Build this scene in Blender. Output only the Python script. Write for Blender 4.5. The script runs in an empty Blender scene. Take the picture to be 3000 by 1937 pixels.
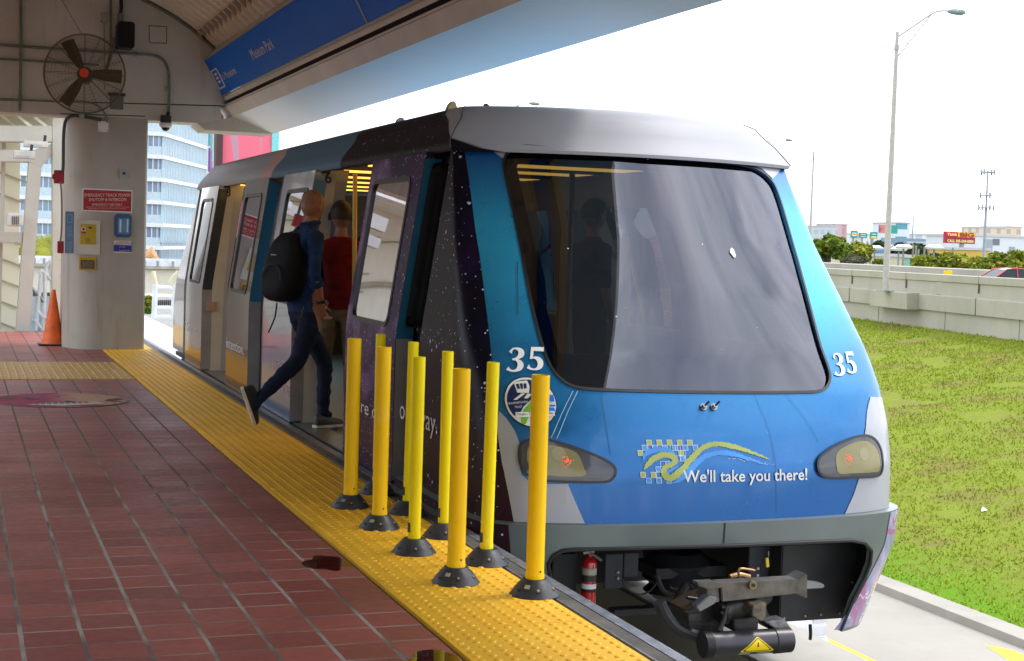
import bpy, bmesh, math, random
from mathutils import Vector, Matrix
from mathutils.geometry import delaunay_2d_cdt
from math import radians as rad, sin, cos, pi
random.seed(7)
SC = bpy.context.scene
COL = SC.collection
# ------------------------------------------------------------------ camera
H = 1.4395
RR = Vector((0.93806977, -0.34493966, 0.03227584))
RU = Vector((-0.01073861, 0.06416742, 0.99788137))
RF = Vector((0.34627992, 0.93642895, -0.05648935))
FPX = 4409.83 * 2385 / 3000
cam = bpy.data.objects.new('camera', bpy.data.cameras.new('camera'))
COL.objects.link(cam)
cam.matrix_world = Matrix(((RR.x, RU.x, -RF.x, 0), (RR.y, RU.y, -RF.y, 0), (RR.z, RU.z, -RF.z, H), (0, 0, 0, 1)))
cam.data.sensor_width = 36
cam.data.lens = 36 * 4409.83 / 3000
cam.data.clip_end = 6000
cam.data.clip_start = 0.05
SC.camera = cam
# ------------------------------------------------------------------ light
SUN_EL, SUN_AZ = 58, 84      # azimuth measured from +Y towards +X
world = bpy.data.worlds.new('World'); SC.world = world; world.use_nodes = True
nt = world.node_tree; nt.nodes.clear()
def N(nt, t, **k):
    n = nt.nodes.new(t)
    for a, b in k.items(): setattr(n, a, b)
    return n
wo = N(nt, 'ShaderNodeOutputWorld'); bg = N(nt, 'ShaderNodeBackground')
sky = N(nt, 'ShaderNodeTexSky', sky_type='NISHITA'); sky.sun_disc = False
sky.sun_elevation = rad(SUN_EL); sky.sun_rotation = rad(SUN_AZ); sky.air_density = 1.2; sky.dust_density = 2.5
tc = N(nt, 'ShaderNodeTexCoord'); mp = N(nt, 'ShaderNodeMapping'); mp.inputs['Scale'].default_value = (1.0, .8, 1.)
nz = N(nt, 'ShaderNodeTexNoise'); nz.inputs['Scale'].default_value = 2.3; nz.inputs['Detail'].default_value = 9; nz.inputs['Roughness'].default_value = .58
nz.inputs['Distortion'].default_value = .5
cr = N(nt, 'ShaderNodeValToRGB'); cr.color_ramp.elements[0].position = .36; cr.color_ramp.elements[1].position = .56
cr.color_ramp.elements[0].color = (.25, .25, .25, 1); cr.color_ramp.elements[1].color = (.97, .97, .97, 1)
mx = N(nt, 'ShaderNodeMix', data_type='RGBA'); mx.inputs['B'].default_value = (8.0, 8.3, 8.9, 1)
bg.inputs['Strength'].default_value = .14
L = nt.links.new
sv0 = N(nt, 'ShaderNodeSeparateXYZ'); L(tc.outputs['Generated'], sv0.inputs[0])
def _m(op, a, b):
    n_ = N(nt, 'ShaderNodeMath', operation=op)
    for i_, v_ in enumerate((a, b)):
        if isinstance(v_, (int, float)): n_.inputs[i_].default_value = v_
        else: L(v_, n_.inputs[i_])
    return n_.outputs[0]
zz_ = _m('ADD', _m('MAXIMUM', sv0.outputs[2], 0.), .22); cv0 = N(nt, 'ShaderNodeCombineXYZ'); L(_m('DIVIDE', sv0.outputs[0], zz_), cv0.inputs[0]); L(_m('DIVIDE', sv0.outputs[1], zz_), cv0.inputs[1]); L(cv0.outputs[0], mp.inputs['Vector']); L(mp.outputs[0], nz.inputs['Vector']); L(nz.outputs['Fac'], cr.inputs[0])
nz2 = N(nt, 'ShaderNodeTexNoise'); nz2.inputs['Scale'].default_value = 3.1; nz2.inputs['Detail'].default_value = 8; nz2.inputs['Distortion'].default_value = .8; L(mp.outputs[0], nz2.inputs['Vector'])
cr2 = N(nt, 'ShaderNodeValToRGB'); cr2.color_ramp.elements[0].position = .38; cr2.color_ramp.elements[1].position = .62; cr2.color_ramp.elements[0].color = (4.2, 4.5, 5.4, 1); cr2.color_ramp.elements[1].color = (9.4, 9.6, 10.0, 1)
L(nz2.outputs['Fac'], cr2.inputs[0]); L(cr2.outputs[0], mx.inputs['B'])
L(cr.outputs[0], mx.inputs['Factor']); L(sky.outputs[0], mx.inputs['A']); L(mx.outputs['Result'], bg.inputs['Color']); L(bg.outputs[0], wo.inputs[0])
sl = bpy.data.lights.new('sun', 'SUN'); sl.energy = 1.0; sl.angle = rad(9); sl.color = (1, .96, .9)
sun = bpy.data.objects.new('sun', sl); COL.objects.link(sun)
sd = Vector((sin(rad(SUN_AZ)) * cos(rad(SUN_EL)), cos(rad(SUN_AZ)) * cos(rad(SUN_EL)), sin(rad(SUN_EL))))
sun.rotation_euler = sd.to_track_quat('Z', 'Y').to_euler()
SC.view_settings.view_transform = 'Standard'; SC.view_settings.look = 'None'
SC.view_settings.exposure = 1.28; SC.view_settings.gamma = 1
# ------------------------------------------------------------------ measuring helpers
def ray(px, py):          # direction of the sight line through a photo point (2385 px wide copy)
    return RR * ((px - 1192.5) / FPX) + RU * (-(py - 769.96) / FPX) + RF
CO = Vector((0, 0, H))
def atY(px, py, y): d = ray(px, py); return CO + d * (y / d.y)
def atX(px, py, x): d = ray(px, py); return CO + d * (x / d.x)
def atZ(px, py, z): d = ray(px, py); return CO + d * ((z - H) / d.z)
def atP(px, py, p0, n): d = ray(px, py); n = Vector(n); return CO + d * ((Vector(p0) - CO).dot(n) / d.dot(n))
# ------------------------------------------------------------------ materials
MATS = {}
def mat(name, col=(.5, .5, .5), rough=.5, metal=0., var=.12, vs=6., bump=0., bs=40., coat=0., emit=None, es=0., spec=.5, col2=None, alpha=None, ior=None):
    if name in MATS: return MATS[name]
    m = bpy.data.materials.new(name); m.use_nodes = True; MATS[name] = m
    nt = m.node_tree; b = nt.nodes['Principled BSDF']; L = nt.links.new
    b.inputs['Roughness'].default_value = rough; b.inputs['Metallic'].default_value = metal
    b.inputs['Specular IOR Level'].default_value = spec; b.inputs['Coat Weight'].default_value = coat; b.inputs['Coat Roughness'].default_value = .04
    if ior: b.inputs['IOR'].default_value = ior
    t = N(nt, 'ShaderNodeTexCoord'); n = N(nt, 'ShaderNodeTexNoise'); n.inputs['Scale'].default_value = vs; n.inputs['Detail'].default_value = 6
    L(t.outputs['Object'], n.inputs['Vector'])
    x = N(nt, 'ShaderNodeMix', data_type='RGBA')
    c2 = col2 if col2 else tuple(min(1, c * (1 + var)) for c in col); c1 = col if col2 else tuple(c * (1 - var) for c in col)
    x.inputs['A'].default_value = (*c1, 1); x.inputs['B'].default_value = (*c2, 1)
    mr = N(nt, 'ShaderNodeMapRange'); mr.inputs['From Min'].default_value = .3; mr.inputs['From Max'].default_value = .7
    L(n.outputs['Fac'], mr.inputs['Value']); L(mr.outputs[0], x.inputs['Factor']); L(x.outputs['Result'], b.inputs['Base Color'])
    r2 = N(nt, 'ShaderNodeMapRange'); r2.inputs['To Min'].default_value = max(0, rough - .06); r2.inputs['To Max'].default_value = min(1, rough + .08)
    L(n.outputs['Fac'], r2.inputs['Value']); L(r2.outputs[0], b.inputs['Roughness'])
    if bump:
        n2 = N(nt, 'ShaderNodeTexNoise'); n2.inputs['Scale'].default_value = bs; n2.inputs['Detail'].default_value = 4
        L(t.outputs['Object'], n2.inputs['Vector']); bp = N(nt, 'ShaderNodeBump'); bp.inputs['Strength'].default_value = bump; bp.inputs['Distance'].default_value = .01
        L(n2.outputs['Fac'], bp.inputs['Height']); L(bp.outputs[0], b.inputs['Normal'])
    if emit: b.inputs['Emission Color'].default_value = (*emit, 1); b.inputs['Emission Strength'].default_value = es
    return m
def nmath(nt, op, a, b=None, c=None):
    n = N(nt, 'ShaderNodeMath', operation=op)
    for i, v in enumerate((a, b, c)):
        if v is None: continue
        if isinstance(v, (int, float)): n.inputs[i].default_value = v
        else: nt.links.new(v, n.inputs[i])
    return n.outputs[0]
def nmix(nt, f, a, b):
    n = N(nt, 'ShaderNodeMix', data_type='RGBA')
    for k, v in (('Factor', f), ('A', a), ('B', b)):
        if isinstance(v, (int, float)): n.inputs[k].default_value = v
        elif isinstance(v, tuple): n.inputs[k].default_value = (*v, 1)
        else: nt.links.new(v, n.inputs[k])
    return n.outputs['Result']
def base(name, rough=.5, metal=0., coat=0., spec=.5):
    m = bpy.data.materials.new(name); m.use_nodes = True; MATS[name] = m
    nt = m.node_tree; b = nt.nodes['Principled BSDF']
    b.inputs['Roughness'].default_value = rough; b.inputs['Metallic'].default_value = metal; b.inputs['Coat Weight'].default_value = coat
    b.inputs['Coat Roughness'].default_value = .05; b.inputs['Specular IOR Level'].default_value = spec
    t = N(nt, 'ShaderNodeTexCoord'); s = N(nt, 'ShaderNodeSeparateXYZ'); nt.links.new(t.outputs['Object'], s.inputs[0])
    return m, nt, b, t.outputs['Object'], s.outputs
def noise(nt, vec, scale, detail=5, rough=.5, sc=None, dist=0.):
    if sc:
        mp = N(nt, 'ShaderNodeMapping'); mp.inputs['Scale'].default_value = sc; nt.links.new(vec, mp.inputs['Vector']); vec = mp.outputs[0]
    n = N(nt, 'ShaderNodeTexNoise'); n.inputs['Scale'].default_value = scale; n.inputs['Detail'].default_value = detail; n.inputs['Roughness'].default_value = rough
    n.inputs['Distortion'].default_value = dist
    nt.links.new(vec, n.inputs['Vector']); return n.outputs['Fac']
def step(nt, v, lo, hi, a=0., b=1.):
    n = N(nt, 'ShaderNodeMapRange'); nt.links.new(v, n.inputs['Value'])
    for k, x in zip(('From Min', 'From Max', 'To Min', 'To Max'), (lo, hi, a, b)): n.inputs[k].default_value = x
    return n.outputs[0]
def bumpn(nt, b, h, st, dist=.01):
    bp = N(nt, 'ShaderNodeBump'); bp.inputs['Strength'].default_value = st; bp.inputs['Distance'].default_value = dist
    nt.links.new(h, bp.inputs['Height']); nt.links.new(bp.outputs[0], b.inputs['Normal'])
def stars(nt, vec, scale, thr, density):
    v = N(nt, 'ShaderNodeTexVoronoi'); v.inputs['Scale'].default_value = scale; nt.links.new(vec, v.inputs['Vector'])
    sp = N(nt, 'ShaderNodeSeparateColor'); nt.links.new(v.outputs['Color'], sp.inputs[0])
    r = nmath(nt, 'MULTIPLY', nmath(nt, 'POWER', sp.outputs[1], 3.), thr)
    a = nmath(nt, 'LESS_THAN', v.outputs['Distance'], r)
    return nmath(nt, 'MULTIPLY', a, nmath(nt, 'LESS_THAN', sp.outputs[0], density))
def glassmat(name, tint, ior, star=0, rough=.015, dirt=.0):
    m = bpy.data.materials.new(name); m.use_nodes = True; MATS[name] = m; nt = m.node_tree; nt.nodes.clear(); L = nt.links.new
    o = N(nt, 'ShaderNodeOutputMaterial'); tr = N(nt, 'ShaderNodeBsdfTransparent'); tr.inputs[0].default_value = (*tint, 1)
    gl = N(nt, 'ShaderNodeBsdfGlossy'); gl.inputs['Roughness'].default_value = rough; gl.inputs['Color'].default_value = (.84, .87, 1, 1)
    fr = N(nt, 'ShaderNodeFresnel'); fr.inputs[0].default_value = ior; mx = N(nt, 'ShaderNodeMixShader')
    L(fr.outputs[0], mx.inputs[0]); L(tr.outputs[0], mx.inputs[1]); L(gl.outputs[0], mx.inputs[2]); out = mx.outputs[0]
    t = N(nt, 'ShaderNodeTexCoord')
    if dirt:
        df = N(nt, 'ShaderNodeBsdfDiffuse'); df.inputs[0].default_value = (.3, .3, .28, 1); m3 = N(nt, 'ShaderNodeMixShader')
        L(step(nt, noise(nt, t.outputs['Object'], 9, 6), .35, .75, 0., dirt), m3.inputs[0]); L(out, m3.inputs[1]); L(df.outputs[0], m3.inputs[2]); out = m3.outputs[0]
    if star:
        df = N(nt, 'ShaderNodeBsdfDiffuse'); df.inputs[0].default_value = (.8, .8, .8, 1); m2 = N(nt, 'ShaderNodeMixShader')
        L(stars(nt, t.outputs['Object'], 30, .16, star * 2), m2.inputs[0]); L(out, m2.inputs[1]); L(df.outputs[0], m2.inputs[2]); out = m2.outputs[0]
    L(out, o.inputs[0]); return m
WHITE = mat('white_paint', (.78, .78, .76), .45, var=.05, bump=.05)
BLACK = mat('black_rubber', (.012, .012, .013), .5, var=.4)
DARK = mat('dark_metal', (.03, .032, .036), .45, metal=.3, var=.4, bump=.1)
STEEL = mat('galvanised_steel', (.28, .33, .31), .4, metal=.6, var=.2, vs=20)
SILV = mat('silver_paint', (.55, .56, .58), .3, metal=.55, var=.05, coat=.5)
RED = mat('red_paint', (.38, .012, .015), .4, var=.15)
YEL = mat('yellow_plastic', (.86, .62, .0), .38, var=.05, vs=9)
DKGLASS = glassmat('dark_glass', (.10, .12, .12), 1.75)
# ------------------------------------------------------------------ mesh builder
class MB:
    def __init__(s): s.v = []; s.f = []; s.m = []; s.cur = 0
    def q(s, *pts):
        i = len(s.v); s.v += [tuple(p) for p in pts]; s.f.append(tuple(range(i, i + len(pts)))); s.m.append(s.cur); return s
    def box(s, a, b):
        x0, y0, z0 = a; x1, y1, z1 = b; i = len(s.v)
        s.v += [(x0, y0, z0), (x1, y0, z0), (x1, y1, z0), (x0, y1, z0), (x0, y0, z1), (x1, y0, z1), (x1, y1, z1), (x0, y1, z1)]
        for f in ((3, 2, 1, 0), (4, 5, 6, 7), (0, 1, 5, 4), (1, 2, 6, 5), (2, 3, 7, 6), (3, 0, 4, 7)): s.f.append(tuple(i + k for k in f)); s.m.append(s.cur)
        return s
    def obox(s, c, ax, ay, az):      # centre and half axes
        c, ax, ay, az = map(Vector, (c, ax, ay, az)); i = len(s.v)
        for k in ((-1, -1, -1), (1, -1, -1), (1, 1, -1), (-1, 1, -1), (-1, -1, 1), (1, -1, 1), (1, 1, 1), (-1, 1, 1)): s.v.append(tuple(c + ax * k[0] + ay * k[1] + az * k[2]))
        for f in ((3, 2, 1, 0), (4, 5, 6, 7), (0, 1, 5, 4), (1, 2, 6, 5), (2, 3, 7, 6), (3, 0, 4, 7)): s.f.append(tuple(i + k for k in f)); s.m.append(s.cur)
        return s
    def bar(s, p, q, w, h, up=(0, 0, 1)):
        p, q = Vector(p), Vector(q); d = (q - p); u = Vector(up); r = d.cross(u)
        if r.length < 1e-6: r = d.cross(Vector((1, 0, 0)))
        r.normalize(); u2 = r.cross(d).normalized(); return s.obox((p + q) / 2, r * w / 2, d / 2, u2 * h / 2)
    def tube(s, pts, r, n=10, caps=True):
        pts = [Vector(p) for p in pts]; rs = r if isinstance(r, (list, tuple)) else [r] * len(pts)
        i0 = len(s.v); up = None
        for k, p in enumerate(pts):
            d = (pts[min(k + 1, len(pts) - 1)] - pts[max(k - 1, 0)]).normalized()
            if up is None: up = Vector((0, 0, 1)) if abs(d.z) < .9 else Vector((1, 0, 0))
            a = d.cross(up).normalized(); b = a.cross(d).normalized(); up = b
            for j in range(n): t = 2 * pi * j / n; s.v.append(tuple(p + (a * cos(t) + b * sin(t)) * rs[k]))
        for k in range(len(pts) - 1):
            for j in range(n): a = i0 + k * n + j; b = i0 + k * n + (j + 1) % n; s.f.append((a, b, b + n, a + n)); s.m.append(s.cur)
        if caps:
            s.f.append(tuple(i0 + j for j in range(n))[::-1]); s.m.append(s.cur); s.f.append(tuple(i0 + (len(pts) - 1) * n + j for j in range(n))); s.m.append(s.cur)
        return s
    def lathe(s, c, prof, n=24, axis='Z'):    # prof [(r,z)]
        c = Vector(c); i0 = len(s.v)
        for r, z in prof:
            for j in range(n):
                t = 2 * pi * j / n; p = (r * cos(t), r * sin(t), z)
                if axis == 'Y': p = (p[0], p[2], p[1])
                if axis == 'X': p = (p[2], p[0], p[1])
                s.v.append(tuple(c + Vector(p)))
        for k in range(len(prof) - 1):
            for j in range(n): a = i0 + k * n + j; b = i0 + k * n + (j + 1) % n; s.f.append((a, b, b + n, a + n)); s.m.append(s.cur)
        if prof[0][0] > 1e-4: s.f.append(tuple(i0 + j for j in range(n))[::-1]); s.m.append(s.cur)
        if prof[-1][0] > 1e-4: s.f.append(tuple(i0 + (len(prof) - 1) * n + j for j in range(n))); s.m.append(s.cur)
        return s
    def prism(s, poly, a0, a1, f):     # f(u,v,w)->point ; poly in (u,v), extruded w from a0 to a1
        i = len(s.v); n = len(poly)
        for a in (a0, a1): s.v += [tuple(f(u, v, a)) for u, v in poly]
        s.f.append(tuple(range(i, i + n))[::-1]); s.m.append(s.cur); s.f.append(tuple(range(i + n, i + 2 * n))); s.m.append(s.cur)
        for k in range(n): s.f.append((i + k, i + (k + 1) % n, i + n + (k + 1) % n, i + n + k)); s.m.append(s.cur)
        return s
    def build(s, name, mats, parent=None, smooth=False, bevel=0., label=None, cat=None, group=None, kind=None, ang=35, fixn=True):
        me = bpy.data.meshes.new(name); me.from_pydata(s.v, [], s.f); me.update()
        if not isinstance(mats, (list, tuple)): mats = [mats]
        for m in mats: me.materials.append(m)
        for p, k in zip(me.polygons, s.m): p.material_index = k
        if fixn or bevel:
            bm = bmesh.new(); bm.from_mesh(me)
            if bevel:
                es = [e for e in bm.edges if len(e.link_faces) == 2 and e.calc_face_angle(0) > rad(30)]
                bmesh.ops.bevel(bm, geom=es, offset=bevel, segments=2, affect='EDGES', clamp_overlap=True)
            if fixn: bmesh.ops.recalc_face_normals(bm, faces=bm.faces)
            bm.to_mesh(me); bm.free()
        if smooth:
            me.polygons.foreach_set('use_smooth', [True] * len(me.polygons)); me.set_sharp_from_angle(angle=rad(ang))
        o = bpy.data.objects.new(name, me); COL.objects.link(o)
        if parent: o.parent = parent; o.matrix_parent_inverse = parent.matrix_world.inverted() if parent.type == 'EMPTY' else Matrix.Identity(4)
        tag(o, label, cat, group, kind); return o
def tag(o, label=None, cat=None, group=None, kind=None):
    if label: o['label'] = label
    if cat: o['category'] = cat
    if group: o['group'] = group
    if kind: o['kind'] = kind
    return o
def thing(name, label, cat, loc=(0, 0, 0), group=None, rz=0.):
    o = bpy.data.objects.new(name, None); COL.objects.link(o); o.location = loc; o.rotation_euler = (0, 0, rz); o.empty_display_size = .2
    o.matrix_world = Matrix.Translation(Vector(loc)) @ Matrix.Rotation(rz, 4, 'Z')
    return tag(o, label, cat, group)
def copy_tree(o, loc, label=None, rz=None, sc=None):
    c = o.copy(); COL.objects.link(c); c.location = loc
    if label: c['label'] = label
    if rz is not None: c.rotation_euler = (0, 0, rz)
    if sc: c.scale = sc
    def rec(src, dst):
        for ch in [x for x in bpy.data.objects if x.parent == src]:
            d = ch.copy(); COL.objects.link(d); d.parent = dst; rec(ch, d)
    rec(o, c); return c
def smoothpts(pts, n=6, closed=False):
    out = []; P = [Vector(p) for p in pts]; k = len(P)
    for i in range(k if closed else k - 1):
        p0 = P[(i - 1) % k] if closed or i > 0 else P[0]; p1 = P[i]; p2 = P[(i + 1) % k]; p3 = P[(i + 2) % k] if closed or i + 2 < k else P[-1]
        for j in range(n):
            t = j / n; out.append(.5 * ((2 * p1) + (p2 - p0) * t + (2 * p0 - 5 * p1 + 4 * p2 - p3) * t * t + (3 * p1 - p0 - 3 * p2 + p3) * t ** 3))
    if not closed: out.append(P[-1])
    return out
def rrect(u0, v0, u1, v1, r, n=6):
    rs = r if isinstance(r, (list, tuple)) else [r] * 4; out = []
    for (cx, cy, a, q) in ((u1, v1, 0, rs[0]), (u0, v1, 90, rs[1]), (u0, v0, 180, rs[2]), (u1, v0, 270, rs[3])):
        ccx = cx - q if cx == u1 else cx + q; ccy = cy - q if cy == v1 else cy + q
        for k in range(n + 1): t = rad(a + 90 * k / n); out.append((ccx + q * cos(t), ccy + q * sin(t)))
    return out
def pip(x, y, poly):
    c = False; n = len(poly); j = n - 1
    for i in range(n):
        xi, yi = poly[i]; xj, yj = poly[j]
        if (yi > y) != (yj > y) and x < (xj - xi) * (y - yi) / (yj - yi) + xi: c = not c
        j = i
    return c
def dens(poly, g):
    out = []; n = len(poly)
    for i in range(n):
        a = poly[i]; b = poly[(i + 1) % n]; d = math.hypot(b[0] - a[0], b[1] - a[1]); k = max(1, int(d / g + .5))
        for j in range(k): out.append((a[0] + (b[0] - a[0]) * j / k, a[1] + (b[1] - a[1]) * j / k))
    return out
def patch(mb, f, poly, holes=(), g=.05, off=0., thick=0.):
    """sheet (or solid of given thickness) laid on surface f(a,b,off); poly and holes in (a,b)"""
    loops = [dens(list(map(tuple, poly)), g)] + [dens(list(map(tuple, h)), g) for h in holes]
    pts = []; edges = []
    for lp in loops:
        i0 = len(pts); pts += lp; edges += [(i0 + k, i0 + (k + 1) % len(lp)) for k in range(len(lp))]
    nl = len(pts); xs = [p[0] for p in loops[0]]; ys = [p[1] for p in loops[0]]
    x = min(xs) + g * .5
    while x < max(xs):
        y = min(ys) + g * .5
        while y < max(ys):
            if pip(x, y, loops[0]) and not any(pip(x, y, h) for h in loops[1:]):
                if min((x - p[0]) ** 2 + (y - p[1]) ** 2 for p in pts[:nl]) > (g * .45) ** 2: pts.append((x, y))
            y += g
        x += g
    r = delaunay_2d_cdt([Vector(p) for p in pts], edges, [], 0, 1e-6)
    V = r[0]; F = []
    for t in r[2]:
        cx = sum(V[i][0] for i in t) / len(t); cy = sum(V[i][1] for i in t) / len(t)
        if pip(cx, cy, loops[0]) and not any(pip(cx, cy, h) for h in loops[1:]): F.append(tuple(t))
    i0 = len(mb.v); mb.v += [tuple(f(p[0], p[1], off)) for p in V]
    for t in F: mb.f.append(tuple(i0 + k for k in t)); mb.m.append(mb.cur)
    if thick:
        i1 = len(mb.v); mb.v += [tuple(f(p[0], p[1], off - thick)) for p in V]
        for t in F: mb.f.append(tuple(i1 + k for k in t)[::-1]); mb.m.append(mb.cur)
        for lp in loops:
            i2 = len(mb.v); n = len(lp)
            mb.v += [tuple(f(p[0], p[1], off)) for p in lp] + [tuple(f(p[0], p[1], off - thick)) for p in lp]
            for k in range(n): mb.f.append((i2 + k, i2 + (k + 1) % n, i2 + n + (k + 1) % n, i2 + n + k)); mb.m.append(mb.cur)
    return mb
def text_mesh(s, bold=0., ext=0.):
    cu = bpy.data.curves.new('t', 'FONT'); cu.body = s; cu.size = 1; cu.offset = bold; cu.resolution_u = 3; cu.fill_mode = 'FRONT'
    o = bpy.data.objects.new('t', cu); COL.objects.link(o); dg = bpy.context.evaluated_depsgraph_get(); dg.update()
    me = bpy.data.meshes.new_from_object(o.evaluated_get(dg)); v = [(p.co.x, p.co.y) for p in me.vertices]; f = [tuple(p.vertices) for p in me.polygons]
    bpy.data.objects.remove(o); bpy.data.curves.remove(cu); bpy.data.meshes.remove(me); return v, f
def text(mb, s, fn, width=None, height=None, bold=0., align='L'):
    """fn(u,v) -> point; text fills 'width' wide box and cap height 'height'"""
    v, f = text_mesh(s, bold)
    if not v: return mb
    x0 = min(p[0] for p in v); x1 = max(p[0] for p in v); sy = height / .7; sx = width / (x1 - x0) if width else sy
    tw = (x1 - x0) * sx; o = 0 if align == 'L' else -tw / 2; i0 = len(mb.v)
    mb.v += [tuple(fn((p[0] - x0) * sx + o, p[1] * sy)) for p in v]
    for t in f: mb.f.append(tuple(i0 + k for k in t)); mb.m.append(mb.cur)
    return mb
def plane_fn(o, ux, uy, off=0.):
    o, ux, uy = Vector(o), Vector(ux).normalized(), Vector(uy).normalized(); n = ux.cross(uy).normalized()
    return lambda u, v, w=0.: o + ux * u + uy * v + n * (off + w)
# ================================================================== PLATFORM
TW = 0.206779; TX0 = 0.0189; TY0 = 5.3676
def tile_mat():
    m, nt, b, O, S = base('quarry_tile', .32, spec=.5)
    fx = nmath(nt, 'DIVIDE', nmath(nt, 'SUBTRACT', S[0], TX0 - TW * 100), TW); fy = nmath(nt, 'DIVIDE', nmath(nt, 'SUBTRACT', S[1], TY0 - TW * 100), TW)
    wob = nmath(nt, 'MULTIPLY', nmath(nt, 'SUBTRACT', noise(nt, O, 9, 3), .5), .05)
    ax = nmath(nt, 'ABSOLUTE', nmath(nt, 'SUBTRACT', nmath(nt, 'FRACT', nmath(nt, 'ADD', nmath(nt, 'ADD', fx, .5), wob)), .5))
    ay = nmath(nt, 'ABSOLUTE', nmath(nt, 'SUBTRACT', nmath(nt, 'FRACT', nmath(nt, 'ADD', nmath(nt, 'ADD', fy, .5), nmath(nt, 'MULTIPLY', wob, .5))), .5))
    gx = step(nt, ax, .03, .042, 1, 0); gy = step(nt, ay, .020, .034, 1, 0); g = nmath(nt, 'MAXIMUM', gx, gy)
    cb = N(nt, 'ShaderNodeCombineXYZ'); nt.links.new(nmath(nt, 'FLOOR', fx), cb.inputs[0]); nt.links.new(nmath(nt, 'FLOOR', fy), cb.inputs[1])
    wn = N(nt, 'ShaderNodeTexWhiteNoise'); nt.links.new(cb.outputs[0], wn.inputs['Vector'])
    c = nmix(nt, wn.outputs['Value'], (.21, .052, .040), (.32, .088, .068))
    c = nmix(nt, step(nt, noise(nt, O, 3.2, 8, .62), .4, .8, 0, .5), c, (.17, .06, .045))
    c = nmix(nt, step(nt, noise(nt, O, 30, 4), .5, .8, 0, .2), c, (.30, .12, .09))
    c = nmix(nt, step(nt, noise(nt, O, 70, 2, .6, dist=1.), .74, .78, 0, .6), c, (.05, .02, .018))
    gc = nmix(nt, step(nt, noise(nt, O, 2.2, 4), .42, .6), (.30, .29, .25), (.10, .085, .07))
    gc = nmix(nt, step(nt, S[1], 8.5, 11), gc, (.07, .055, .045))
    nt.links.new(nmix(nt, nmath(nt, 'MULTIPLY', g, .93), c, gc), b.inputs['Base Color'])
    wet = step(nt, noise(nt, O, 1.3, 5, .6, dist=.8), .4, .62)
    r = nmath(nt, 'ADD', step(nt, noise(nt, O, 24, 6), .2, .8, .34, .52), nmath(nt, 'MULTIPLY', wet, .10))
    nt.links.new(nmath(nt, 'MAXIMUM', r, nmath(nt, 'MULTIPLY', g, .7)), b.inputs['Roughness'])
    h = nmath(nt, 'SUBTRACT', nmath(nt, 'ADD', nmath(nt, 'MULTIPLY', noise(nt, O, 14, 4), .5), nmath(nt, 'MULTIPLY', wn.outputs['Value'], .25)), g)
    bumpn(nt, b, h, .35, .004); return m
TILE = tile_mat()
EX0, EX1 = 1.679, 2.289        # tactile strip
MB().box((-6, -14, -.45), (EX0 - .02, 22.3, 0)).build('platform_floor', TILE, kind='structure')
CONC = mat('worn_concrete', (.075, .07, .06), .7, vs=5, var=.5, bump=.5, bs=30)
e = MB(); e.box((EX0 - .02, -3, -.45), (2.30, 30, -.012)); e.box((2.30, -3, -.45), (2.392, 30, -.006)); e.build('platform_edge', CONC, kind='structure')
NOSE = mat('edge_nosing_steel', (.20, .21, .23), .42, metal=.5, vs=14, var=.35, bump=.3)
e = MB(); e.box((2.394, -3, -.5), (2.452, 30, -.004)); e.box((2.31, -3, -.006), (2.325, 30, .001)); e.build('platform_edge_nosing', NOSE, kind='structure', bevel=.004)
def tact_mat(name='tactile_yellow'):
    m, nt, b, O, S = base(name, .5)
    c = nmix(nt, step(nt, noise(nt, O, 2.5, 8, .6), .35, .7), (.80, .43, .010), (.86, .50, .02))
    c = nmix(nt, step(nt, noise(nt, O, 16, 6, .7), .56, .8, 0, .45), c, (.30, .16, .03))
    c = nmix(nt, step(nt, noise(nt, O, 4, 5, .7, sc=(3, .3, 1)), .6, .8, 0, .4), c, (.33, .19, .05))
    ox = nmath(nt, 'ABSOLUTE', nmath(nt, 'SUBTRACT', nmath(nt, 'FRACT', nmath(nt, 'ADD', nmath(nt, 'DIVIDE', S[0], .061), .5)), .5))
    nt.links.new(c, b.inputs['Base Color'])
    w = nmath(nt, 'SINE', nmath(nt, 'MULTIPLY', S[1], 1250.)); bumpn(nt, b, nmath(nt, 'ADD', w, nmath(nt, 'MULTIPLY', noise(nt, O, 60, 3), 2)), .3, .0015); return m
TACT = tact_mat()
def dome_into(v, f, x, y, z):
    i = len(v); n = 10
    for r, h in ((.0145, 0), (.0125, .0035), (.008, .0052)):
        for k in range(n): t = 2 * pi * k / n; v.append((x + r * cos(t), y + r * sin(t), z + h))
    for a in range(2):
        for k in range(n): f.append((i + a * n + k, i + a * n + (k + 1) % n, i + (a + 1) * n + (k + 1) % n, i + (a + 1) * n + k))
    f.append(tuple(i + 2 * n + k for k in range(n)))
mb = MB(); y = -2.7
seams = [5.26 + 1.6 * k for k in range(-5, 16)]
for s0 in seams:
    if s0 < 24: mb.box((EX0, s0 + .002, -.03), (EX1, s0 + 1.598, .006))
    if s0 > 2 and s0 < 22:
        for j in range(27):
            for i in range(10):
                x = EX0 + .031 + i * .0609
                yy = s0 + .032 + j * .0592
                if yy < 19.6: dome_into(mb.v, mb.f, x, yy, .006)
mb.m = [0] * len(mb.f)
mb.build('tactile_paving', TACT, kind='structure', smooth=True, ang=30, fixn=False)
mb = MB(); mb.box((.40 - 1.0, 15.12, -.03), (1.655, 17.12, .005))
for i in range(30):
    x = 1.62 - i * .075; mb.prism([(x - .012, .005), (x - .007, .010), (x + .007, .010), (x + .012, .005)], 15.15, 17.09, lambda u, v, w: (u, w, v))
mb.build('tactile_guide_paving', mat('tactile_ochre', (.50, .30, .06), .5, var=.3, vs=12, bump=.1), kind='structure')
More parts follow.
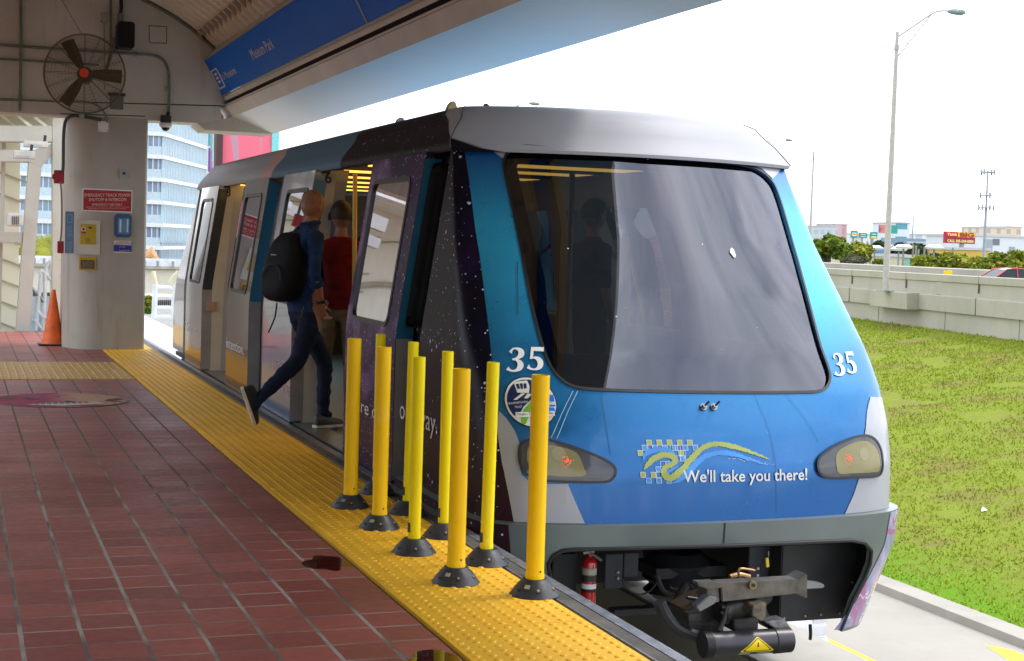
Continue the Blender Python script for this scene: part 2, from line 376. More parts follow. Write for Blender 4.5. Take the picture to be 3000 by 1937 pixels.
# round sticker on the tiles
def sticker():
    m, nt, b, O, S = base('sticker_print', .6, spec=.15)
    n1 = noise(nt, O, 2.2, 4, dist=1.2)
    c = nmix(nt, step(nt, S[0], -.1, .15), (.27, .03, .10), (.45, .26, .17)); c = nmix(nt, step(nt, n1, .5, .56), c, (.28, .02, .03))
    c = nmix(nt, step(nt, noise(nt, O, 3.5, 2, dist=.6), .58, .62), c, (.05, .03, .03)); nt.links.new(c, b.inputs['Base Color']); return m
t = thing('floor_sticker', 'round glossy pink and tan advertising sticker laid on the brown floor tiles', 'floor sticker', (.83, 13.28, 0))
mb = MB(); mb.lathe((.83, 13.28, .0015), [(.58, 0), (.58, .0015)], 64); mb.build('border', mat('sticker_border', (.03, .012, .02), .35), t)
o = MB().lathe((0, 0, 0), [(.555, 0), (.555, .001)], 64).build('print', sticker(), t); o.location = (0, 0, .0035); o.matrix_parent_inverse = Matrix.Identity(4)
mb = MB(); pl = [(-.28, -.38), (-.1, -.24), (.25, -.19), (.36, -.26), (.3, -.36), (0, -.46)]
mb.q(*[(.83 + a, 13.28 + c, .0062) for a, c in pl]); mb.build('white_flash', mat('sticker_white', (.45, .45, .42), .4), t)
mb = MB()
for k in range(9): mb.q(*[(.83 - .2 + .05 * k + a, 13.28 - .33 + .012 * k + c, .0075) for a, c in rrect(-.02, -.045, .018, .05, .012, 3)])
mb.build('lettering', mat('sticker_ink', (.05, .05, .05), .5), t)
# thin puddles
PUD = glassmat('puddle_water', (.80, .70, .68), 1.33, rough=.02)
def puddle(cx, cy, rx, ry, seed, ang=0.):
    r = random.Random(seed); ph = [r.random() * 6 for _ in range(6)]; P = []
    for k in range(60):
        t = 2 * pi * k / 60; q = 1 + sum(.1 * sin((j + 2) * t + ph[j]) for j in range(5)); u, v = rx * q * cos(t), ry * q * sin(t)
        x = cx + u * cos(ang) - v * sin(ang); P.append((min(x, EX0 - .022), cy + u * sin(ang) + v * cos(ang)))
    f = lambda a, b, o: (a, b, .0012 + o); mb = MB(); patch(mb, f, P, g=.1); mb.build('puddle', PUD, kind='structure', fixn=False)
g = atZ(765, 1312, 0); puddle(g.x, g.y, .10, .16, 3); g = atZ(1030, 1530, 0); puddle(g.x, g.y - .02, .12, .10, 9)
# ------------------------------------------------------------------ bollards
def postmat(name, c, dirt):
    m, nt, b, O, S = base(name, .45, spec=.22); a = nmix(nt, noise(nt, O, 5, 4), tuple(x * .93 for x in c), c); a = nmix(nt, step(nt, noise(nt, O, 9, 7, .7, sc=(1, 1, .5)), .58, .8, 0, dirt), a, (.50, .25, .02)); a = nmix(nt, step(nt, noise(nt, O, 34, 6, .7, sc=(1, 1, .22)), .68, .76, 0, .55), a, (.22, .14, .03)); a = nmix(nt, step(nt, noise(nt, O, 6, 3), .6, .9, 0, .3), a, (.85, .7, .2)); nt.links.new(a, b.inputs['Base Color']); nt.links.new(step(nt, noise(nt, O, 20, 5), .3, .7, .32, .55), b.inputs['Roughness']); bumpn(nt, b, noise(nt, O, 40, 4), .08, .003); return m
PY1 = postmat('post_amber_yellow', (.97, .60, .002), .4); PY2 = postmat('post_lemon_yellow', (.96, .78, .0), .25)
GREYC = mat('sticker_pale', (.30, .27, .18), .6)
def bollard(x, y, wide, label, lean=0.):
    t = thing('bollard', label, 'bollard', (x, y, 0), 'flexible yellow bollards on the tactile strip')
    r = .0375 if wide else .0285; z0 = .075; z1 = .915; m = PY1 if wide else PY2
    mb = MB(); mb.lathe((x, y, 0), [(r * .86, z1 - .3), (r * .86, z1 - .002), (r * .93, z1), (r, z1 - .002), (r, .5), (r * 1.0, z0 + .03), (r * 1.04, z0 + .02), (r * 1.06, z0), (r * .5, z0)], 32)
    mb.build('post', m, t, smooth=True, fixn=False)
    mb = MB(); mb.lathe((x, y, 0), [(.103, .004), (.104, .009), (.098, .016), (.085, .034), (.068, .055), (.055, .068), (.050, .074), (.02, .075)], 36)
    mb.build('rubber_base', mat('bollard_rubber', (.028, .03, .036), .42, var=.4, vs=18, bump=.15), t, smooth=True)
    for k in range(6):
        a = rad(-100 + 60 * k); n = Vector((cos(a) * .58, sin(a) * .58, .81)); p = Vector((x + cos(a) * .079, y + sin(a) * .079, .0385)); MB().tube([p - n * .006, p + n * .0012], .0125, 14).build('bolt_pocket', mat('pocket_dark', (.006, .006, .007), .6), t, smooth=True)
        if k in (0, 1): MB().tube([p, p + n * .004], [.0072, .005], 8).build('bolt', mat('bolt_brass', (.32, .24, .13), .5, metal=.3), t)
    if wide:
        a = rad(-135); c = Vector((x + cos(a) * .074, y + sin(a) * .074, .051)); rr = Vector((cos(a), sin(a), 0)); tt = Vector((-sin(a), cos(a), 0)); n = (rr * .7 + Vector((0, 0, .75))).normalized(); uu = tt.cross(n) * -1
        MB().obox(c, tt * .011, uu * .009, n * .0012).build('label_tag', GREYC, t)
        a = rad(-75); MB().lathe((x + cos(a) * (r * 1.02), y + sin(a) * (r * 1.02), .108), [(.004, -.0012), (.004, .0012)], 12, 'Y').build('rivet_hole', BLACK, t)
    else:
        a = rad(-170); c = Vector((x + cos(a) * (r * 1.0), y + sin(a) * r, .125)); MB().obox(c, Vector((-sin(a), cos(a), 0)) * .010, (0, 0, .022), Vector((cos(a), sin(a), 0)) * .0025).build('slot', BLACK, t)
    t.rotation_euler = (rad(.25 * sin(y * 7)), rad(.3 * cos(y * 5)), 0); return t
bollard(1.997, 5.991, True, 'wide amber bollard second nearest, whose top overlaps a thinner bollard behind'); bollard(1.997, 6.615, False, 'thin lemon bollard in the left row, between two wide amber bollards')
bollard(1.997, 7.228, True, 'wide amber bollard second from the far end of the left row'); bollard(2.0, 7.832, True, 'wide amber bollard leftmost in view, farthest of the left row')
bollard(2.247, 5.711, True, 'wide amber bollard nearest of all, in front of the round train emblem'); bollard(2.25, 6.326, False, 'thin lemon bollard standing alone just left of the train number 35')
bollard(2.25, 6.957, False, 'thin lemon bollard partly hidden behind a wide amber one'); bollard(2.255, 7.60, False, 'thin lemon bollard with only its top and base showing behind another thin one')
bollard(2.26, 8.24, False, 'thin lemon bollard farthest by the train, its top peeking over an amber one')
# traffic cone
t = thing('traffic_cone', 'scuffed orange traffic cone standing against the pillar', 'traffic cone', (1.14, 19.72, 0))
OR = mat('cone_orange', (.72, .12, .012), .5, var=.25, vs=7, bump=.1)
MB().lathe((1.14, 19.72, .02), [(.148, 0), (.140, .02), (.125, .05), (.024, .675), (.018, .68), (.012, .60)], 32).build('cone_body', OR, t, smooth=True)
MB().box((.96, 19.54, 0), (1.32, 19.9, .022)).build('base_plate', BLACK, t, bevel=.008)
# ================================================================== PILLAR AND CANOPY
def plaster(name, c, dirt=(.25, .23, .19), sc=1.2, df=.5):
    m, nt, b, O, S = base(name, .62)
    a = nmix(nt, step(nt, noise(nt, O, sc, 7, .6), .35, .7), c, tuple(x * .84 for x in c))
    a = nmix(nt, step(nt, noise(nt, O, 3.2, 5, .65, sc=(2.2, 2.2, .16)), .55, .78, 0, df), a, dirt)
    a = nmix(nt, step(nt, noise(nt, O, 23, 2), .73, .76, 0, .5), a, tuple(x * .5 for x in c))
    nt.links.new(a, b.inputs['Base Color']); bumpn(nt, b, noise(nt, O, 35, 4), .12, .004); return m
PLA = plaster('painted_concrete', (.62, .62, .55)); CREAM = plaster('cream_paint', (.55, .52, .44), (.36, .33, .26), df=.3); PIL = plaster('pillar_paint', (.41, .385, .325), (.20, .16, .11), 1.6, .6)
col = MB(); pf = lambda u, v, w: (u, v, w)
cp = smoothpts([(1.236, 19.75, 0), (1.25, 19.40, 0), (1.36, 19.12, 0), (1.52, 19.0, 0), (1.69, 18.978, 0)], 4)
cpoly = [(p.x, p.y) for p in cp] + [(2.155, 18.98), (2.178, 19.0), (2.178, 19.95), (1.236, 19.95)]
col.prism(cpoly, 0, 2.84, pf); col.build('pillar', PIL, smooth=True, ang=20, label='broad grey painted concrete pillar carrying emergency signs', cat='pillar')
# canopy
can = thing('station_canopy', 'curved off-white station canopy with arched ceiling reaching over the train', 'canopy', (1.16, 19.3, 0))
ARC = lambda a, r=2.7: (1.16 + r * sin(a), 1.756 + r * cos(a))
YE = 18.98; YN = -3.
# end wall: arch shape filled between z=2.82 and arch
wall = [ARC(rad(a), 2.74) for a in range(-48, 49, 4)]
wl = [(-3.2, 2.82), (-3.2, 3.6)] + [(ARC(rad(-48), 2.74)[0] - .3, ARC(rad(-48), 2.74)[1])] + wall + [(3.17, 3.2), (3.05, 3.075), (3.08, 2.825)]
MB().prism(wl, YE, YE + .45, lambda u, v, w: (u, w, v)).build('end_wall', PLA, can)
gm = mat('groove_shadow_gap', (.06, .055, .05), .8)
def grooves(segs, name, th=.006, m=gm):
    mb = MB()
    for a, b in segs: mb.bar((a[0], YE - .0015, a[1]), (b[0], YE - .0015, b[1]), th, .003, up=(0, 1, 0))
    return mb.build(name, m, can)
def W(px, py, y=YE): p = atY(px, py, y); return (p.x, p.z)
mb = MB()
def gl(a, b, th): 
    a, b = W(*a), W(*b); d = Vector((b[0] - a[0], 0, b[1] - a[1])); n = Vector((-d.z, 0, d.x)).normalized() * th / 2
    A, B = Vector((a[0], YE - .002, a[1])), Vector((b[0], YE - .002, b[1])); mb.q(A - n, B - n, B + n, A + n)
gl((0, 233), (523, 247), .014); gl((140, 265), (338, 271), .012)
for a, b in (((347, 60), (388, 62)), ((388, 62), (388, 101)), ((388, 101), (348, 100)), ((348, 100), (347, 60))): gl(a, b, .009)
mb.build('panel_joint', gm, can, fixn=False)
ap = [Vector((*ARC(rad(a), 2.685), 0)) for a in range(-46, 47, 2)]
MB().tube([(p.x, YE - .02, p.y) for p in ap], .022, 8).build('arch_trim', mat('trim_weathered', (.16, .17, .14), .6), can, smooth=True)
# bottom beam of end wall (crosshead) sticking forward a bit
mb = MB(); mb.q((2.776, YE - .0, 2.822), (2.872, YE, 2.745), (2.872, YE + .5, 2.745), (2.776, YE + .5, 2.822)); mb.prism([(2.872, 2.745), (3.716, 2.744), (3.76, 2.86), (3.2, 2.925), (2.85, 2.83), (2.776, 2.8225)], YE - .001, YE + .62, lambda u, v, w: (u, w, v)); mb.build('soffit_end_block', CREAM, can)
# vault with transverse corrugation ribs
def ceil_mat():
    m, nt, b, O, S = base('ceiling_panel', .5); a = nmix(nt, step(nt, noise(nt, O, 1.6, 6), .35, .7), (.72, .70, .56), (.64, .62, .49)); nt.links.new(a, b.inputs['Base Color']); return m
CEIL = ceil_mat(); mb = MB(); v0 = []
prof = []; y = YN
while y < YE: prof += [(y, 0), (y + .12, 0), (y + .15, .055), (y + .27, .055)]; y += .30
angs = [rad(a) for a in range(-50, 51, 4)]
for k, (yy, dr) in enumerate(prof):
    for a in angs: x, z = ARC(a, 2.72 - dr + .03); mb.v.append((x, yy, z))
n = len(angs)
for k in range(len(prof) - 1):
    for j in range(n - 1): mb.f.append((k * n + j, k * n + j + 1, (k + 1) * n + j + 1, (k + 1) * n + j)); mb.m.append(0)
mb.build('ceiling', CEIL, can, smooth=True, fixn=False)
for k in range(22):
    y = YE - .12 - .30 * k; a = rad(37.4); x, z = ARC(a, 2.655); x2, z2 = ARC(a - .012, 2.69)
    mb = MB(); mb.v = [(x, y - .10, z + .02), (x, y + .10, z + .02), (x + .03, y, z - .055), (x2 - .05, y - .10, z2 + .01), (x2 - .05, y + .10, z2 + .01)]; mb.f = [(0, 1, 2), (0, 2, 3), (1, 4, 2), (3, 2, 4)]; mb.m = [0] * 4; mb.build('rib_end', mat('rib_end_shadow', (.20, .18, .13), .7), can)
mb = MB(); x, z = ARC(rad(37.2), 2.67); x2, z2 = ARC(rad(36.0), 2.67); mb.q((x, YN, z), (x, YE, z), (x2, YE, z2), (x2, YN, z2)); mb.build('ceiling_strip', CREAM, can, fixn=False)
# roof skin above the corrugation, keeps daylight out
mb = MB(); n = 0
for yy in (YN, YE + .5):
    for a in angs: x, z = ARC(a, 2.86); mb.v.append((x, yy, z))
n = len(angs)
for j in range(n - 1): mb.f.append((j, j + 1, n + j + 1, n + j)); mb.m.append(0)
mb.build('roof_skin', WHITE, can, fixn=False)
# ledge, fascia, soffit both sides
def soff_mat():  # grey-blue near, blue midway, cream towards the far end
    m, nt, b, O, S = base('soffit_blue_cream', .35, coat=.0, spec=.35); n1 = noise(nt, O, .9, 6, .6, sc=(1, .35, 1), dist=.4); n2 = noise(nt, O, 2.6, 7, .65, sc=(1, .25, 1))
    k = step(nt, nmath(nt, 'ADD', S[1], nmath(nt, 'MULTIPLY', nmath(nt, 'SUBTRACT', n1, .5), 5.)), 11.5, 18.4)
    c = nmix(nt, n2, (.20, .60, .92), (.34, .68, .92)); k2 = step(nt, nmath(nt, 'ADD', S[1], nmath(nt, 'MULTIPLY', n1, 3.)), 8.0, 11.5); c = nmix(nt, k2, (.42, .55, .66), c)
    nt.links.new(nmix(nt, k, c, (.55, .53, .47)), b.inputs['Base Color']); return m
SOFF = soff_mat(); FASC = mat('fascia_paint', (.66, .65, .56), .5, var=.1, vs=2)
def side(sg):
    X = lambda x: x if sg > 0 else 2 * 1.16 - x
    YL = YE + .45 if sg > 0 else YE
    def strip(pts, name, m, th=None):
        mb = MB(); 
        for a, b in zip(pts, pts[1:]): mb.q((X(a[0]), YN, a[1]), (X(b[0]), YN, b[1]), (X(b[0]), YL, b[1]), (X(a[0]), YL, a[1]))
        mb.build(name, m, can, fixn=False)
    strip([(2.985, 3.78), (2.90, 3.66), (2.86, 3.63)], 'sign_header', CREAM)
    strip([(3.095, 3.165), (3.115, 3.12)], 'ledge_lip', FASC)
    strip([(3.115, 3.12), (3.17, 3.10), (3.16, 3.06), (3.10, 3.045)], 'ledge_slot', mat('slot_dark', (.03, .03, .028), .6))
    strip([(3.10, 3.068), (3.199, 2.924)], 'fascia', FASC)
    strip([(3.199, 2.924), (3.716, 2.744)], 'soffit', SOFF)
    strip([(3.716, 2.744), (3.76, 2.80), (3.74, 2.90), (3.3, 3.45), (3.0, 3.95), (2.95, 4.0)], 'outer_roof', WHITE)
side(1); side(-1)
MB().box((-3.7, -3, 0), (-3.4, 9, 3.9)).build('unseen_back_wall', mat('unseen_wall_dark', (.10, .10, .095), .7), label='unseen dark wall added beside the platform to darken train reflections', cat='wall')  # unseen wall, added to darken what the train nose reflects
# blue direction sign on the sloping face
SP0 = Vector((2.84, 0, 3.605)); SP1 = Vector((3.076, 0, 3.172)); sdn = (SP1 - SP0).normalized(); sn = Vector((0, 1, 0)).cross(sdn).normalized()
if sn.x > 0: sn = -sn
def signrect(mb, y0, y1, a0, a1, off, th):
    c = SP0 + sdn * ((a0 + a1) / 2) + Vector((0, (y0 + y1) / 2, 0)) + sn * (off - th / 2); mb.obox(c, (0, (y1 - y0) / 2, 0), sdn * (a1 - a0) / 2, sn * th / 2); return mb
ydiv = atP(850, 40, SP0, sn).y; SL = (SP1 - SP0).length
t = thing('station_sign', 'long blue station sign reading Museum Park, tilted below the arched ceiling', 'sign', (2.95, 14, 3.3))
def blue_mat():
    m, nt, b, O, S = base('sign_blue', .5, coat=.0, spec=.1); nt.links.new(nmix(nt, noise(nt, O, .8, 5), (.004, .12, .62), (.006, .17, .74)), b.inputs['Base Color']); return m
BLU = blue_mat()
signrect(MB(), ydiv + .02, YE - .012, .012, SL - .012, 0, .03).build('sign_panel', BLU, t); signrect(MB(), 1.5, ydiv - .02, .012, SL - .012, 0, .03).build('sign_panel', BLU, t)
fm = mat('aluminium_frame', (.30, .29, .25), .4, metal=.4); mb = MB()
signrect(mb, 1.5, YE - .01, -.014, .010, .008, .05); signrect(mb, 1.5, YE - .01, SL - .010, SL + .014, .008, .05); signrect(mb, ydiv - .018, ydiv + .018, .011, SL - .011, .006, .05); mb.build('sign_frame', fm, t)
LETW = mat('sign_lettering', (.62, .66, .70), .5, var=.12, vs=60)
def signfn(px, py, off=.004):
    o = atP(px, py, SP0, sn) + sn * off; return lambda u, v: o + Vector((0, -1, 0)) * u - sdn * v
mb = MB(); a = atP(590, 140, SP0, sn).y; b_ = atP(643, 118, SP0, sn).y
text(mb, 'Museum Park', signfn(591, 139), width=a - b_, height=.115)
a = atP(518, 187, SP0, sn).y; b_ = atP(553, 172, SP0, sn).y
text(mb, 'To Museums', signfn(519, 188), width=a - b_, height=.085)
a = atP(498, 200, SP0, sn).y; f = signfn(494, 203); k = atP(494, 200, SP0, sn).y - atP(507, 200, SP0, sn).y; 
hh = .15
for (u0, v0, u1, v1) in ((0, 0, k, .025), (0, 0, k * .2, .13)): mb.q(f(u0, v0), f(u1, v0), f(u1, v1), f(u0, v1))
mb.q(f(k * .1, .03), f(k * .3, 0.01), f(k * 1.0, .15), f(k * .85, .17))
f = signfn(509, 204); k = atP(507, 200, SP0, sn).y - atP(524, 196, SP0, sn).y
o_ = rrect(0, -.03, k, .22, .03, 4); i_ = rrect(k * .13, -.012, k * .87, .202, .02, 4)
for j in range(len(o_)): j2 = (j + 1) % len(o_); mb.q(f(*o_[j]), f(*o_[j2]), f(*i_[j2]), f(*i_[j]))
for j, (u, v) in enumerate(((.3, .04), (.3, .09), (.3, .14))): mb.q(f(k * u, v), f(k * .7, v), f(k * .7, v + .03), f(k * u, v + .03))
mb.build('lettering', LETW, t, fixn=False)
# ------------------------------------------------------------------ things on the end wall
def pipe(name, pts, r, m, label, cat='conduit', clamps=(), sm=4, group='conduits on the end wall'):
    t = thing(name, label, cat, pts[0], group); MB().tube(smoothpts(pts, sm) if sm else pts, r, 10).build('pipe', m, t, smooth=True)
    if clamps:
        for c in clamps: MB().obox(c, (.03, 0, 0), (0, r + .004, 0), (0, 0, .03)).build('clamp', STEEL, t)
    return t
GRP = mat('conduit_green_grey', (.17, .21, .17), .5, metal=.3, var=.25, vs=12)
YC = YE - .03
A = lambda px, py, y=YC: atY(px, py, y)
pipe('wall_conduit', [A(49, -5), A(49, 80), A(48, 160), A(47, 232), A(46, 258)], .017, GRP, 'vertical grey conduit down the end wall, leftmost', sm=0, clamps=[A(49, 98, YE - .012), A(47, 228, YE - .012)])
pipe('wall_conduit', [A(-5, 104), A(120, 113), A(300, 125), A(355, 129), A(380, 140), A(392, 165), A(394, 205), A(393, 250), A(392, 270)], .017, GRP, 'grey conduit crossing behind the fan and bending down to the dome camera', clamps=[A(313, 126, YE - .012), A(391, 207, YE - .012)])
pipe('wall_conduit', [A(-5, 137), A(60, 141), A(140, 146), A(230, 152)], .014, GRP, 'thin grey conduit running level behind the middle of the fan', sm=0)
pipe('wall_conduit', [A(-5, 230, YE - .05), A(120, 236, YE - .05), A(200, 238, YE - .05), A(232, 250, YE - .05), A(247, 272, YE - .05), A(248, 285, YE - .05)], .012, GRP, 'thin cream conduit running low along the wall into the square junction box')
pipe('wall_conduit', [A(258, -5), A(258, 60), A(258, 115)], .014, GRP, 'short vertical conduit left of the black loudspeaker', sm=0)
pipe('wall_conduit', [A(243, 50), A(243, 130), A(243, 210)], .007, mat('conduit_cream', (.30, .29, .22), .6), 'thin vertical cream conduit behind the right side of the fan', sm=0)
pipe('wall_conduit', [A(282, -5), A(283, 15), A(281, 32)], .022, BLACK, 'thick black cable entering the box above the loudspeaker', sm=0)
yb = 18.93; B = lambda px, py: atY(px, py, yb)
pipe('wall_conduit', [B(236, 280), B(215, 275), B(180, 270), B(163, 272), B(152, 285), B(148, 320), B(147, 390), B(144, 400)], .02, mat('conduit_dark', (.07, .08, .075), .5, metal=.3), 'dark bent conduit from the junction box down to the red alarm box', clamps=[B(190, 271)])
pipe('wall_conduit', [B(141, 425), B(143, 450), B(144, 490), B(143, 540), B(140, 565)], .010, mat('conduit_brown', (.18, .13, .10), .5), 'thin brown conduit linking the two small red boxes')
def rbox(name, x0, y0, x1, y1, yy, d, m, label, cat, extra=None, bev=.006, **k):
    a, b = atY(x0, y1, yy), atY(x1, y0, yy); t = thing(name, label, cat, ((a.x + b.x) / 2, yy, a.z)); MB().box((a.x, yy, a.z), (b.x, yy + d, b.z)).build(extra or 'housing', m, t, bevel=bev); return t, a, b
OFFW = mat('offwhite_plate', (.62, .60, .50), .5, var=.08)
t, a, b = rbox('junction_box', 229, 283, 253, 306, 18.92, .06, WHITE, 'square white junction box at the top of the pillar', 'junction box', 'cover')
[MB().lathe((a.x + (b.x - a.x) * u, 18.919, a.z + (b.z - a.z) * v), [(.006, -.004), (.006, .001)], 8, 'Y').build('screw', DARK, t) for u in (.12, .88) for v in (.12, .88)]
RB = mat('red_box', (.33, .01, .02), .4, var=.2)
t, a, b = rbox('alarm_box', 126, 397, 150, 427, 18.97, .10, RB, 'small red electrical box higher up beside the pillar', 'electrical box'); t['group'] = 'small red electrical boxes'; MB().box((a.x - .02, 18.99, a.z + .05), (a.x, 19.04, a.z + .11)).build('side_plug', RB, t)
t, a, b = rbox('alarm_box', 134, 562, 149, 590, 18.97, .09, RB, 'small red electrical box lower down by the blue strip sign', 'electrical box'); t['group'] = 'small red electrical boxes'; mb = MB(); mb.q(*[(a.x + u, 18.968, a.z + v) for u, v in ((.01, .03), (.05, .03), (.05, .1), (.01, .1))]); mb.build('cover_plate', RB, t)
# pillar signs
yf = 18.965; F = lambda px, py: atY(px, py, yf)
def tline(mb, s, x0, x1, yb_, ht, yy):
    a, b = atY(x0, yb_, yy), atY(x1, yb_, yy); text(mb, s, lambda u, v: Vector((a.x + u, yy, a.z + (b.z - a.z) * u / (b.x - a.x) + v)), width=b.x - a.x, height=ht * (18.98 / 18.98) * .00525); return mb
t, a, b = rbox('emergency_sign', 191, 443, 309, 492, yf, .012, WHITE, 'red sign reading EMERGENCY TRACK POWER SHUTOFF & INTERCOM on the pillar', 'sign', 'frame', .002)
a, b = F(194, 489), F(306, 446); MB().box((a.x, yf - .003, a.z), (b.x, yf, b.z)).build('panel', RED, t)
mb = MB(); ty = yf - .0045
tline(mb, 'EMERGENCY TRACK POWER', 197, 304, 458, 7, ty); tline(mb, 'SHUTOFF & INTERCOM', 207, 294, 468.5, 7, ty); tline(mb, 'EMERGENCY USE ONLY', 215, 285, 479, 5, ty)
tline(mb, 'TAMPERING WITH THIS DEVICE MAY SUBJECT THE USER TO A FINE OR', 200, 300, 483.3, 1.7, ty); tline(mb, 'IMPRISONMENT UP TO 60 DAYS IN THE COUNTY JAIL, OR BOTH', 206, 293, 487, 1.7, ty); mb.build('lettering', mat('sign_letters_pale', (.72, .62, .58), .5), t, fixn=False)
t, a, b = rbox('outlet_box', 277, 393, 302, 416, yf, .01, mat('outlet_plate', (.34, .34, .31), .45, metal=.3), 'small square metal outlet plate with a black hole, above the red sign', 'outlet'); c = F(289, 404)
MB().lathe((c.x, yf - .006, c.z), [(.026, 0), (.026, .006)], 20, 'Y').build('ring', STEEL, t, smooth=True); MB().lathe((c.x, yf - .008, c.z), [(.017, 0), (.017, .004)], 20, 'Y').build('socket', BLACK, t)
t, a, b = rbox('intercom_panel', 178, 514, 234, 592, yf, .02, OFFW, 'cream plate holding a yellow intercom with a red button, on the pillar', 'intercom', 'back_plate', .003)
a, b = F(187, 569), F(224, 523); o = MB().box((a.x, yf - .006, a.z), (b.x, yf, b.z)).build('yellow_plate', mat('intercom_yellow', (.50, .36, .01), .45, var=.1), t, bevel=.002)
c = F(194.5, 534); MB().lathe((c.x, yf - .010, c.z), [(.027, 0), (.029, .004)], 24, 'Y').build('button_collar', WHITE, t, smooth=True); MB().lathe((c.x, yf - .020, c.z), [(.014, 0), (.018, .004), (.018, .012)], 20, 'Y').build('button', RED, t, smooth=True)
a, b = F(190, 543.5), F(200, 539); MB().box((a.x, yf - .008, a.z), (b.x, yf - .006, b.z)).build('button_label', RED, t); a, b = F(206, 532.5), F(214, 529); MB().box((a.x, yf - .0085, a.z), (b.x, yf - .006, b.z)).build('slot', BLACK, t)
c = F(205, 560); mb = MB(); mb.lathe((c.x, yf - .008, c.z), [(.032, 0), (.032, .002)], 20, 'Y')
mb.build('speaker_grille', mat('grille_ochre', (.36, .25, .01), .6), t)
t, a, b = rbox('call_box', 266, 499, 307, 552, yf - .04, .06, mat('blue_housing', (.012, .08, .20), .3, coat=.5), 'blue glossy shut-off box with clear window on the pillar', 'call box', bev=.02)
a, b = F(273, 545), F(301, 508); MB().box((a.x, yf - .052, a.z), (b.x, yf - .04, b.z)).build('window', mat('blue_window', (.08, .22, .42), .12, coat=1.), t, bevel=.006)
mb = MB(); a, b = F(277, 541), F(282, 511); mb.box((a.x, yf - .0545, a.z), (b.x, yf - .053, b.z)); a, b = F(294, 541), F(298, 511); mb.box((a.x, yf - .0545, a.z), (b.x, yf - .053, b.z)); mb.build('highlight_strip', mat('pale_strip', (.5, .62, .72), .3), t)
t, a, b = rbox('power_notice', 265, 561, 306, 589, yf, .008, mat('notice_blue', (.012, .02, .26), .4), 'small blue and white notice below the blue call box', 'sign', 'panel', .001)
a, b = F(265, 570.5), F(306, 561); MB().box((a.x, yf - .0015, a.z), (b.x, yf, b.z)).build('header', OFFW, t); a, b = F(265, 589), F(306, 587); MB().box((a.x, yf - .0015, a.z), (b.x, yf, b.z)).build('footer', OFFW, t)
mb = MB(); tline(mb, 'TRACK POWER', 273, 299, 565.5, 3, yf - .0025); tline(mb, 'EMERGENCY SHUTOFF', 267, 304, 569.8, 3, yf - .0025); mb.build('heading_text', RED, t, fixn=False)
mb = MB(); tline(mb, 'LIFT COVER', 277, 292, 577, 2.6, yf - .0015); tline(mb, 'PULL HANDLE DOWN', 277, 302, 585, 2.6, yf - .0015); mb.build('text', LETW, t, fixn=False)
t, a, b = rbox('yellow_notice', 184, 599, 224, 629, yf, .012, mat('notice_yellow', (.52, .33, .01), .45), 'yellow framed notice plate below the intercom', 'sign', 'frame', .002)
a, b = F(187.5, 626), F(220.5, 606); MB().box((a.x, yf - .0015, a.z), (b.x, yf, b.z)).build('panel', mat('notice_brown', (.09, .085, .05), .5, var=.5, vs=30), t)
mb = MB(); [tline(mb, s, 191, 216, 612 + 4 * k, 2.2, yf - .003) for k, s in enumerate(('VIDEO RECORDING', 'IN PROGRESS', 'FOR SAFETY', 'PUSH TO TALK'))]; mb.build('text', mat('notice_text', (.38, .32, .12), .5), t, fixn=False)
t, a, b = rbox('strip_sign', 151, 493, 173, 590, 18.95, .02, mat('strip_blue', (.13, .24, .38), .45), 'tall narrow grey-blue sign on the left edge of the pillar', 'sign', 'panel', .002)
mb = MB(); yy = 18.948; f = lambda px, py: atY(px, py, yy); o_ = rrect(0, 0, .055, .1, .01, 3); i_ = rrect(.005, .005, .05, .095, .008, 3); c = f(157, 519)
for j in range(len(o_)): j2 = (j + 1) % len(o_); mb.q(*[(c.x + p[0], yy, c.z + p[1]) for p in (o_[j], o_[j2], i_[j2], i_[j])])
for k, s in enumerate(('EXIT', 'DOWN', 'STAIRS', 'ONLY', 'LIFT')): tline(mb, s, 156, 168, 530 + 5.2 * k, 3, yy)
for k, s in enumerate(('USE', 'OTHER', 'PLATFORM', 'FOR', 'LOOP')): tline(mb, s, 156, 168, 566 + 5.2 * k, 3, yy)
mb.build('lettering', mat('strip_letters', (.42, .52, .62), .5), t, fixn=False)
# small wall items
t, a, b = rbox('wall_switch', 236, 28, 252, 52, YE - .05, .05, mat('box_cream', (.36, .36, .29), .6), 'small cream switch box with a lever above the fan', 'switch box'); MB().bar(A(234, 50), A(240, 45), .01, .01).build('lever', DARK, t)
t, a, b = rbox('vent_plate', 256, 220, 288, 254, YE - .02, .02, mat('vent_grey', (.16, .16, .13), .7, var=.3), 'flaking grey cover plate low on the end wall, right of the fan', 'cover plate')
c = A(272, 221); MB().box((c.x - .1, YE - .05, c.z - .012), (c.x + .1, YE, c.z + .02)).build('bracket', DARK, t)
t, a, b = rbox('wall_box', 274, 31, 288, 53, YE - .06, .05, mat('box_grey', (.2, .2, .19), .5), 'small grey box the thick cable enters above the loudspeaker', 'junction box')
t, a, b = rbox('wall_box', 256, 88, 272, 114, YE - .06, .05, mat('box_grey', (.2, .2, .19), .5), 'small grey box touching the lower left side of the loudspeaker', 'junction box')
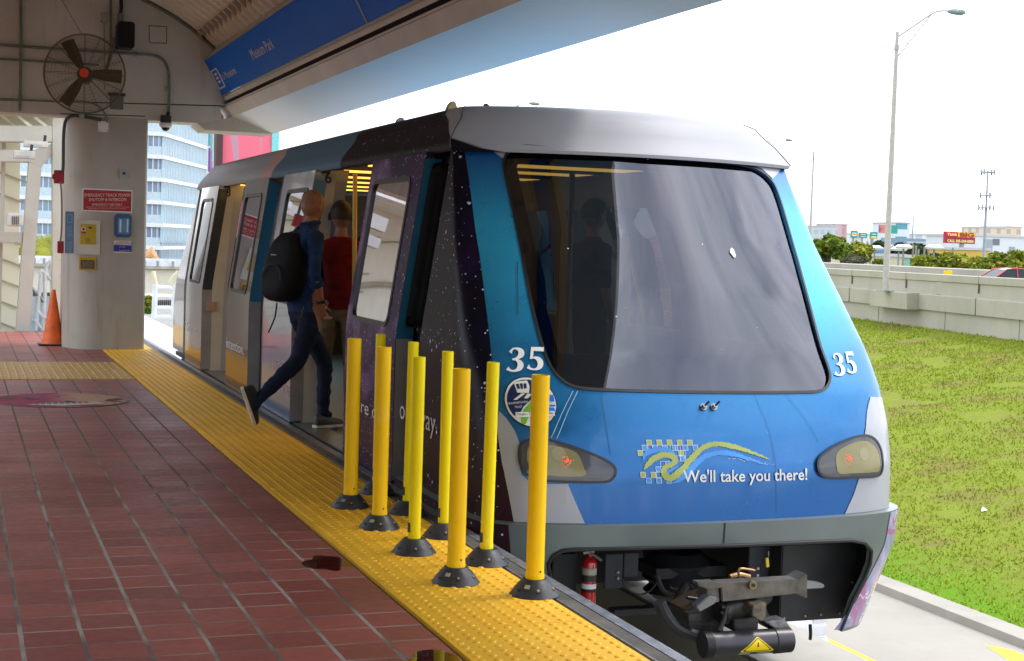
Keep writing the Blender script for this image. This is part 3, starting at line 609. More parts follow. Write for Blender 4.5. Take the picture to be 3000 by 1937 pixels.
# loudspeaker
c0, c1 = A(273, 110, YE - .30), A(315, 51, YE - .30); t = thing('loudspeaker', 'black loudspeaker mounted on the end wall above the fan', 'loudspeaker', ((c0.x + c1.x) / 2, YE - .2, c0.z))
MB().prism(rrect(c0.x, c0.z, c1.x, c1.z, .04), YE - .28, YE - .08, lambda u, v, w: (u, w, v)).build('cabinet', mat('speaker_black', (.008, .009, .011), .45, var=.3), t, smooth=True)
MB().prism(rrect(c0.x + .012, c0.z + .012, c1.x - .012, c1.z - .012, .03), YE - .30, YE - .281, lambda u, v, w: (u, w, v)).build('grille', mat('grille_black', (.006, .007, .009), .8, bump=.6, bs=300), t, smooth=True)
MB().tube([(c0.x + .02, YE - .1, c0.z + .05), (c0.x + .0, YE - .03, c0.z - .02)], .018, 8).build('bracket', BLACK, t)
# dome camera hanging
c = atY(386, 285, YE - .1); t = thing('dome_camera', 'white and black dome security camera hanging below the beam', 'security camera', c, )
MB().tube([A(392, 262, YE - .06), A(391, 275, YE - .08)], .022, 12).build('arm', DARK, t, smooth=True)
MB().lathe((c.x, c.y, c.z), [(.055, .085), (.065, .08), (.068, .0), (.06, -.005)], 24).build('mount', DARK, t, smooth=True)
MB().lathe((c.x, c.y, c.z - .01), [(.074, 0), (.078, -.03), (.06, -.055)], 24).build('shell', WHITE, t, smooth=True)
MB().lathe((c.x, c.y, c.z - .065), [(.052, 0), (.045, -.02), (.028, -.038), (.0001, -.046)], 24).build('dome', mat('dome_black', (.01, .01, .012), .08), t, smooth=True)
# fan
fc = atY(197, 172, 18.15); fr = .455
t = thing('wall_fan', 'large round caged industrial fan with brown blades and red hub on the end wall', 'fan', fc)
WIR = mat('fan_wire', (.16, .13, .08), .5, metal=.5); fx = Vector((.95, -.12, 0)).normalized(); fzz = Vector((0, 0, 1)); fn_ = fx.cross(fzz).normalized()   # fn_ points to -Y
if fn_.y > 0: fn_ = -fn_
def fp(r, a, d): return fc + fx * (r * cos(a)) + fzz * (r * sin(a)) + fn_ * d
mb = MB(); ring = lambda r, d, w: mb.tube([fp(r, 2 * pi * k / 64, d) for k in range(65)], w, 5, caps=False)
ring(fr, 0, .008); ring(fr * .98, .045, .003); ring(fr * .98, -.06, .004)
for k in range(1, 38): r = fr * k / 38; ring(r, .10 - .06 * (r / fr) ** 2 if r > .08 else .1, .0017)
for k in range(1, 12): r = fr * k / 12; ring(r, -.12 + .05 * (r / fr) ** 2, .0012)
for k in range(16):
    a = 2 * pi * k / 16; mb.tube([fp(.05, a, .105), fp(.25, a, .085), fp(fr * .97, a, .045), fp(fr, a, .0)], .003, 5); mb.tube([fp(.05, a, -.12), fp(.28, a, -.10), fp(fr * .98, a, -.06), fp(fr, a, 0)], .0025, 5)
mb.build('cage', WIR, t, smooth=True, fixn=False)
BR = mat('fan_blade', (.07, .05, .028), .5, var=.2)
for a0 in (-3, 117, 237):
    mb = MB(); pts = []
    for r, wl_, wt in ((.05, .3, .3), (.12, .42, .34), (.24, .30, .24), (.42, .20, .16)):
        a1 = rad(a0) + wl_; a2 = rad(a0) - wt; pts.append((fp(r, a1, .045), fp(r, (a1 + a2) / 2, .01), fp(r, a2, -.025)))
    for p, q in zip(pts, pts[1:]):
        for j in range(2): mb.q(p[j], p[j + 1], q[j + 1], q[j])
    o = mb.build('blade', BR, t, fixn=False); md = o.modifiers.new('th', 'SOLIDIFY'); md.thickness = .006
mb = MB(); mb.tube([fp(0, 0, .10), fp(0, 0, .118)], .052, 24); mb.build('hub_badge', mat('fan_red', (.75, .06, .01), .45), t, smooth=True)
MB().tube([fp(0, 0, -.06), fp(0, 0, -.30)], .09, 20).build('motor', mat('motor_dark', (.05, .045, .035), .5), t, smooth=True)
MB().tube([fp(0, 0, -.2) + Vector((0, 0, -.02)), fp(.2, rad(-8), -.3) , A(258, 128, YE - .05), A(264, 118, YE)], .022, 10).build('bracket_arm', STEEL, t, smooth=True)
MB().tube([fp(fr, rad(95), 0), A(141, -5, 18.4)], .003, 5).build('chain', DARK, t)
# ================================================================== TRAIN
XC = 3.74; YM = 13.08
def interp(T, z):
    if z <= T[0][0]: return T[0][1]
    for (a, va), (b, vb) in zip(T, T[1:]):
        if z <= b: return va + (vb - va) * (z - a) / (b - a)
    return T[-1][1]
YFT = [(-.8, 6.97), (-.1, 6.875), (.05, 6.865), (.3, 6.885), (.5, 6.94), (.7, 7.04), (.9, 7.165), (1.2, 7.37), (1.75, 7.765), (1.98, 7.93)]
def hw(z): return 1.24 if z <= .80 else (1.24 - .145 * (z - .88) if z >= .96 else 1.24 - .145 * (z - .80) ** 2 / .32)
def yf_(z): return interp(YFT, z)
def dp(z): return .95 - .315 * (z - .05)
PN = 7.
def KC(z): return .135 + .18 * max(0., min(1., (z - .7) / .8))
_q = [(.9 * k / 160, 1 - (1 - (.9 * k / 160) ** PN) ** (1 / PN)) for k in range(161)]
_y0 = _q[-1][1]; _q += [((1 - (1 - (_y0 + (1 - _y0) * k / 160)) ** PN) ** (1 / PN), _y0 + (1 - _y0) * k / 160) for k in range(1, 161)]
ARCT = []; _l = 0.; _p = None
for _x, _yv in _q:
    q = (1.2 * _x, .7 * _yv)
    if _p: _l += math.hypot(q[0] - _p[0], q[1] - _p[1])
    _p = q; ARCT.append((_l, _x, _yv))
for i in range(len(ARCT)): ARCT[i] = (ARCT[i][0] / _l,) + ARCT[i][1:]
AL = _l     # metres of arc per unit s
AX = [(a, b) for a, b, c in ARCT]; AY = [(a, c) for a, b, c in ARCT]
import bisect
AK = [a for a, b, c in ARCT]
def arc(s):
    i = min(max(bisect.bisect_left(AK, s), 1), len(AK) - 1); a, b = ARCT[i - 1], ARCT[i]; t = (s - a[0]) / (b[0] - a[0]); return a[1] + (b[1] - a[1]) * t, a[2] + (b[2] - a[2]) * t
def nose(s, z, off=0., far=False, wo_=0.):
    """point on the cab skin: s=-1..1 round the nose, beyond that along the sides (metres / AL)"""
    sg = -1 if s < 0 else 1; a = abs(s); w = hw(z) + wo_; y0 = yf_(z); d = dp(z)
    if a <= 1: nx, ny = arc(a); x = w * nx; y = y0 + d * ny + KC(z) * nx * nx * (1 - ny)
    else: x = w; y = y0 + d + (a - 1) * AL
    if off:
        e = 1e-3
        def raw(s_, z_): return nose(s_, z_, 0, False, wo_)
        p = raw(s, z); t1 = raw(s + e, z) - raw(s - e, z); t2 = raw(s, z + e) - raw(s, z - e); n = t1.cross(t2)
        if n.length > 0: n.normalize()
        p = Vector((XC + sg * x, y, z)) + n * off
        if far: p.y = 2 * YM - p.y
        return p
    p = Vector((XC + sg * x, y, z))
    if far: p.y = 2 * YM - p.y
    return p
def sAt(y, z): return 1 + (y - yf_(z) - dp(z)) / AL
def onnose(px, py):
    """(s,z) of the photo point on the cab skin"""
    d = ray(px, py)
    def inside(t):
        p = CO + d * t; x = abs(p.x - XC) / hw(p.z)
        if x >= 1: return False
        yv = 1 - (1 - x ** PN) ** (1 / PN)
        return p.y > yf_(p.z) + dp(p.z) * yv + KC(p.z) * x * x * (1 - yv)
    t = 4.; hit = None
    while t < 14:
        if inside(t): hit = t; break
        t += .02
    if hit is None: return onnose(px - 1.5, py) if px > 1800 else None
    lo, hi = hit - .02, hit
    for _ in range(30):
        m = (lo + hi) / 2
        if inside(m): hi = m
        else: lo = m
    p = CO + d * hi; x = (p.x - XC) / hw(p.z); yj = yf_(p.z) + dp(p.z)
    if p.y > yj: s = sAt(p.y, p.z)
    else:
        ax = min(abs(x), .999999); s = 0
        # combine x and y to be stable in the corner
        k_ = KC(p.z) * ax * ax; yv = (p.y - yf_(p.z) - k_) / (dp(p.z) - k_)
        if ax < .85: s = next(((a[0] + (b[0] - a[0]) * (ax - a[1]) / (b[1] - a[1])) for a, b in zip(ARCT, ARCT[1:]) if b[1] >= ax), 1.)
        else: s = next(((a[0] + (b[0] - a[0]) * (yv - a[2]) / max(1e-9, b[2] - a[2])) for a, b in zip(ARCT, ARCT[1:]) if b[2] >= yv and b[2] > .01), 1.)
    return (math.copysign(s, p.x - XC), p.z)
NM = lambda s, z, o=0.: nose(s / AL, z, o)          # metric domain: u = s*AL
def NP(px, py):
    r = onnose(px, py); return (r[0] * AL, r[1])
def NPs(pts): return [NP(*p) for p in pts]
train = thing('train', 'blue people mover car number 35 stopped at the platform with open doors', 'train', (XC, 7, -1))
def met(name, rough=.28, metal=.45, coat=.6): return base(name, rough, metal, coat)
def front_blue():
    m, nt, b, O, S = met('cab_blue', .36, .5, .3)
    c = nmix(nt, noise(nt, O, 1.2, 3), (.008, .165, .36), (.012, .20, .42))
    c = nmix(nt, step(nt, S[2], .15, .95), (.008, .095, .31), c)  # darker low down: reflected ground tone painted into the blue
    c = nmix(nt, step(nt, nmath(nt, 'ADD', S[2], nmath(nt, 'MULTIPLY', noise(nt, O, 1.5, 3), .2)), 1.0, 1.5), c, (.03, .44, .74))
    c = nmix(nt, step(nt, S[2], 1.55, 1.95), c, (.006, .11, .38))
    c = nmix(nt, step(nt, noise(nt, O, 9, 8, .7), .6, .85, 0, .18), c, (.10, .16, .22)); c = nmix(nt, step(nt, noise(nt, O, 26, 5, .7, sc=(1, 1, .05)), .56, .78, 0, .3), c, (.02, .06, .14)); c = nmix(nt, step(nt, noise(nt, O, 90, 2), .77, .79, 0, .8), c, (.45, .5, .55))
    nt.links.new(c, b.inputs['Base Color']); nt.links.new(step(nt, noise(nt, O, 7, 6), .3, .8, .24, .42), b.inputs['Roughness']); bumpn(nt, b, noise(nt, O, 2.5, 2), .06, .01); return m
def star_mat(name, dark=(.006, .005, .012), neb=(.05, .015, .10), amt=.5, big=20, brown=0.):
    m, nt, b, O, S = base(name, .34, 0, .0, .12)
    n1 = noise(nt, O, 1.7, 5, .6, dist=1.); c = nmix(nt, step(nt, n1, .5, .72, 0, amt), dark, neb)
    c = nmix(nt, step(nt, noise(nt, O, 3, 3), .55, .75, 0, .5), c, (.004, .008, .05))
    if brown: c = nmix(nt, step(nt, nmath(nt, 'ADD', S[2], nmath(nt, 'MULTIPLY', n1, .5)), 1.0, .45, 0, brown), c, (.045, .016, .02))
    st = nmath(nt, 'MAXIMUM', stars(nt, O, big, .30, .5), stars(nt, O, big * 2.2, .34, .6)); c = nmix(nt, st, c, (.55, .58, .78)); nt.links.new(c, b.inputs['Base Color']); return m
CB = front_blue(); STAR = star_mat('star_wrap', big=24, brown=.6); STARP = star_mat('star_wrap_purple', (.035, .014, .07), (.28, .18, .38), .95, 26, .6)
SIL = mat('train_silver', (.34, .35, .38), .42, metal=.1, var=.04, vs=3, coat=.5); INT = mat('interior_grey', (.30, .29, .27), .5, var=.08)
# windshield outline
WS = [(1205, 345), (1225, 340), (1300, 345), (1400, 352), (1484, 362), (1580, 370), (1680, 377), (1735, 385), (1770, 398), (1797, 422), (1812, 452), (1830, 510), (1850, 580), (1872, 660), (1893, 740), (1912, 810), (1928, 855), (1933, 880), (1925, 902), (1905, 912), (1870, 914), (1760, 915), (1620, 914), (1480, 911), (1390, 908), (1345, 903), (1315, 890), (1290, 865), (1270, 825), (1255, 775), (1240, 715), (1225, 640), (1210, 560), (1193, 480), (1178, 410), (1173, 380), (1182, 357)]
WSP = [tuple(p) for p in smoothpts([(*NP(*p), 0) for p in WS], 3, True)]; WSP = [(p[0], p[1]) for p in WSP]
def shrink(poly, d):
    n = len(poly); cx = sum(p[0] for p in poly) / n; cy = sum(p[1] for p in poly) / n; out = []
    ar = sum(poly[i][0] * poly[(i + 1) % n][1] - poly[(i + 1) % n][0] * poly[i][1] for i in range(n)); sg = 1 if ar > 0 else -1
    for i in range(n):
        a, b = Vector(poly[i - 1]), Vector(poly[(i + 1) % n]); t = (b - a)
        if t.length < 1e-9: out.append(poly[i]); continue
        t.normalize(); out.append((poly[i][0] - t.y * d * sg, poly[i][1] + t.x * d * sg))
    return out
ZT = 1.985
def vert(y, z0, z1, n=8, sg=-1): return [(sg * sAt(y, z0 + (z1 - z0) * k / n) * AL, z0 + (z1 - z0) * k / n) for k in range(n + 1)]
mb = MB(); YS = 8.28
outl = vert(YS, .05, ZT) + vert(YS, ZT, .05, sg=1)
patch(mb, NM, outl, [WSP], g=.04, thick=.03); body = mb.build('cab_front', CB, train, smooth=True, ang=30, fixn=False)
def decal(name, poly, m, off=.003, parent=None, holes=(), g=.035, hsm=0):
    mb = MB(); patch(mb, NM, poly, holes, g=g, off=off); return mb.build(name, m, parent or body, smooth=True, fixn=False)
# star wrap on the left corner: everything left of this line
edge = [(1083, 334), (1090, 400), (1103, 500), (1118, 600), (1130, 700), (1140, 780), (1147, 850), (1152, 930), (1158, 1000), (1170, 1080), (1185, 1150), (1197, 1214)]
E1 = NPs(edge); E1[0] = (E1[0][0], ZT); E1[-1] = (E1[-1][0], .05)
E1 = [(p[0], p[1]) for p in smoothpts([(*p, 0) for p in E1], 2)]
LV = vert(YS, .05, ZT); decal('star_wrap', LV + E1, STAR, .003)
# silver corners
silL = NPs([(1163, 958), (1158, 1000), (1170, 1080), (1185, 1150), (1197, 1214)]); silL2 = NPs([(1362, 1214), (1340, 1170), (1322, 1127), (1240, 1127), (1215, 1105), (1206, 1070), (1213, 1040), (1200, 1005), (1180, 975)])
silL[-1] = (silL[-1][0], .052); silL2[0] = (silL2[0][0], .052); decal('silver_corner', silL + silL2, SIL, .004)
silR = NPs([(1967, 1199), (1988, 1150), (2000, 1113), (2035, 1105), (2048, 1080), (2050, 1050), (2035, 1030), (2012, 1016), (2018, 960), (2022, 940)]); silR[0] = (silR[0][0], .052)
silR += [(silR[-1][0] + .03, .66), (sAt(YS, .55) * AL, .55), (sAt(YS, .1) * AL, .052)]; decal('silver_corner', silR, SIL, .004)
sv_ = NPs([(a_, b_ - (3 if 1170 < a_ < 1800 else 0)) for a_, b_ in [(1098, 337), (1125, 342), (1150, 355), (1176, 376), (1178, 357), (1203, 343), (1225, 338), (1300, 343), (1400, 350), (1484, 360), (1580, 368), (1680, 375), (1737, 383), (1773, 396), (1799, 420), (1815, 398), (1838, 381)]])
decal('silver_header', sv_ + [(sv_[-1][0] + .06, ZT), (sv_[0][0] - .01, ZT)], SIL, .0035)
# seams on the front
def nline(mb, pts, w, off=.006):
    P = [(*NP(*p), 0) if len(p) == 2 else p for p in pts]; P = smoothpts(P, 4)
    for a, b in zip(P, P[1:]):
        d = (b - a)
        if d.length < 1e-6: continue
        n = Vector((-d.y, d.x)) .normalized() * w / 2; mb.q(NM(a.x - n.x, a.y - n.y, off), NM(b.x - n.x, b.y - n.y, off), NM(b.x + n.x, b.y + n.y, off), NM(a.x + n.x, a.y + n.y, off))
    return mb
SEAM = mat('seam_dark', (.01, .03, .08), .6)
for pts in ([(1755, 915), (1790, 1000), (1805, 1080), (1808, 1195)], [(1822, 912), (1870, 970), (1905, 1030)]):
    nline(MB(), pts, .0016).build('panel_seam', SEAM, body, fixn=False)
for pts in ([(1334, 912), (1310, 960), (1283, 1020)], [(1345, 912), (1322, 960), (1296, 1022)]): nline(MB(), pts, .004).build('peeling_tape_edge', mat('tape_edge', (.25, .45, .60), .5), body, fixn=False)
for pts in ([(1755, 914), (1773, 990), (1795, 1080)],): pass
nline(MB(), [(1400, 920), (1412, 1000), (1421, 1060)], .002).build('panel_seam', SEAM, body, fixn=False)
nline(MB(), [(1205, 610), (1206, 680), (1207, 735)], .004).build('scratch', SEAM, body, fixn=False)
# gasket and glass
GAS = mat('gasket', (.012, .012, .013), .35, var=.3)
def loopgasket(name, poly, w, h, parent, f=NM, m=GAS):
    mb = MB(); o = shrink(poly, -w * .5); i = shrink(poly, w * .5); n = len(poly)
    for k in range(n):
        k2 = (k + 1) % n; a, b, c, d = f(*o[k], .001), f(*o[k2], .001), f(*i[k2], .001), f(*i[k], .001); A_, B_, C_, D_ = f(*o[k], h), f(*o[k2], h), f(*i[k2], h), f(*i[k], h)
        mb.q(A_, B_, C_, D_); mb.q(a, b, B_, A_); mb.q(c, d, D_, C_)
    return mb.build(name, m, parent, smooth=True, fixn=False)
loopgasket('windshield_gasket', WSP, .014, .006, body)
WG = glassmat('windshield_glass', (.16, .20, .22), 1.98, star=.04)
mb = MB(); patch(mb, NM, WSP, [shrink(WSP, .075)], g=.05, off=-.018); mb.build('windshield_border', mat('black_frit', (.006, .006, .007), .4), train, smooth=True, fixn=False)
mb = MB(); patch(mb, NM, WSP, g=.05, off=-.012); mb.build('windshield', WG, train, smooth=True, fixn=False)
decal('bird_dropping', [(p[0], p[1]) for p in [(NP(1708, 587)[0] + .016 * cos(t * .63) * (1 + .3 * (t % 2)), NP(1708, 587)[1] + .022 * sin(t * .63) * (1 + .2 * (t % 3))) for t in range(10)]], mat('dropping', (.6, .62, .6), .7), -.006)
# headlights
HLm = mat('headlight_bezel', (.025, .028, .034), .25, coat=.6, var=.2)
def lens_mat():
    m, nt, b, O, S = base('headlight_lens', .22, 0, .3); c = nmix(nt, noise(nt, O, 7, 3), (.17, .145, .045), (.25, .21, .07)); nt.links.new(c, b.inputs['Base Color']); return m
LENS = lens_mat()
def hl(outer, inner, rc, label):
    o = [(p[0], p[1]) for p in smoothpts([(*NP(*p), 0) for p in outer], 5, True)]; i = [(p[0], p[1]) for p in smoothpts([(*NP(*p), 0) for p in inner], 5, True)]
    mb = MB(); patch(mb, NM, o, g=.03, off=.014, thick=.012); h = mb.build('headlight', HLm, train, smooth=True, ang=50, fixn=False)
    mb = MB(); patch(mb, NM, i, g=.03, off=.016); mb.build('lens', LENS, h, smooth=True, fixn=False)
    loopgasket('rim', o, .012, .017, h, m=mat('headlight_rim', (.01, .012, .02), .35))
    c = NP(*rc); r = random.Random(3); 
    mb = MB()
    for k in range(26):
        a = r.random() * 6.3; q = r.random() * .036; s_ = .0035 * (1.15 - q / .05); u, v = c[0] + q * cos(a), c[1] + q * sin(a); mb.q(NM(u - s_, v - s_, .0175), NM(u + s_, v - s_, .0175), NM(u + s_, v + s_, .0175), NM(u - s_, v + s_, .0175))
    mb.build('lit_diodes', mat('red_diode', (.5, .05, .03), .4, emit=(1, .10, .04), es=.45), h, fixn=False)
    patchc = [(NP(*label)[0] + .035 * cos(t), NP(*label)[1] + .035 * sin(t)) for t in [2 * pi * k / 20 for k in range(20)]]
    mb = MB(); patch(mb, NM, patchc, g=.03, off=.0168); mb.build('inner_lamp', mat('inner_lamp', (.25, .23, .12), .3, var=.2), h, smooth=True, fixn=False)
hl([(1210, 1060), (1213, 1038), (1228, 1026), (1262, 1024), (1310, 1034), (1370, 1055), (1415, 1076), (1431, 1092), (1428, 1110), (1408, 1122), (1330, 1122), (1262, 1118), (1228, 1105), (1214, 1085)],
   [(1228, 1062), (1234, 1040), (1270, 1036), (1320, 1046), (1345, 1060), (1358, 1090), (1362, 1106), (1335, 1110), (1268, 1106), (1238, 1096), (1230, 1080)], (1320, 1074), (1300, 1058))
hl([(1901, 1085), (1908, 1064), (1940, 1040), (1980, 1022), (2010, 1015), (2032, 1023), (2046, 1045), (2051, 1075), (2048, 1100), (2035, 1109), (1985, 1112), (1930, 1113), (1908, 1104)],
   [(1944, 1088), (1944, 1058), (1965, 1040), (2000, 1028), (2022, 1032), (2038, 1050), (2044, 1078), (2042, 1096), (2028, 1100), (1980, 1102), (1952, 1103)], (1973, 1068), (2008, 1058))
# wipers / washer studs
for px in (1637, 1661):
    c = NM(*NP(px, 949), 0); n = (NM(*NP(px, 949), .05) - c).normalized(); mb = MB(); mb.tube([c - n * .01, c + n * .012], .019, 20); mb.tube([c + n * .012, c + n * .03], .012, 16); mb.build('stud', mat('stud_chrome', (.30, .28, .26), .25, metal=.9), train, smooth=True)
    MB().tube([c + n * .028, c + n * .04 + Vector((.018, 0, .018))], .0055, 8).build('stud_tip', DARK, train, smooth=True)
# lettering: 35 traced, slogan, emblem, swoosh logo
NUM = mat('number_white', (.74, .74, .72), .4, var=.05)
G3 = [(235, 185), (262, 152), (290, 128), (325, 117), (365, 115), (410, 118), (445, 130), (474, 155), (490, 190), (490, 230), (476, 262), (450, 284), (420, 298), (385, 308), (420, 320), (450, 342), (472, 372), (480, 405), (472, 445), (450, 480), (420, 500), (390, 512), (340, 520), (290, 520), (240, 508), (185, 485), (232, 430), (240, 455), (265, 480), (300, 492), (335, 485), (362, 460), (378, 425), (380, 395), (372, 362), (352, 338), (325, 326), (290, 325), (292, 300), (325, 294), (355, 278), (380, 250), (393, 215), (392, 182), (375, 158), (350, 143), (318, 145), (295, 162), (286, 190), (288, 220)]
G5 = [(605, 105), (816, 108), (812, 180), (645, 170), (634, 272), (665, 264), (700, 264), (735, 272), (765, 290), (790, 318), (804, 352), (808, 392), (798, 430), (775, 462), (735, 484), (690, 494), (640, 494), (590, 485), (530, 458), (568, 395), (578, 425), (600, 450), (635, 466), (668, 464), (694, 445), (710, 415), (712, 378), (702, 345), (682, 315), (655, 300), (630, 296), (610, 304), (600, 312), (583, 300)]
def gpx(x, y, ox=1450, oy=1000, sc=200 / 1141): return ((ox + x * sc) * .795, (oy + y * sc) * .795)
n3 = NPs([gpx(*p) for p in G3]); n5 = NPs([gpx(*p) for p in G5])
decal('fleet_number', n3, NUM, .006); decal('fleet_number', n5, NUM, .006)
cR = NP(1966, 849); cL = ((min(p[0] for p in n3) + max(p[0] for p in n5)) / 2, (n3[0][1] + n3[26][1]) / 2)
for g_ in (n3, n5): decal('fleet_number', [(cR[0] + (p[0] - cL[0]), cR[1] + (p[1] - cL[1])) for p in g_], NUM, .006)
mb = MB(); a, b = NP(1590, 1123), NP(1878, 1117)
text(mb, "We'll take you there!", lambda u, v: NM(a[0] + u * 1., a[1] + (b[1] - a[1]) * u / (b[0] - a[0]) + v, .008), width=b[0] - a[0], height=(NP(1600, 1096)[1] - NP(1600, 1123)[1]), bold=.012)
mb.build('slogan_text', NUM, body, fixn=False)
LG = mat('logo_green', (.36, .42, .085), .4); LB = mat('logo_blue', (.05, .27, .72), .4)
lg = lambda x, y: (((1850 + x * 550 / 2385) * .795), ((1250 + y * 550 / 2385) * .795))
sq = []; 
rows = [(182, 170, 'g', [0, 2, 4, 6, 8]), (125, 235, 'b', [0, 2, 4, 6, 8, 10]), (72, 302, 'g', [0]), (72, 302, 'g', [8]), (90, 372, 'b', [8, 9.9]), (160, 440, 'b', [4]), (236, 510, 'b', [1]), (105, 578, 'g', [0, 2.05]), (178, 650, 'b', [0, 2, 4])]
for x, y, c, ks in rows:
    for k in ks: sq.append((x + k * 64.5, y, c))
sq += [(356, 440, 'n'), (545, 372, 'n'), (612, 372, 'n'), (612, 305, 'n'), (545, 238, 'n'), (306, 578, 'n'), (480, 235, 'n'), (200, 235, 'n'), (325, 235, 'n'), (420, 235, 'n')]
mw, mg, mbl = MB(), MB(), MB()
for x, y, c in sq:
    q = lambda e: [(x + e + (e) * .2, y + e), (x + 68 - e, y + e), (x + 76 - e, y + 70 - e), (x + 9 + e, y + 70 - e)]
    o_ = [NM(*NP(*lg(*p)), .0045) for p in q(0)]; i_ = [NM(*NP(*lg(*p)), .0045) for p in q(4.5)]
    for k in range(4): mw.q(o_[k], o_[(k + 1) % 4], i_[(k + 1) % 4], i_[k])
    if c != 'n': (mg if c == 'g' else mbl).q(*[NM(*NP(*lg(*p)), .0045) for p in q(4.5)])
mw.build('logo_grid_lines', NUM, body, fixn=False); mg.build('logo_green_squares', LG, body, fixn=False); mbl.build('logo_blue_squares', LB, body, fixn=False)
def swoosh(name, pts, m, off):
    P = smoothpts([(p[0], p[1], p[2]) for p in pts], 7); r = random.Random(len(pts)); L_, R_ = [], []
    for k, p in enumerate(P):
        d = P[min(k + 1, len(P) - 1)] - P[max(k - 1, 0)]; n = Vector((-d.y, d.x, 0)).normalized(); w = p.z / 2
        L_.append(p + n * (w + r.uniform(-7, 7))); R_.append(p - n * (w + r.uniform(-7, 7)))
    mb = MB()
    for k in range(len(P) - 1): mb.q(*[NM(*NP(*lg(v.x, v.y)), off) for v in (L_[k], L_[k + 1], R_[k + 1], R_[k])])
    mb.build(name, m, body, fixn=False)
swoosh('logo_blue_stroke', [(140, 430, 10), (165, 370, 50), (220, 320, 70), (300, 300, 62), (400, 290, 60), (490, 315, 50), (560, 380, 35), (585, 450, 20)], LB, .0055)
swoosh('logo_blue_stroke', [(510, 716, 6), (570, 695, 40), (650, 640, 70), (740, 550, 80), (820, 460, 80), (920, 385, 70), (1020, 350, 62), (1120, 335, 62), (1230, 340, 62), (1350, 368, 55), (1450, 400, 45), (1560, 435, 28), (1640, 465, 18), (1712, 490, 10)], LB, .0055)
swoosh('logo_blue_stroke', [(455, 580, 40), (500, 548, 34), (580, 505, 24)], LB, .007)
swoosh('logo_green_stroke', [(155, 545, 14), (195, 490, 55), (260, 425, 75), (330, 380, 78), (410, 360, 78), (490, 370, 75), (540, 410, 75), (535, 465, 70), (480, 495, 66), (425, 520, 70), (405, 570, 80), (430, 625, 88), (490, 650, 80), (560, 615, 85), (640, 545, 82), (720, 450, 78), (800, 360, 74), (880, 285, 70), (970, 240, 66), (1070, 222, 62), (1180, 232, 60), (1300, 258, 60), (1410, 290, 50), (1520, 328, 36), (1630, 370, 26), (1700, 400, 16), (1752, 422, 6)], LG, .0062)
mb = MB(); r = random.Random(5)
for k in range(26):
    x = 1230 + 560 * k / 25 + r.uniform(-8, 8); y = 405 + 75 * k / 25 + r.uniform(-10, 10); w = r.uniform(3, 12); h = r.uniform(2, 5); mb.q(*[NM(*NP(*lg(*p)), .0065) for p in ((x - w, y), (x, y - h), (x + w, y), (x, y + h))])
mb.build('logo_flecks', NUM, body, fixn=False)
# round emblem
ec = NP(1236, 938); er = abs(NP(1236, 880)[1] - NP(1236, 998)[1]) / 2; ew = er * 1.02
circ = lambda r, n=48, cx=0., cy=0.: [(ec[0] + (cx + r * cos(2 * pi * k / n)) * ew, ec[1] + (cy + r * sin(2 * pi * k / n)) * er) for k in range(n)]
EP = lambda pts: [(ec[0] + x * ew, ec[1] + y * er) for x, y in pts]
NAVY = mat('emblem_navy', (.006, .012, .07), .4); EG = mat('emblem_green', (.13, .38, .02), .4); EB = mat('emblem_blue', (.0, .16, .75), .4); EC = mat('emblem_cream', (.62, .63, .56), .45)
decal('emblem_border', circ(1.0), mat('emblem_dark', (.004, .008, .03), .4), .0065, g=.03); decal('emblem_disc', circ(.96), EC, .0072, g=.03)
th = [rad(a) for a in range(100, 225, 6)]
decal('emblem_navy_field', EP([(.88 * cos(a), .88 * sin(a)) for a in th] + [(-.48, -.52), (-.3, -.2), (.05, .12), (.45, .45), (.8, .55)][:5] + [(.7, .62), (.4, .8), (.1, .88)]), NAVY, .0080, g=.03)
decal('emblem_green_swoosh', EP([(-.46, -.86), (-.44, -.6), (-.3, -.3), (.0, .02), (.4, .3), (.4, .1), (.05, -.3), (-.16, -.6), (-.3, -.88)]), EG, .0088, g=.03)
decal('emblem_train_icon', EP([(-.52, .72), (-.3, .80), (0, .84), (.05, .62), (-.02, .36), (-.46, .36)]), EC, .0092, g=.03)
for q in ([(-.46, .68), (-.34, .70), (-.33, .50), (-.43, .50)], [(-.31, .71), (-.20, .72), (-.21, .51), (-.30, .50)], [(-.17, .72), (-.05, .72), (-.08, .53), (-.18, .51)]): decal('emblem_icon_window', EP(q), NAVY, .0100, g=.05)
for q in ([(-.3, .34), (-.15, .34), (-.5, .08), (-.64, .06)], [(-.08, .34), (.1, .32), (-.1, .14), (-.24, .14)]): decal('emblem_icon_track', EP(q), EC, .0092, g=.05)
for q in ([(.62, .32), (.9, .3), (.92, .05), (.66, .03)], [(.7, -.08), (.92, -.08), (.9, -.16), (.7, -.15)], [(.6, -.2), (.86, -.2), (.9, -.32), (.82, -.42), (.62, -.36)], [(.62, .5), (.74, .38), (.62, .4)]): decal('emblem_blue_shape', EP(q), EB, .0092, g=.05)
def etext(mb, s, x, y, w, h, sl, off=.0102): return text(mb, s, lambda u, v: NM(ec[0] + x * ew + u, ec[1] + y * er + v + u * sl, off), width=w * ew, height=h * er)
mb = MB(); etext(mb, 'TRANSPORTATION', -.87, -.14, .75, .085, .14); etext(mb, 'TRUST', -.62, -.27, .28, .085, .14); mb.build('emblem_text', EC, body, fixn=False)
decal('emblem_strip', EP([(-.62, -.62), (-.62, -.42), (.85, -.33), (.85, -.52)]), mat('emblem_paper', (.68, .69, .64), .5), .0096, g=.04)
mb = MB(); etext(mb, "People's Transportation Plan", -.56, -.54, 1.36, .1, .06, .0108); mb.build('emblem_strip_text', NAVY, body, fixn=False)
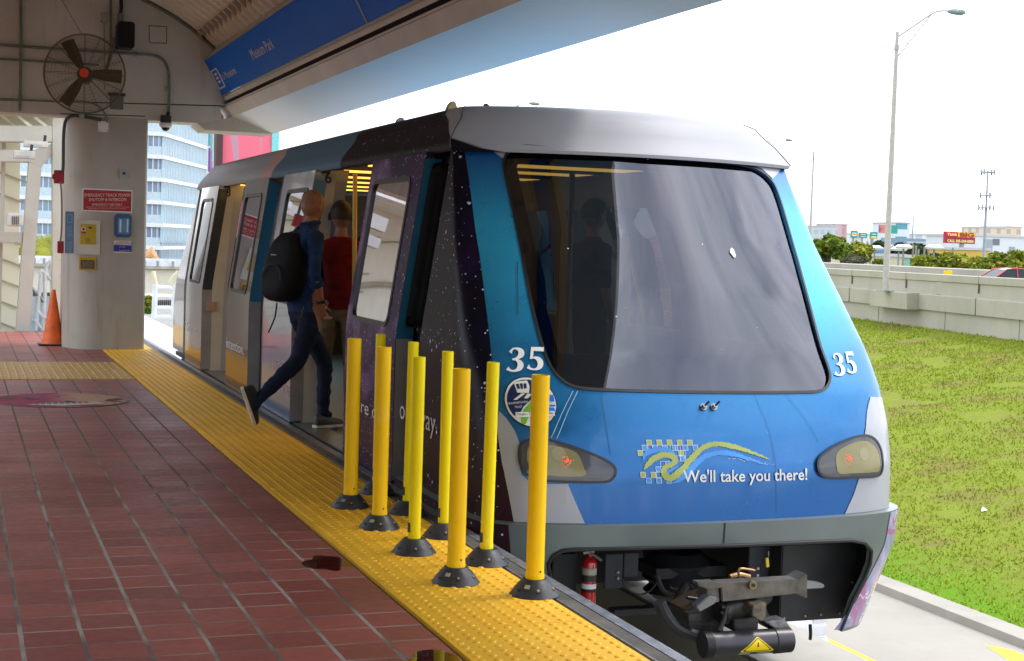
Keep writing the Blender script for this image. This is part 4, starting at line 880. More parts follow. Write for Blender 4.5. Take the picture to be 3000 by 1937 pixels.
# ------------------------------------------------------------------ bumper
def BM(u, z, o=0.): 
    k = 0 if z > -.15 else (z + .15) * .32
    return nose(u / AL, max(z, -.75), o, wo_=.045 + k) + Vector((0, -.03, 0))
BUMP = mat('bumper_grey_green', (.155, .185, .18), .33, metal=.35, var=.10, vs=2.5, coat=.3)
opn = NPs([(1283, 1345), (1286, 1310), (1297, 1290), (1318, 1279), (1345, 1276), (1500, 1273), (1700, 1268), (1850, 1261), (1965, 1256), (1995, 1262), (2010, 1280), (2014, 1310), (2008, 1345), (1998, 1375), (1992, 1392)])
RS = sAt(8.6, 0) * AL
bo = [(-RS, .045), (RS, .045), (RS, -.60), (opn[-1][0], -.62)] + opn[::-1] + [(opn[0][0], -.60), (-RS, -.60)]
mb = MB(); patch(mb, BM, bo, g=.045, thick=.03); bump = mb.build('bumper', BUMP, train, smooth=True, ang=40, fixn=False)
mb = MB(); U = [-RS + 2 * RS * k / 90 for k in range(91)]
for a, b in zip(U, U[1:]): mb.q(BM(a, .045, 0), BM(b, .045, 0), NM(b, .052, -.005), NM(a, .052, -.005))
mb.build('bumper_ledge', BUMP, train, smooth=True, fixn=False)
MB().tube([BM(*p, .004) for p in [(opn[0][0], -.5)] + opn + [(opn[-1][0] - .02, -.60)]], .0105, 8).build('opening_trim', BLACK, bump, smooth=True)
c0, c1 = NP(1682, 1216), NP(1681, 1268); mb = MB(); mb.q(BM(c0[0] - .004, .046, .003), BM(c0[0] + .004, .046, .003), BM(c0[0] + .004, c1[1] + .012, .003), BM(c0[0] - .004, c1[1] + .012, .003)); mb.build('centre_joint', BLACK, bump, fixn=False)
def bdec(name, poly, m, off=.003): mb = MB(); patch(mb, BM, poly, g=.045, off=off); return mb.build(name, m, bump, smooth=True, fixn=False)
eb = NP(1197, 1216)[0]; bdec('star_wrap', [(-RS + .01, .042), (eb, .042), (eb + .03, -.2), (eb + .04, -.59), (-RS + .01, -.59)], STAR)
def lightning():
    m, nt, b, O, S = base('lightning_wrap', .25, 0, .5); n1 = noise(nt, O, 3, 5, .6, dist=1.2)
    c = nmix(nt, step(nt, n1, .4, .65), (.16, .17, .30), (.38, .36, .55)); c = nmix(nt, step(nt, noise(nt, O, 5, 3, dist=1.5), .56, .62), c, (.34, .10, .28))
    w = nmath(nt, 'ABSOLUTE', nmath(nt, 'SUBTRACT', noise(nt, O, 4.2, 5, .6), .5)); c = nmix(nt, step(nt, w, .012, .0), c, (.8, .8, .9)); nt.links.new(c, b.inputs['Base Color']); return m
rb = NP(2040, 1198)[0]; bdec('lightning_wrap', [(rb + .05, .042), (RS - .01, .042), (RS - .01, -.59), (rb - .17, -.60), (rb - .06, -.45), (rb + .0, -.25), (rb + .03, -.1)], lightning())
# ------------------------------------------------------------------ roof
RINGS = [(1.966, 1.096, 7.900, .33), (1.985, 1.110, 7.896, .34), (2.03, 1.100, 7.955, .33), (2.10, 1.055, 8.00, .35), (2.17, 1.0, 8.055, .40), (2.215, .985, 8.10, .42), (2.245, .95, 8.17, .46), (2.265, .90, 8.29, .55), (2.28, .5, 9.1, .8), (2.288, .15, 9.9, .6)]
def ringloop(z, w, y0, d, n=40):
    P = []
    for k in range(-n, n + 1): nx, ny = arc(abs(k) / n); P.append(Vector((XC + math.copysign(w * nx, k) if k else XC, y0 + d * ny + KC(z) * nx * nx * (1 - ny), z)))
    ya, yb = y0 + d, 2 * YM - y0 - d; m = 30
    R_ = [Vector((XC + w, ya + (yb - ya) * k / m, z)) for k in range(1, m)]; F_ = [Vector((p.x, 2 * YM - p.y, z)) for p in reversed(P)]; L_ = [Vector((XC - w, yb + (ya - yb) * k / m, z)) for k in range(1, m)]
    return P + R_ + F_ + L_
def roof_mat():
    m, nt, b, O, S = base('roof_wrap', .45, .0, .0, .10); n1 = noise(nt, O, 2.2, 4)
    s1 = nmix(nt, noise(nt, O, 3, 4), (.34, .345, .37), (.39, .395, .42)); st = nmath(nt, 'MAXIMUM', stars(nt, O, 20, .24, .42), stars(nt, O, 48, .26, .5)); k = nmix(nt, st, (.008, .007, .012), (.55, .58, .75))
    left = step(nt, S[0], XC - .5, XC - .55)
    yy = nmath(nt, 'ADD', S[1], nmath(nt, 'MULTIPLY', nmath(nt, 'SUBTRACT', S[2], 2.1), -2.6))
    a = nmath(nt, 'MULTIPLY', step(nt, yy, 8.42, 8.44), left); c = nmix(nt, a, s1, k)
    zz = nmath(nt, 'ADD', S[1], nmath(nt, 'MULTIPLY', n1, .25)); bl = nmix(nt, noise(nt, O, 1.4, 5, sc=(1, .3, 3)), (.06, .13, .19), (.11, .20, .28))
    c = nmix(nt, nmath(nt, 'MULTIPLY', step(nt, zz, 10.98, 11.0), left), c, bl)
    c = nmix(nt, nmath(nt, 'MULTIPLY', nmath(nt, 'MULTIPLY', step(nt, zz, 13.55, 13.57), step(nt, nmath(nt, 'ADD', zz, S[2]), 16.35, 16.33)), left), c, (.50, .33, .30))
    c = nmix(nt, nmath(nt, 'MULTIPLY', step(nt, zz, 14.05, 14.1), left), c, s1); nt.links.new(c, b.inputs['Base Color']); return m
mb = MB(); nr = None
for R_ in RINGS:
    lp_ = ringloop(*R_); nr = len(lp_); mb.v += [tuple(p) for p in lp_]
for k in range(len(RINGS) - 1):
    for j in range(nr): a = k * nr + j; b = k * nr + (j + 1) % nr; mb.f.append((a, b, b + nr, a + nr)); mb.m.append(0)
mb.f.append(tuple((len(RINGS) - 1) * nr + j for j in range(nr))); mb.m.append(0)
roof = mb.build('roof', roof_mat(), train, smooth=True, ang=60)
SEAMG = mat('seam_grey', (.08, .08, .085), .6)
def rp_(px, py, t_):      # point on a roof ring row by index and x
    pass
mb = MB()
for sg in (-1, 1):
    pts = []
    for (z, w, y0, d) in RINGS[1:8]: nx, ny = arc(.80 - (z - 2.0) * .35); pts.append((XC + sg * w * nx, y0 + d * ny + KC(z) * nx * nx * (1 - ny) - .002, z + .002))
    MB().tube(pts, .0035, 5).build('roof_seam', SEAMG, roof, fixn=False)
# roof markers: amber lamp housings and black fins
AMB = mat('amber_marker', (.52, .40, .10), .35, var=.1, coat=.3)
def fin(px, py0, py1, w, y, m, name, black):
    b_, a = atY(px, py0, y), atY(px, py1, y); h = abs(a.z - b_.z); mb = MB(); wd = w / FPX * y * 1.05
    pr = [(-.5, -.2), (.5, -.2), (.42, .6), (.22, .98), (-.05, 1.0), (-.38, .55)] if not black else [(-.5, -.2), (.5, -.2), (.25, .35), (-.05, .85), (-.28, 1.0), (-.42, .8)]
    pp = smoothpts([(u, v, 0) for u, v in pr], 4, True); mb.prism([(p.x, p.y) for p in pp], -.5, .5, lambda u, v, q: (b_.x + u * wd, b_.y + q * wd * (.9 if not black else .5), b_.z + v * h)); return mb.build(name, m, roof, smooth=True, bevel=.004)
fin(1051, 260, 237, 24, 9.0, AMB, 'marker_lamp', False); fin(1137, 260, 242, 26, 9.2, BLACK, 'antenna_fin', True); fin(1572, 287, 278, 22, 9.3, BLACK, 'antenna_fin', True); fin(1697, 304, 290, 28, 9.3, AMB, 'marker_lamp', False); fin(932, 285, 274, 18, 10.3, mat('pale_marker', (.4, .42, .4), .4), 'marker_lamp', False)
# ------------------------------------------------------------------ sides
def SF(y, z, o=0.): return Vector((XC - hw(z) - o, y, z))           # platform side
def SR(y, z, o=0.): return Vector((XC + hw(z) + o, y, z))
ZB = -.02; ZD = 1.965
def rectp(y0, z0, y1, z1): return [(y0, z0), (y1, z0), (y1, z1), (y0, z1)]
BODYD = star_mat('star_wrap_body', (.008, .006, .012), (.03, .014, .04), .5, 26, .7)
BODYL = mat('body_wrap_pale', (.16, .20, .27), .25, coat=.5, col2=(.38, .36, .42), vs=1.6)
OFFB = -.075
doors = [(9.86, 11.60), (14.62, 16.22)]
def rwin(y0, z0, y1, z1, r=.07): return [(p[0], p[1]) for p in rrect(y0, z0, y1, z1, r, 5)]
wA = rwin(8.42, .95, 8.62, 1.90, .06); wB = rwin(12.0, .95, 14.2, 1.80)
SWIN = glassmat('side_window_glass', (.16, .18, .18), 1.8, dirt=.05)
for y0, y1, wins, m in ((8.26, 9.86, [wA], BODYD), (11.60, 14.62, [], BODYL), (16.22, 17.9, [], SIL)):
    mb = MB(); patch(mb, SF, rectp(y0, ZB, y1, 2.0), wins, g=.12, off=OFFB, thick=.15); mb.build('side_wall', m, train, smooth=True, ang=30, fixn=False)
mb = MB(); patch(mb, SF, wA, g=.1, off=OFFB - .01); mb.build('cab_side_window', SWIN, train, smooth=True, fixn=False); loopgasket('window_gasket', wA, .02, OFFB + .006, train, f=SF)
for d0, d1 in doors: MB().box((XC - 1.07, d0, 1.985), (XC - .95, d1, 2.03)).build('door_header', DARK, train)
# body behind: far wall with windows
fw = [rwin(8.5, .85, 9.3, 1.75), rwin(9.7, .85, 11.7, 1.75), rwin(12.1, .85, 14.2, 1.75), rwin(14.6, .85, 16.4, 1.75)]
mb = MB(); patch(mb, SR, rectp(8.26, ZB, 17.9, 2.0), fw, g=.15, off=-.01, thick=.08); mb.build('side_wall', INT, train, smooth=True, ang=30, fixn=False)
TEAL = glassmat('green_tinted_glass', (.42, .62, .60), 1.5)
for w_ in fw: mb = MB(); patch(mb, SR, w_, g=.2, off=-.04); mb.build('side_window', TEAL, train, smooth=True, fixn=False)
# far nose
mb = MB(); FN = lambda s, z, o=0.: nose(s / AL, z, o, True)
fws = [(p[0], p[1]) for p in rrect(-.85, .72, .85, 1.88, .16, 6)]
patch(mb, FN, outl, [fws], g=.09, thick=.03); mb.build('cab_rear', SIL, train, smooth=True, ang=30, fixn=False)
mb = MB(); patch(mb, FN, fws, g=.12, off=-.01); mb.build('rear_windshield', TEAL, train, smooth=True, fixn=False)
# sills and skirts
mb = MB(); mb.box((XC - 1.255, 8.3, -.10), (XC - 1.0, 17.9, -.012)); mb.build('door_sill', mat('sill_black', (.035, .04, .045), .35, metal=.5, var=.4, vs=20), train)
mb = MB(); y = 8.5
while y < 17.8: mb.box((XC - 1.262, y, -.075), (XC - 1.2545, y + .09, -.035)); y += .24
mb.build('sill_clips', STEEL, train)
for d0, d1 in doors: MB().box((XC - 1.25, d0, -.0118), (XC - 1.06, d1, -.004)).build('threshold', mat('threshold_grey', (.16, .16, .15), .4, metal=.4, var=.2, vs=20), train)
MB().box((XC - 1.2, 8.3, -.55), (XC - 1.15, 17.6, -.10)).build('side_skirt', BLACK, train); MB().box((XC + 1.1, 8.5, -.60), (XC + 1.25, 17.6, -.02)).build('side_skirt', BUMP, train)
# interior
MB().box((XC - 1.16, 8.0, -.06), (XC + 1.2, 19.1, -.0125)).build('floor', mat('train_floor', (.07, .075, .08), .5, var=.3, vs=30), train)
MB().box((XC - 1.0, 8.4, 2.04), (XC + 1.0, 18.0, 2.06)).build('ceiling', INT, train)
LAMPY = mat('warm_light_panel', (.9, .6, .2), .4, emit=(1., .50, .08), es=.9)
for k, y in enumerate((9.6, 10.5, 11.6, 12.7, 13.8, 14.9, 16.)):
    MB().box((XC - .9, y, 1.985), (XC + .75, y + .36, 2.035)).build('ceiling_light', LAMPY, train)
    MB().box((XC - .92, y - .1, 1.985), (XC + .8, y - .06, 2.038)).build('ceiling_rail', INT, train)
PY = mat('grab_pole_yellow', (.55, .34, .01), .35, coat=.3)
pT = atY(828, 368, 10.9); pB = atY(826, 640, 10.9); MB().tube([(pT.x, 10.9, 1.93), (pB.x, 10.9, 1.08)], .018, 12).build('grab_pole', PY, train, smooth=True); MB().tube([(pB.x, 10.9, 1.08), (pB.x, 10.9, -.01)], .017, 12).build('grab_pole', STEEL, train, smooth=True)
pT = atY(1333, 400, 9.3); MB().tube([(pT.x, 9.3, 1.93), (pT.x, 9.3, -.01)], .02, 12).build('grab_pole', PY, train, smooth=True)
pT = atY(1470, 440, 10.6); MB().tube([(pT.x, 10.6, 1.93), (pT.x, 10.6, -.01)], .018, 12).build('grab_pole', PY, train, smooth=True)
for y in (9.2, 12.3, 15.): 
    mb = MB(); mb.box((XC + .72, y, -.01), (XC + 1.14, y + 1.4, .42)); mb.box((XC + .99, y, .42), (XC + 1.14, y + 1.4, .82)); mb.build('bench_seat', mat('seat_blue_grey', (.06, .08, .13), .5), train, bevel=.03)
MB().box((XC - 1.14, 8.3, -.01), (XC + 1.15, 8.36, .80)).build('front_bulkhead', BLACK, train)
# jamb numbers
def jamb(s, px, py, y):
    a = atY(px, py, y - .0035); mb = MB(); text(mb, s, lambda u, v: (a.x + u, y - .0035, a.z + v), width=.052, height=.085, bold=.02); mb.build('door_number', BLACK, train, fixn=False)
for y0 in (11.60, 16.22):
    mb = MB(); mb.prism([(XC - 1.075, 1.95), (XC - .96, 1.95), (XC - 1.05, .88), (XC - 1.07, -.01), (XC - 1.19, -.01), (XC - 1.19, .88)], y0 - .002, y0 + .06, lambda u, v, w: (u, w, v)); mb.build('door_jamb', mat('jamb_grey', (.46, .44, .38), .5, var=.06), train)
jamb('6', 757, 426, 11.60 - .002); jamb('8', 526, 457, 16.22 - .002)
a = atY(493, 714, 16.2); MB().box((a.x - .05, 16.2, a.z - .05), (a.x + .05, 16.22, a.z + .05)).build('red_notice', mat('notice_cream', (.35, .2, .15), .5), train)
# door leaves
def leaf(y0, y1, m, winr, lower=None, edge_m=None, name='door_leaf'):
    z0 = .0; O_ = .045; w = rwin(winr[0], .93, winr[1], 1.83, .07)
    mb = MB(); patch(mb, SF, rectp(y0, z0, y1, 1.975), [w], g=.07, off=O_, thick=.05); L_ = mb.build(name, m, train, smooth=True, ang=30, fixn=False)
    mb = MB(); patch(mb, SF, w, g=.1, off=O_ - .008); mb.build('window', SWIN, L_, smooth=True, fixn=False)
    loopgasket('window_gasket', w, .03, O_ + .006, L_, f=SF)
    mb = MB(); zs = [.86 + k * .09 for k in range(13)]
    for a, b in zip(zs, zs[1:]): b = min(b, 1.97); mb.q(SF(y0 - .003, a, O_ - .002), SF(y0 - .003, b, O_ - .002), SF(y0 - .003, b, O_ - .105), SF(y0 - .003, a, O_ - .105)); 
    for a, b in zip(zs, zs[1:]): b = min(b, 1.97); mb.q(SF(y0 - .003, a, O_ - .105), SF(y0 - .003, b, O_ - .105), SF(y0 + .03, b, O_ - .105), SF(y0 + .03, a, O_ - .105))
    mb.build('edge_upper', edge_m or CB, L_, fixn=False)
    mb = MB(); mb.q(SF(y0 - .003, .01, O_ - .002), SF(y0 - .003, .86, O_ - .002), SF(y0 - .003, .86, O_ - .105), SF(y0 - .003, .01, O_ - .105)); mb.build('edge_lower', mat('edge_grey', (.22, .22, .22), .45), L_, fixn=False)
    return L_
EBL = mat('door_edge_blue', (.006, .13, .24), .35, metal=.3, coat=.4, var=.1)
l6r = leaf(8.64, 9.86, STARP, (8.86, 9.74), edge_m=EBL)
def skywrap():
    m, nt, b, O, S = base('sky_wrap', .16, 0, .8); n1 = noise(nt, O, 1.1, 5, .6, sc=(1, .6, 1.6), dist=.8)
    c = nmix(nt, step(nt, n1, .35, .62), (.09, .19, .34), (.28, .34, .45)); c = nmix(nt, step(nt, S[2], .5, .0), c, (.09, .16, .27)); c = nmix(nt, step(nt, noise(nt, O, 2.6, 3, sc=(1, 1, 4)), .58, .66, 0, .35), c, (.40, .24, .24)); nt.links.new(c, b.inputs['Base Color']); return m
l6l = leaf(11.60, 12.78, skywrap(), (11.72, 12.55), edge_m=mat('edge_pale_blue', (.05, .19, .34), .35, coat=.4))
def dusk(name, top, low, z):
    m, nt, b, O, S = base(name, .2, .1, .7); n1 = noise(nt, O, 1.6, 5); zz = nmath(nt, 'ADD', S[2], nmath(nt, 'MULTIPLY', n1, .25)); c = nmix(nt, step(nt, zz, z + .06, z), top, low); c = nmix(nt, step(nt, noise(nt, O, 5, 7, sc=(1, 1, .2)), .5, .8, 0, .4), c, (.03, .025, .02)); nt.links.new(c, b.inputs['Base Color']); return m
l8r = leaf(13.45, 14.62, dusk('grey_orange_wrap', (.075, .072, .068), (.24, .10, .012), .42), (13.66, 14.5), edge_m=EBL)
l8l = leaf(16.22, 17.40, dusk('silver_orange_wrap', (.42, .43, .45), (.45, .20, .01), .30), (16.45, 17.2), edge_m=mat('edge_black', (.012, .02, .03), .35, coat=.3))
WT = mat('wrap_lettering', (.62, .62, .64), .45, var=.03)
def stext(parent, s, y_right, z, w, h, off, f=SF, bold=0.): mb = MB(); text(mb, s, lambda u, v: f(y_right - u, z + v, off), width=w, height=h, bold=bold); return mb.build('wrap_text', WT, parent, fixn=False)
# text along the lower wrap, reads towards -Y
pa = atX(845, 935, 2.45); pb = atX(880, 940, 2.45); stext(l6r, 'are on', pa.y + .16, atX(850, 965, 2.45).z, .62, .09, .049)
pa = atX(935, 980, 2.52); pb = atX(1026, 1000, 2.52); stext(body, 'your way.', pa.y + .05, atX(980, 990, 2.52).z, pa.y - pb.y + .08, .12, .02 if False else .008, f=lambda y, z, o=0.: NM(-sAt(y, z) * AL, z, o))
pa = atX(523, 806, 2.46); pb = atX(553, 812, 2.46); stext(l8r, 'intention.', 14.58, pa.z, .95, .10, .049)
pa = atX(640, 838, 2.46); mb = MB(); text(mb, 'BRICKELL', lambda u, v: SF(12.30 - u, .36 + v, .049), width=.62, height=.075); text(mb, 'CITY CENTRE', lambda u, v: SF(12.40 - u, .20 + v, .049), width=.78, height=.075); mb.build('wrap_text', mat('faded_rose_text', (.42, .30, .34), .5), l6l, fixn=False)
stext(l8l, 'Connect', 17.3, .36, .80, .10, .049)
# ------------------------------------------------------------------ underbody seen through the bumper opening
UY = 7.35
U_ = lambda px, py, y: atY(px, py, y)
def ub(name, x0, y0, x1, y1, y, d, m=DARK, bev=.004, par=train, **k):
    a, b = U_(x0, y1, y), U_(x1, y0, y); return MB().box((a.x, y, a.z), (b.x, y + d, b.z)).build(name, m, par, bevel=bev, **k)
UBK = mat('underbody_black', (.010, .010, .012), .6, var=.6, vs=6)
MB().box((XC - 1.15, 7.5, -.13), (XC + 1.2, 17.5, -.07)).build('underframe', UBK, train); MB().box((XC - 1.1, 9.75, -.95), (XC + 1.05, 17.5, -.131)).build('running_gear_housing', UBK, train); MB().box((XC - 1.1, 18.55, -.3), (XC + 1.1, 18.6, .72)).build('rear_bulkhead', BLACK, train)
ub('equipment_box', 1815, 1262, 1998, 1450, 7.22, 1.4, mat('equipment_box_black', (.022, .022, .024), .55, var=.5, vs=5, bump=.1), .006)
for p in ((1826, 1440), (1875, 1435), (1912, 1432), (1955, 1429), (1988, 1427), (1985, 1357)): c = U_(*p, 7.215); MB().lathe((c.x, c.y, c.z), [(.006, -.004), (.006, .004)], 10, 'Y').build('bolt', mat('bolt_pale', (.4, .38, .3), .4, metal=.4), train)
ub('mounting_plate', 1408, 1290, 1452, 1372, 7.3, .02, mat('plate_blue_grey', (.035, .036, .05), .5, var=.3)); ub('mounting_plate', 1452, 1288, 1488, 1345, 7.34, .02, mat('plate_blue_grey', (.035, .036, .05), .5)); ub('mounting_plate', 1740, 1272, 1815, 1430, 7.36, .02, mat('plate_blue_grey', (.035, .036, .05), .5))
for p in ((1439, 1333), (1439, 1347), (1764, 1340), (1765, 1324), (1776, 1389)): c = U_(*p, 7.295); MB().lathe((c.x, c.y, c.z), [(.008, -.006), (.008, .004)], 10, 'Y').build('bolt', mat('bolt_pale', (.4, .38, .3), .4, metal=.4), train)
MB().box((XC - 1.1, 7.95, -.62), (XC - .75, 8.8, -.12)).build('equipment_box', UBK, train)
ub('left_bracket', 1285, 1290, 1345, 1392, 7.25, .15, UBK)
ub('cross_member', 1430, 1408, 1665, 1437, 7.15, .08, mat('member_grey', (.035, .036, .04), .4, metal=.3, var=.3), .003)
c = U_(1575, 1335, 7.75)
mb = MB()
for k, r in enumerate((.17, .20, .15, .2, .17)): pass
MB().lathe((c.x, c.y, c.z - .12), [(.13, -.02), (.19, .02), (.15, .06), (.20, .10), (.16, .15), (.20, .19), (.14, .25)], 28).build('air_spring', mat('air_spring_rubber', (.018, .018, .022), .45), train, smooth=True)
MB().box((c.x - .2, 7.6, -.42), (c.x + .25, 7.9, -.36)).build('axle_mount', UBK, train)
for sx_ in (-.98, .98):
    MB().lathe((XC + sx_, 9.2, -.51), [(.2, -.14), (.44, -.13), (.5, -.06), (.5, .06), (.44, .13), (.2, .14)], 32, 'X').build('tyre', mat('tyre_rubber', (.018, .018, .018), .7), train, smooth=True)
    MB().lathe((XC + sx_, 15.9, -.51), [(.2, -.14), (.44, -.13), (.5, -.06), (.5, .06), (.44, .13), (.2, .14)], 32, 'X').build('tyre', mat('tyre_rubber', (.018, .018, .018), .7), train, smooth=True)
# hoses
def hose(pts, r, y, m=BLACK, name='hose'): MB().tube(smoothpts([U_(p[0], p[1], p[2] if len(p) > 2 else y) for p in pts], 6), r, 10).build(name, m, train, smooth=True)
hose([(1605, 1395, 7.1), (1620, 1378), (1600, 1360), (1575, 1372), (1560, 1366)], .006, 7.0); hose([(1450, 1350), (1462, 1372), (1490, 1385), (1515, 1375), (1530, 1355)], .005, 7.2); hose([(1530, 1340), (1545, 1375), (1580, 1385), (1620, 1375), (1650, 1362)], .013, 6.95)
hose([(1535, 1402), (1548, 1430), (1570, 1458), (1600, 1475), (1640, 1488)], .032, 6.55, mat('thick_hose', (.014, .015, .02), .45)); hose([(1576, 1400), (1588, 1378), (1598, 1362)], .022, 6.9); hose([(1600, 1392), (1640, 1398), (1680, 1402), (1720, 1392)], .009, 6.6)
hose([(1700, 1345), (1722, 1340), (1745, 1345)], .016, 6.6, mat('brass_fitting', (.28, .16, .07), .4, metal=.6), 'fitting')
hose([(1722, 1345), (1722, 1326), (1750, 1328), (1758, 1330)], .007, 6.55, mat('brass_fitting', (.28, .16, .07), .4, metal=.6), 'valve')
hose([(1795, 1290), (1780, 1300), (1772, 1325), (1780, 1345), (1800, 1340), (1812, 1318), (1812, 1290)], .003, 7.3)
hose([(1887, 1455), (1888, 1475), (1887, 1490)], .010, 7.4)
a = U_(1790, 1296, 7.15); MB().tube([a, a + Vector((-.002, 0, .03))], .0035, 8).build('tag_wire', STEEL, train); MB().obox(U_(1787, 1310, 7.13), (.0095, 0, .002), (0, .004, 0), (-.004, 0, .026)).build('yellow_tag', YEL, train, bevel=.002)
# coupler
RUST = bpy.data.materials.new('rusty_steel')
m, nt, b, O, S = base('worn_rusty_steel', .42, .6); n1 = noise(nt, O, 9, 6, .65); c = nmix(nt, step(nt, n1, .35, .7), (.09, .082, .072), (.20, .18, .15)); c = nmix(nt, step(nt, noise(nt, O, 7, 5, .7, dist=.6), .60, .68), c, (.30, .10, .02)); nt.links.new(c, b.inputs['Base Color']); bumpn(nt, b, noise(nt, O, 50, 4), .3, .003); RUST = m
DST = mat('coupler_dark_steel', (.045, .042, .042), .42, metal=.5, var=.4, vs=12, bump=.3)
cy = 6.50; cp_ = lambda px, py, y=cy: atY(px, py, y)
q = lambda pts, y0, y1, name, m=RUST, bev=.004: MB().prism([(cp_(*p).x, cp_(*p).z) for p in pts], y0, y1, lambda u, v, w: (u, w, v)).build(name, m, coup, bevel=bev)
coup = MB().prism([(cp_(*p).x, cp_(*p).z) for p in [(1661, 1352), (1840, 1342), (1840, 1374), (1665, 1393)]], 6.42, 6.52, lambda u, v, w: (u, w, v)).build('coupler', RUST, train, bevel=.004)
q([(1632, 1355), (1661, 1352), (1663, 1395), (1634, 1402)], 6.44, 6.54, 'coupler_bracket'); q([(1838, 1345), (1862, 1330), (1866, 1332), (1866, 1388), (1840, 1378)], 6.44, 6.54, 'coupler_bracket')
q([(1602, 1346), (1640, 1345), (1662, 1352), (1661, 1358), (1632, 1364), (1604, 1354)], 6.40, 6.46, 'coupler_guide'); q([(1596, 1400), (1625, 1375), (1645, 1378), (1640, 1392), (1604, 1412)], 6.38, 6.44, 'coupler_guide', mat('worn_bright_steel', (.25, .25, .25), .35, metal=.8)); q([(1866, 1351), (1908, 1356), (1912, 1361), (1908, 1366), (1866, 1368)], 6.46, 6.52, 'coupler_guide', mat('worn_bright_steel', (.25, .25, .25), .35, metal=.8))
c = cp_(1752, 1362, 6.41); MB().lathe((c.x, c.y, c.z), [(.021, -.012), (.023, 0), (.023, .01)], 24, 'Y').build('coupler_nut', mat('brass_nut', (.30, .22, .10), .35, metal=.8), coup, smooth=True); MB().lathe((c.x, c.y - .013, c.z), [(.011, -.004), (.011, .004)], 6, 'Y').build('coupler_bolt', DARK, coup)
a, b_ = cp_(1672, 1424, 6.5), cp_(1745, 1408, 6.5); MB().tube([a, (a + b_) / 2, b_], .058, 24).build('coupler_barrel', DST, coup, smooth=True)
MB().tube([a + Vector((.02, -.002, 0)), a + Vector((.045, -.002, 0))], .063, 24).build('coupler_collar', DST, coup, smooth=True)
q([(1722, 1395), (1752, 1388), (1752, 1425), (1742, 1432), (1720, 1418)], 6.36, 6.5, 'coupler_jaw', mat('greasy_cast_iron', (.16, .13, .10), .35, metal=.5, var=.5, vs=25, bump=.4))
q([(1755, 1385), (1800, 1378), (1800, 1398), (1785, 1412), (1790, 1430), (1830, 1460), (1800, 1470), (1750, 1436)], 6.5, 6.62, 'coupler_arm', DST); q([(1765, 1440), (1808, 1432), (1832, 1466), (1826, 1470), (1800, 1462)], 6.42, 6.5, 'coupler_grease_plate', mat('greasy_grey', (.22, .22, .21), .5, var=.5, vs=30, bump=.6))
q([(1610, 1430), (1660, 1400), (1690, 1440), (1700, 1480), (1640, 1500), (1618, 1470)], 6.56, 6.75, 'coupler_housing', DST); q([(1603, 1430), (1632, 1428), (1634, 1446), (1604, 1448)], 6.5, 6.56, 'coupler_lug', DST); q([(1700, 1438), (1757, 1433), (1757, 1462), (1702, 1468)], 6.46, 6.6, 'coupler_block', DST)
MB().tube([cp_(1682, 1430, 6.43), cp_(1692, 1415, 6.43), cp_(1686, 1445, 6.42), cp_(1675, 1468, 6.42)], .013, 10).build('coupler_lever', DST, coup, smooth=True)
a, b_ = cp_(1636, 1502, 6.42), cp_(1838, 1490, 6.42); ax = (b_ - a)
cyl = MB().tube([a, a + ax * .10, a + ax * .11, a + ax * .80, a + ax * .81, b_], [.064, .064, .060, .060, .064, .062], 32).build('buffer_cylinder', mat('cylinder_grey', (.048, .046, .052), .38, metal=.4, var=.2, vs=9), coup, smooth=True)
n_ = ax.normalized(); mb = MB()
for k in range(7): c = a - n_ * (-.004 + 0) + n_ * (.0035 * k * 1.6); mb.tube([c, c + n_ * .003], .0665, 32)
mb.build('ribbed_end', DARK, coup)
def cylpt(u, ang, r=.0612): c = a + ax * u; up = Vector((0, 0, 1)); fo = n_.cross(up).normalized(); fo = fo if fo.y < 0 else -fo; up2 = n_.cross(fo).normalized(); up2 = up2 if up2.z > 0 else -up2; return c + fo * (r * cos(ang)) + up2 * (r * sin(ang))
def tri(nm, k, r_, m):
    mb = MB(); R_ = [(-.62, .155), (-.57, .185), (-.50, .19), (-.3, .16), (0, .11), (.3, .062), (.5, .03), (.6, .014), (.64, .006)]; R_ = [(-.02 + (v + .02) * k, w * k) for v, w in R_]
    for (v0, w0), (v1, w1) in zip(R_, R_[1:]): mb.q(cylpt(.565 - w0, v0, r_), cylpt(.565 + w0, v0, r_), cylpt(.565 + w1, v1, r_), cylpt(.565 - w1, v1, r_))
    mb.build(nm, m, coup, fixn=False)
tri('warning_sign_border', 1., .0615, YEL); tri('warning_sign_line', .86, .0620, BLACK); tri('warning_sign_face', .74, .0625, YEL)
mb = MB(); mb.q(*[cylpt(u, v, .0632) for u, v in ((.572, .22), (.562, .22), (.553, -.10), (.570, -.08))]); mb.q(*[cylpt(u, v, .0632) for u, v in ((.562, -.02), (.580, -.04), (.560, -.42), (.568, -.10))]); mb.build('lightning_mark', BLACK, coup, fixn=False)
for u0, u1 in ((.37, .50), (.58, .74)): mb = MB(); mb.q(cylpt(u0, -.95, .0614), cylpt(u1, -.95, .0614), cylpt(u1, -.68, .0616), cylpt(u0, -.68, .0616)); mb.build('rating_plate', mat('plate_pale', (.30, .33, .33), .4), coup, fixn=False)
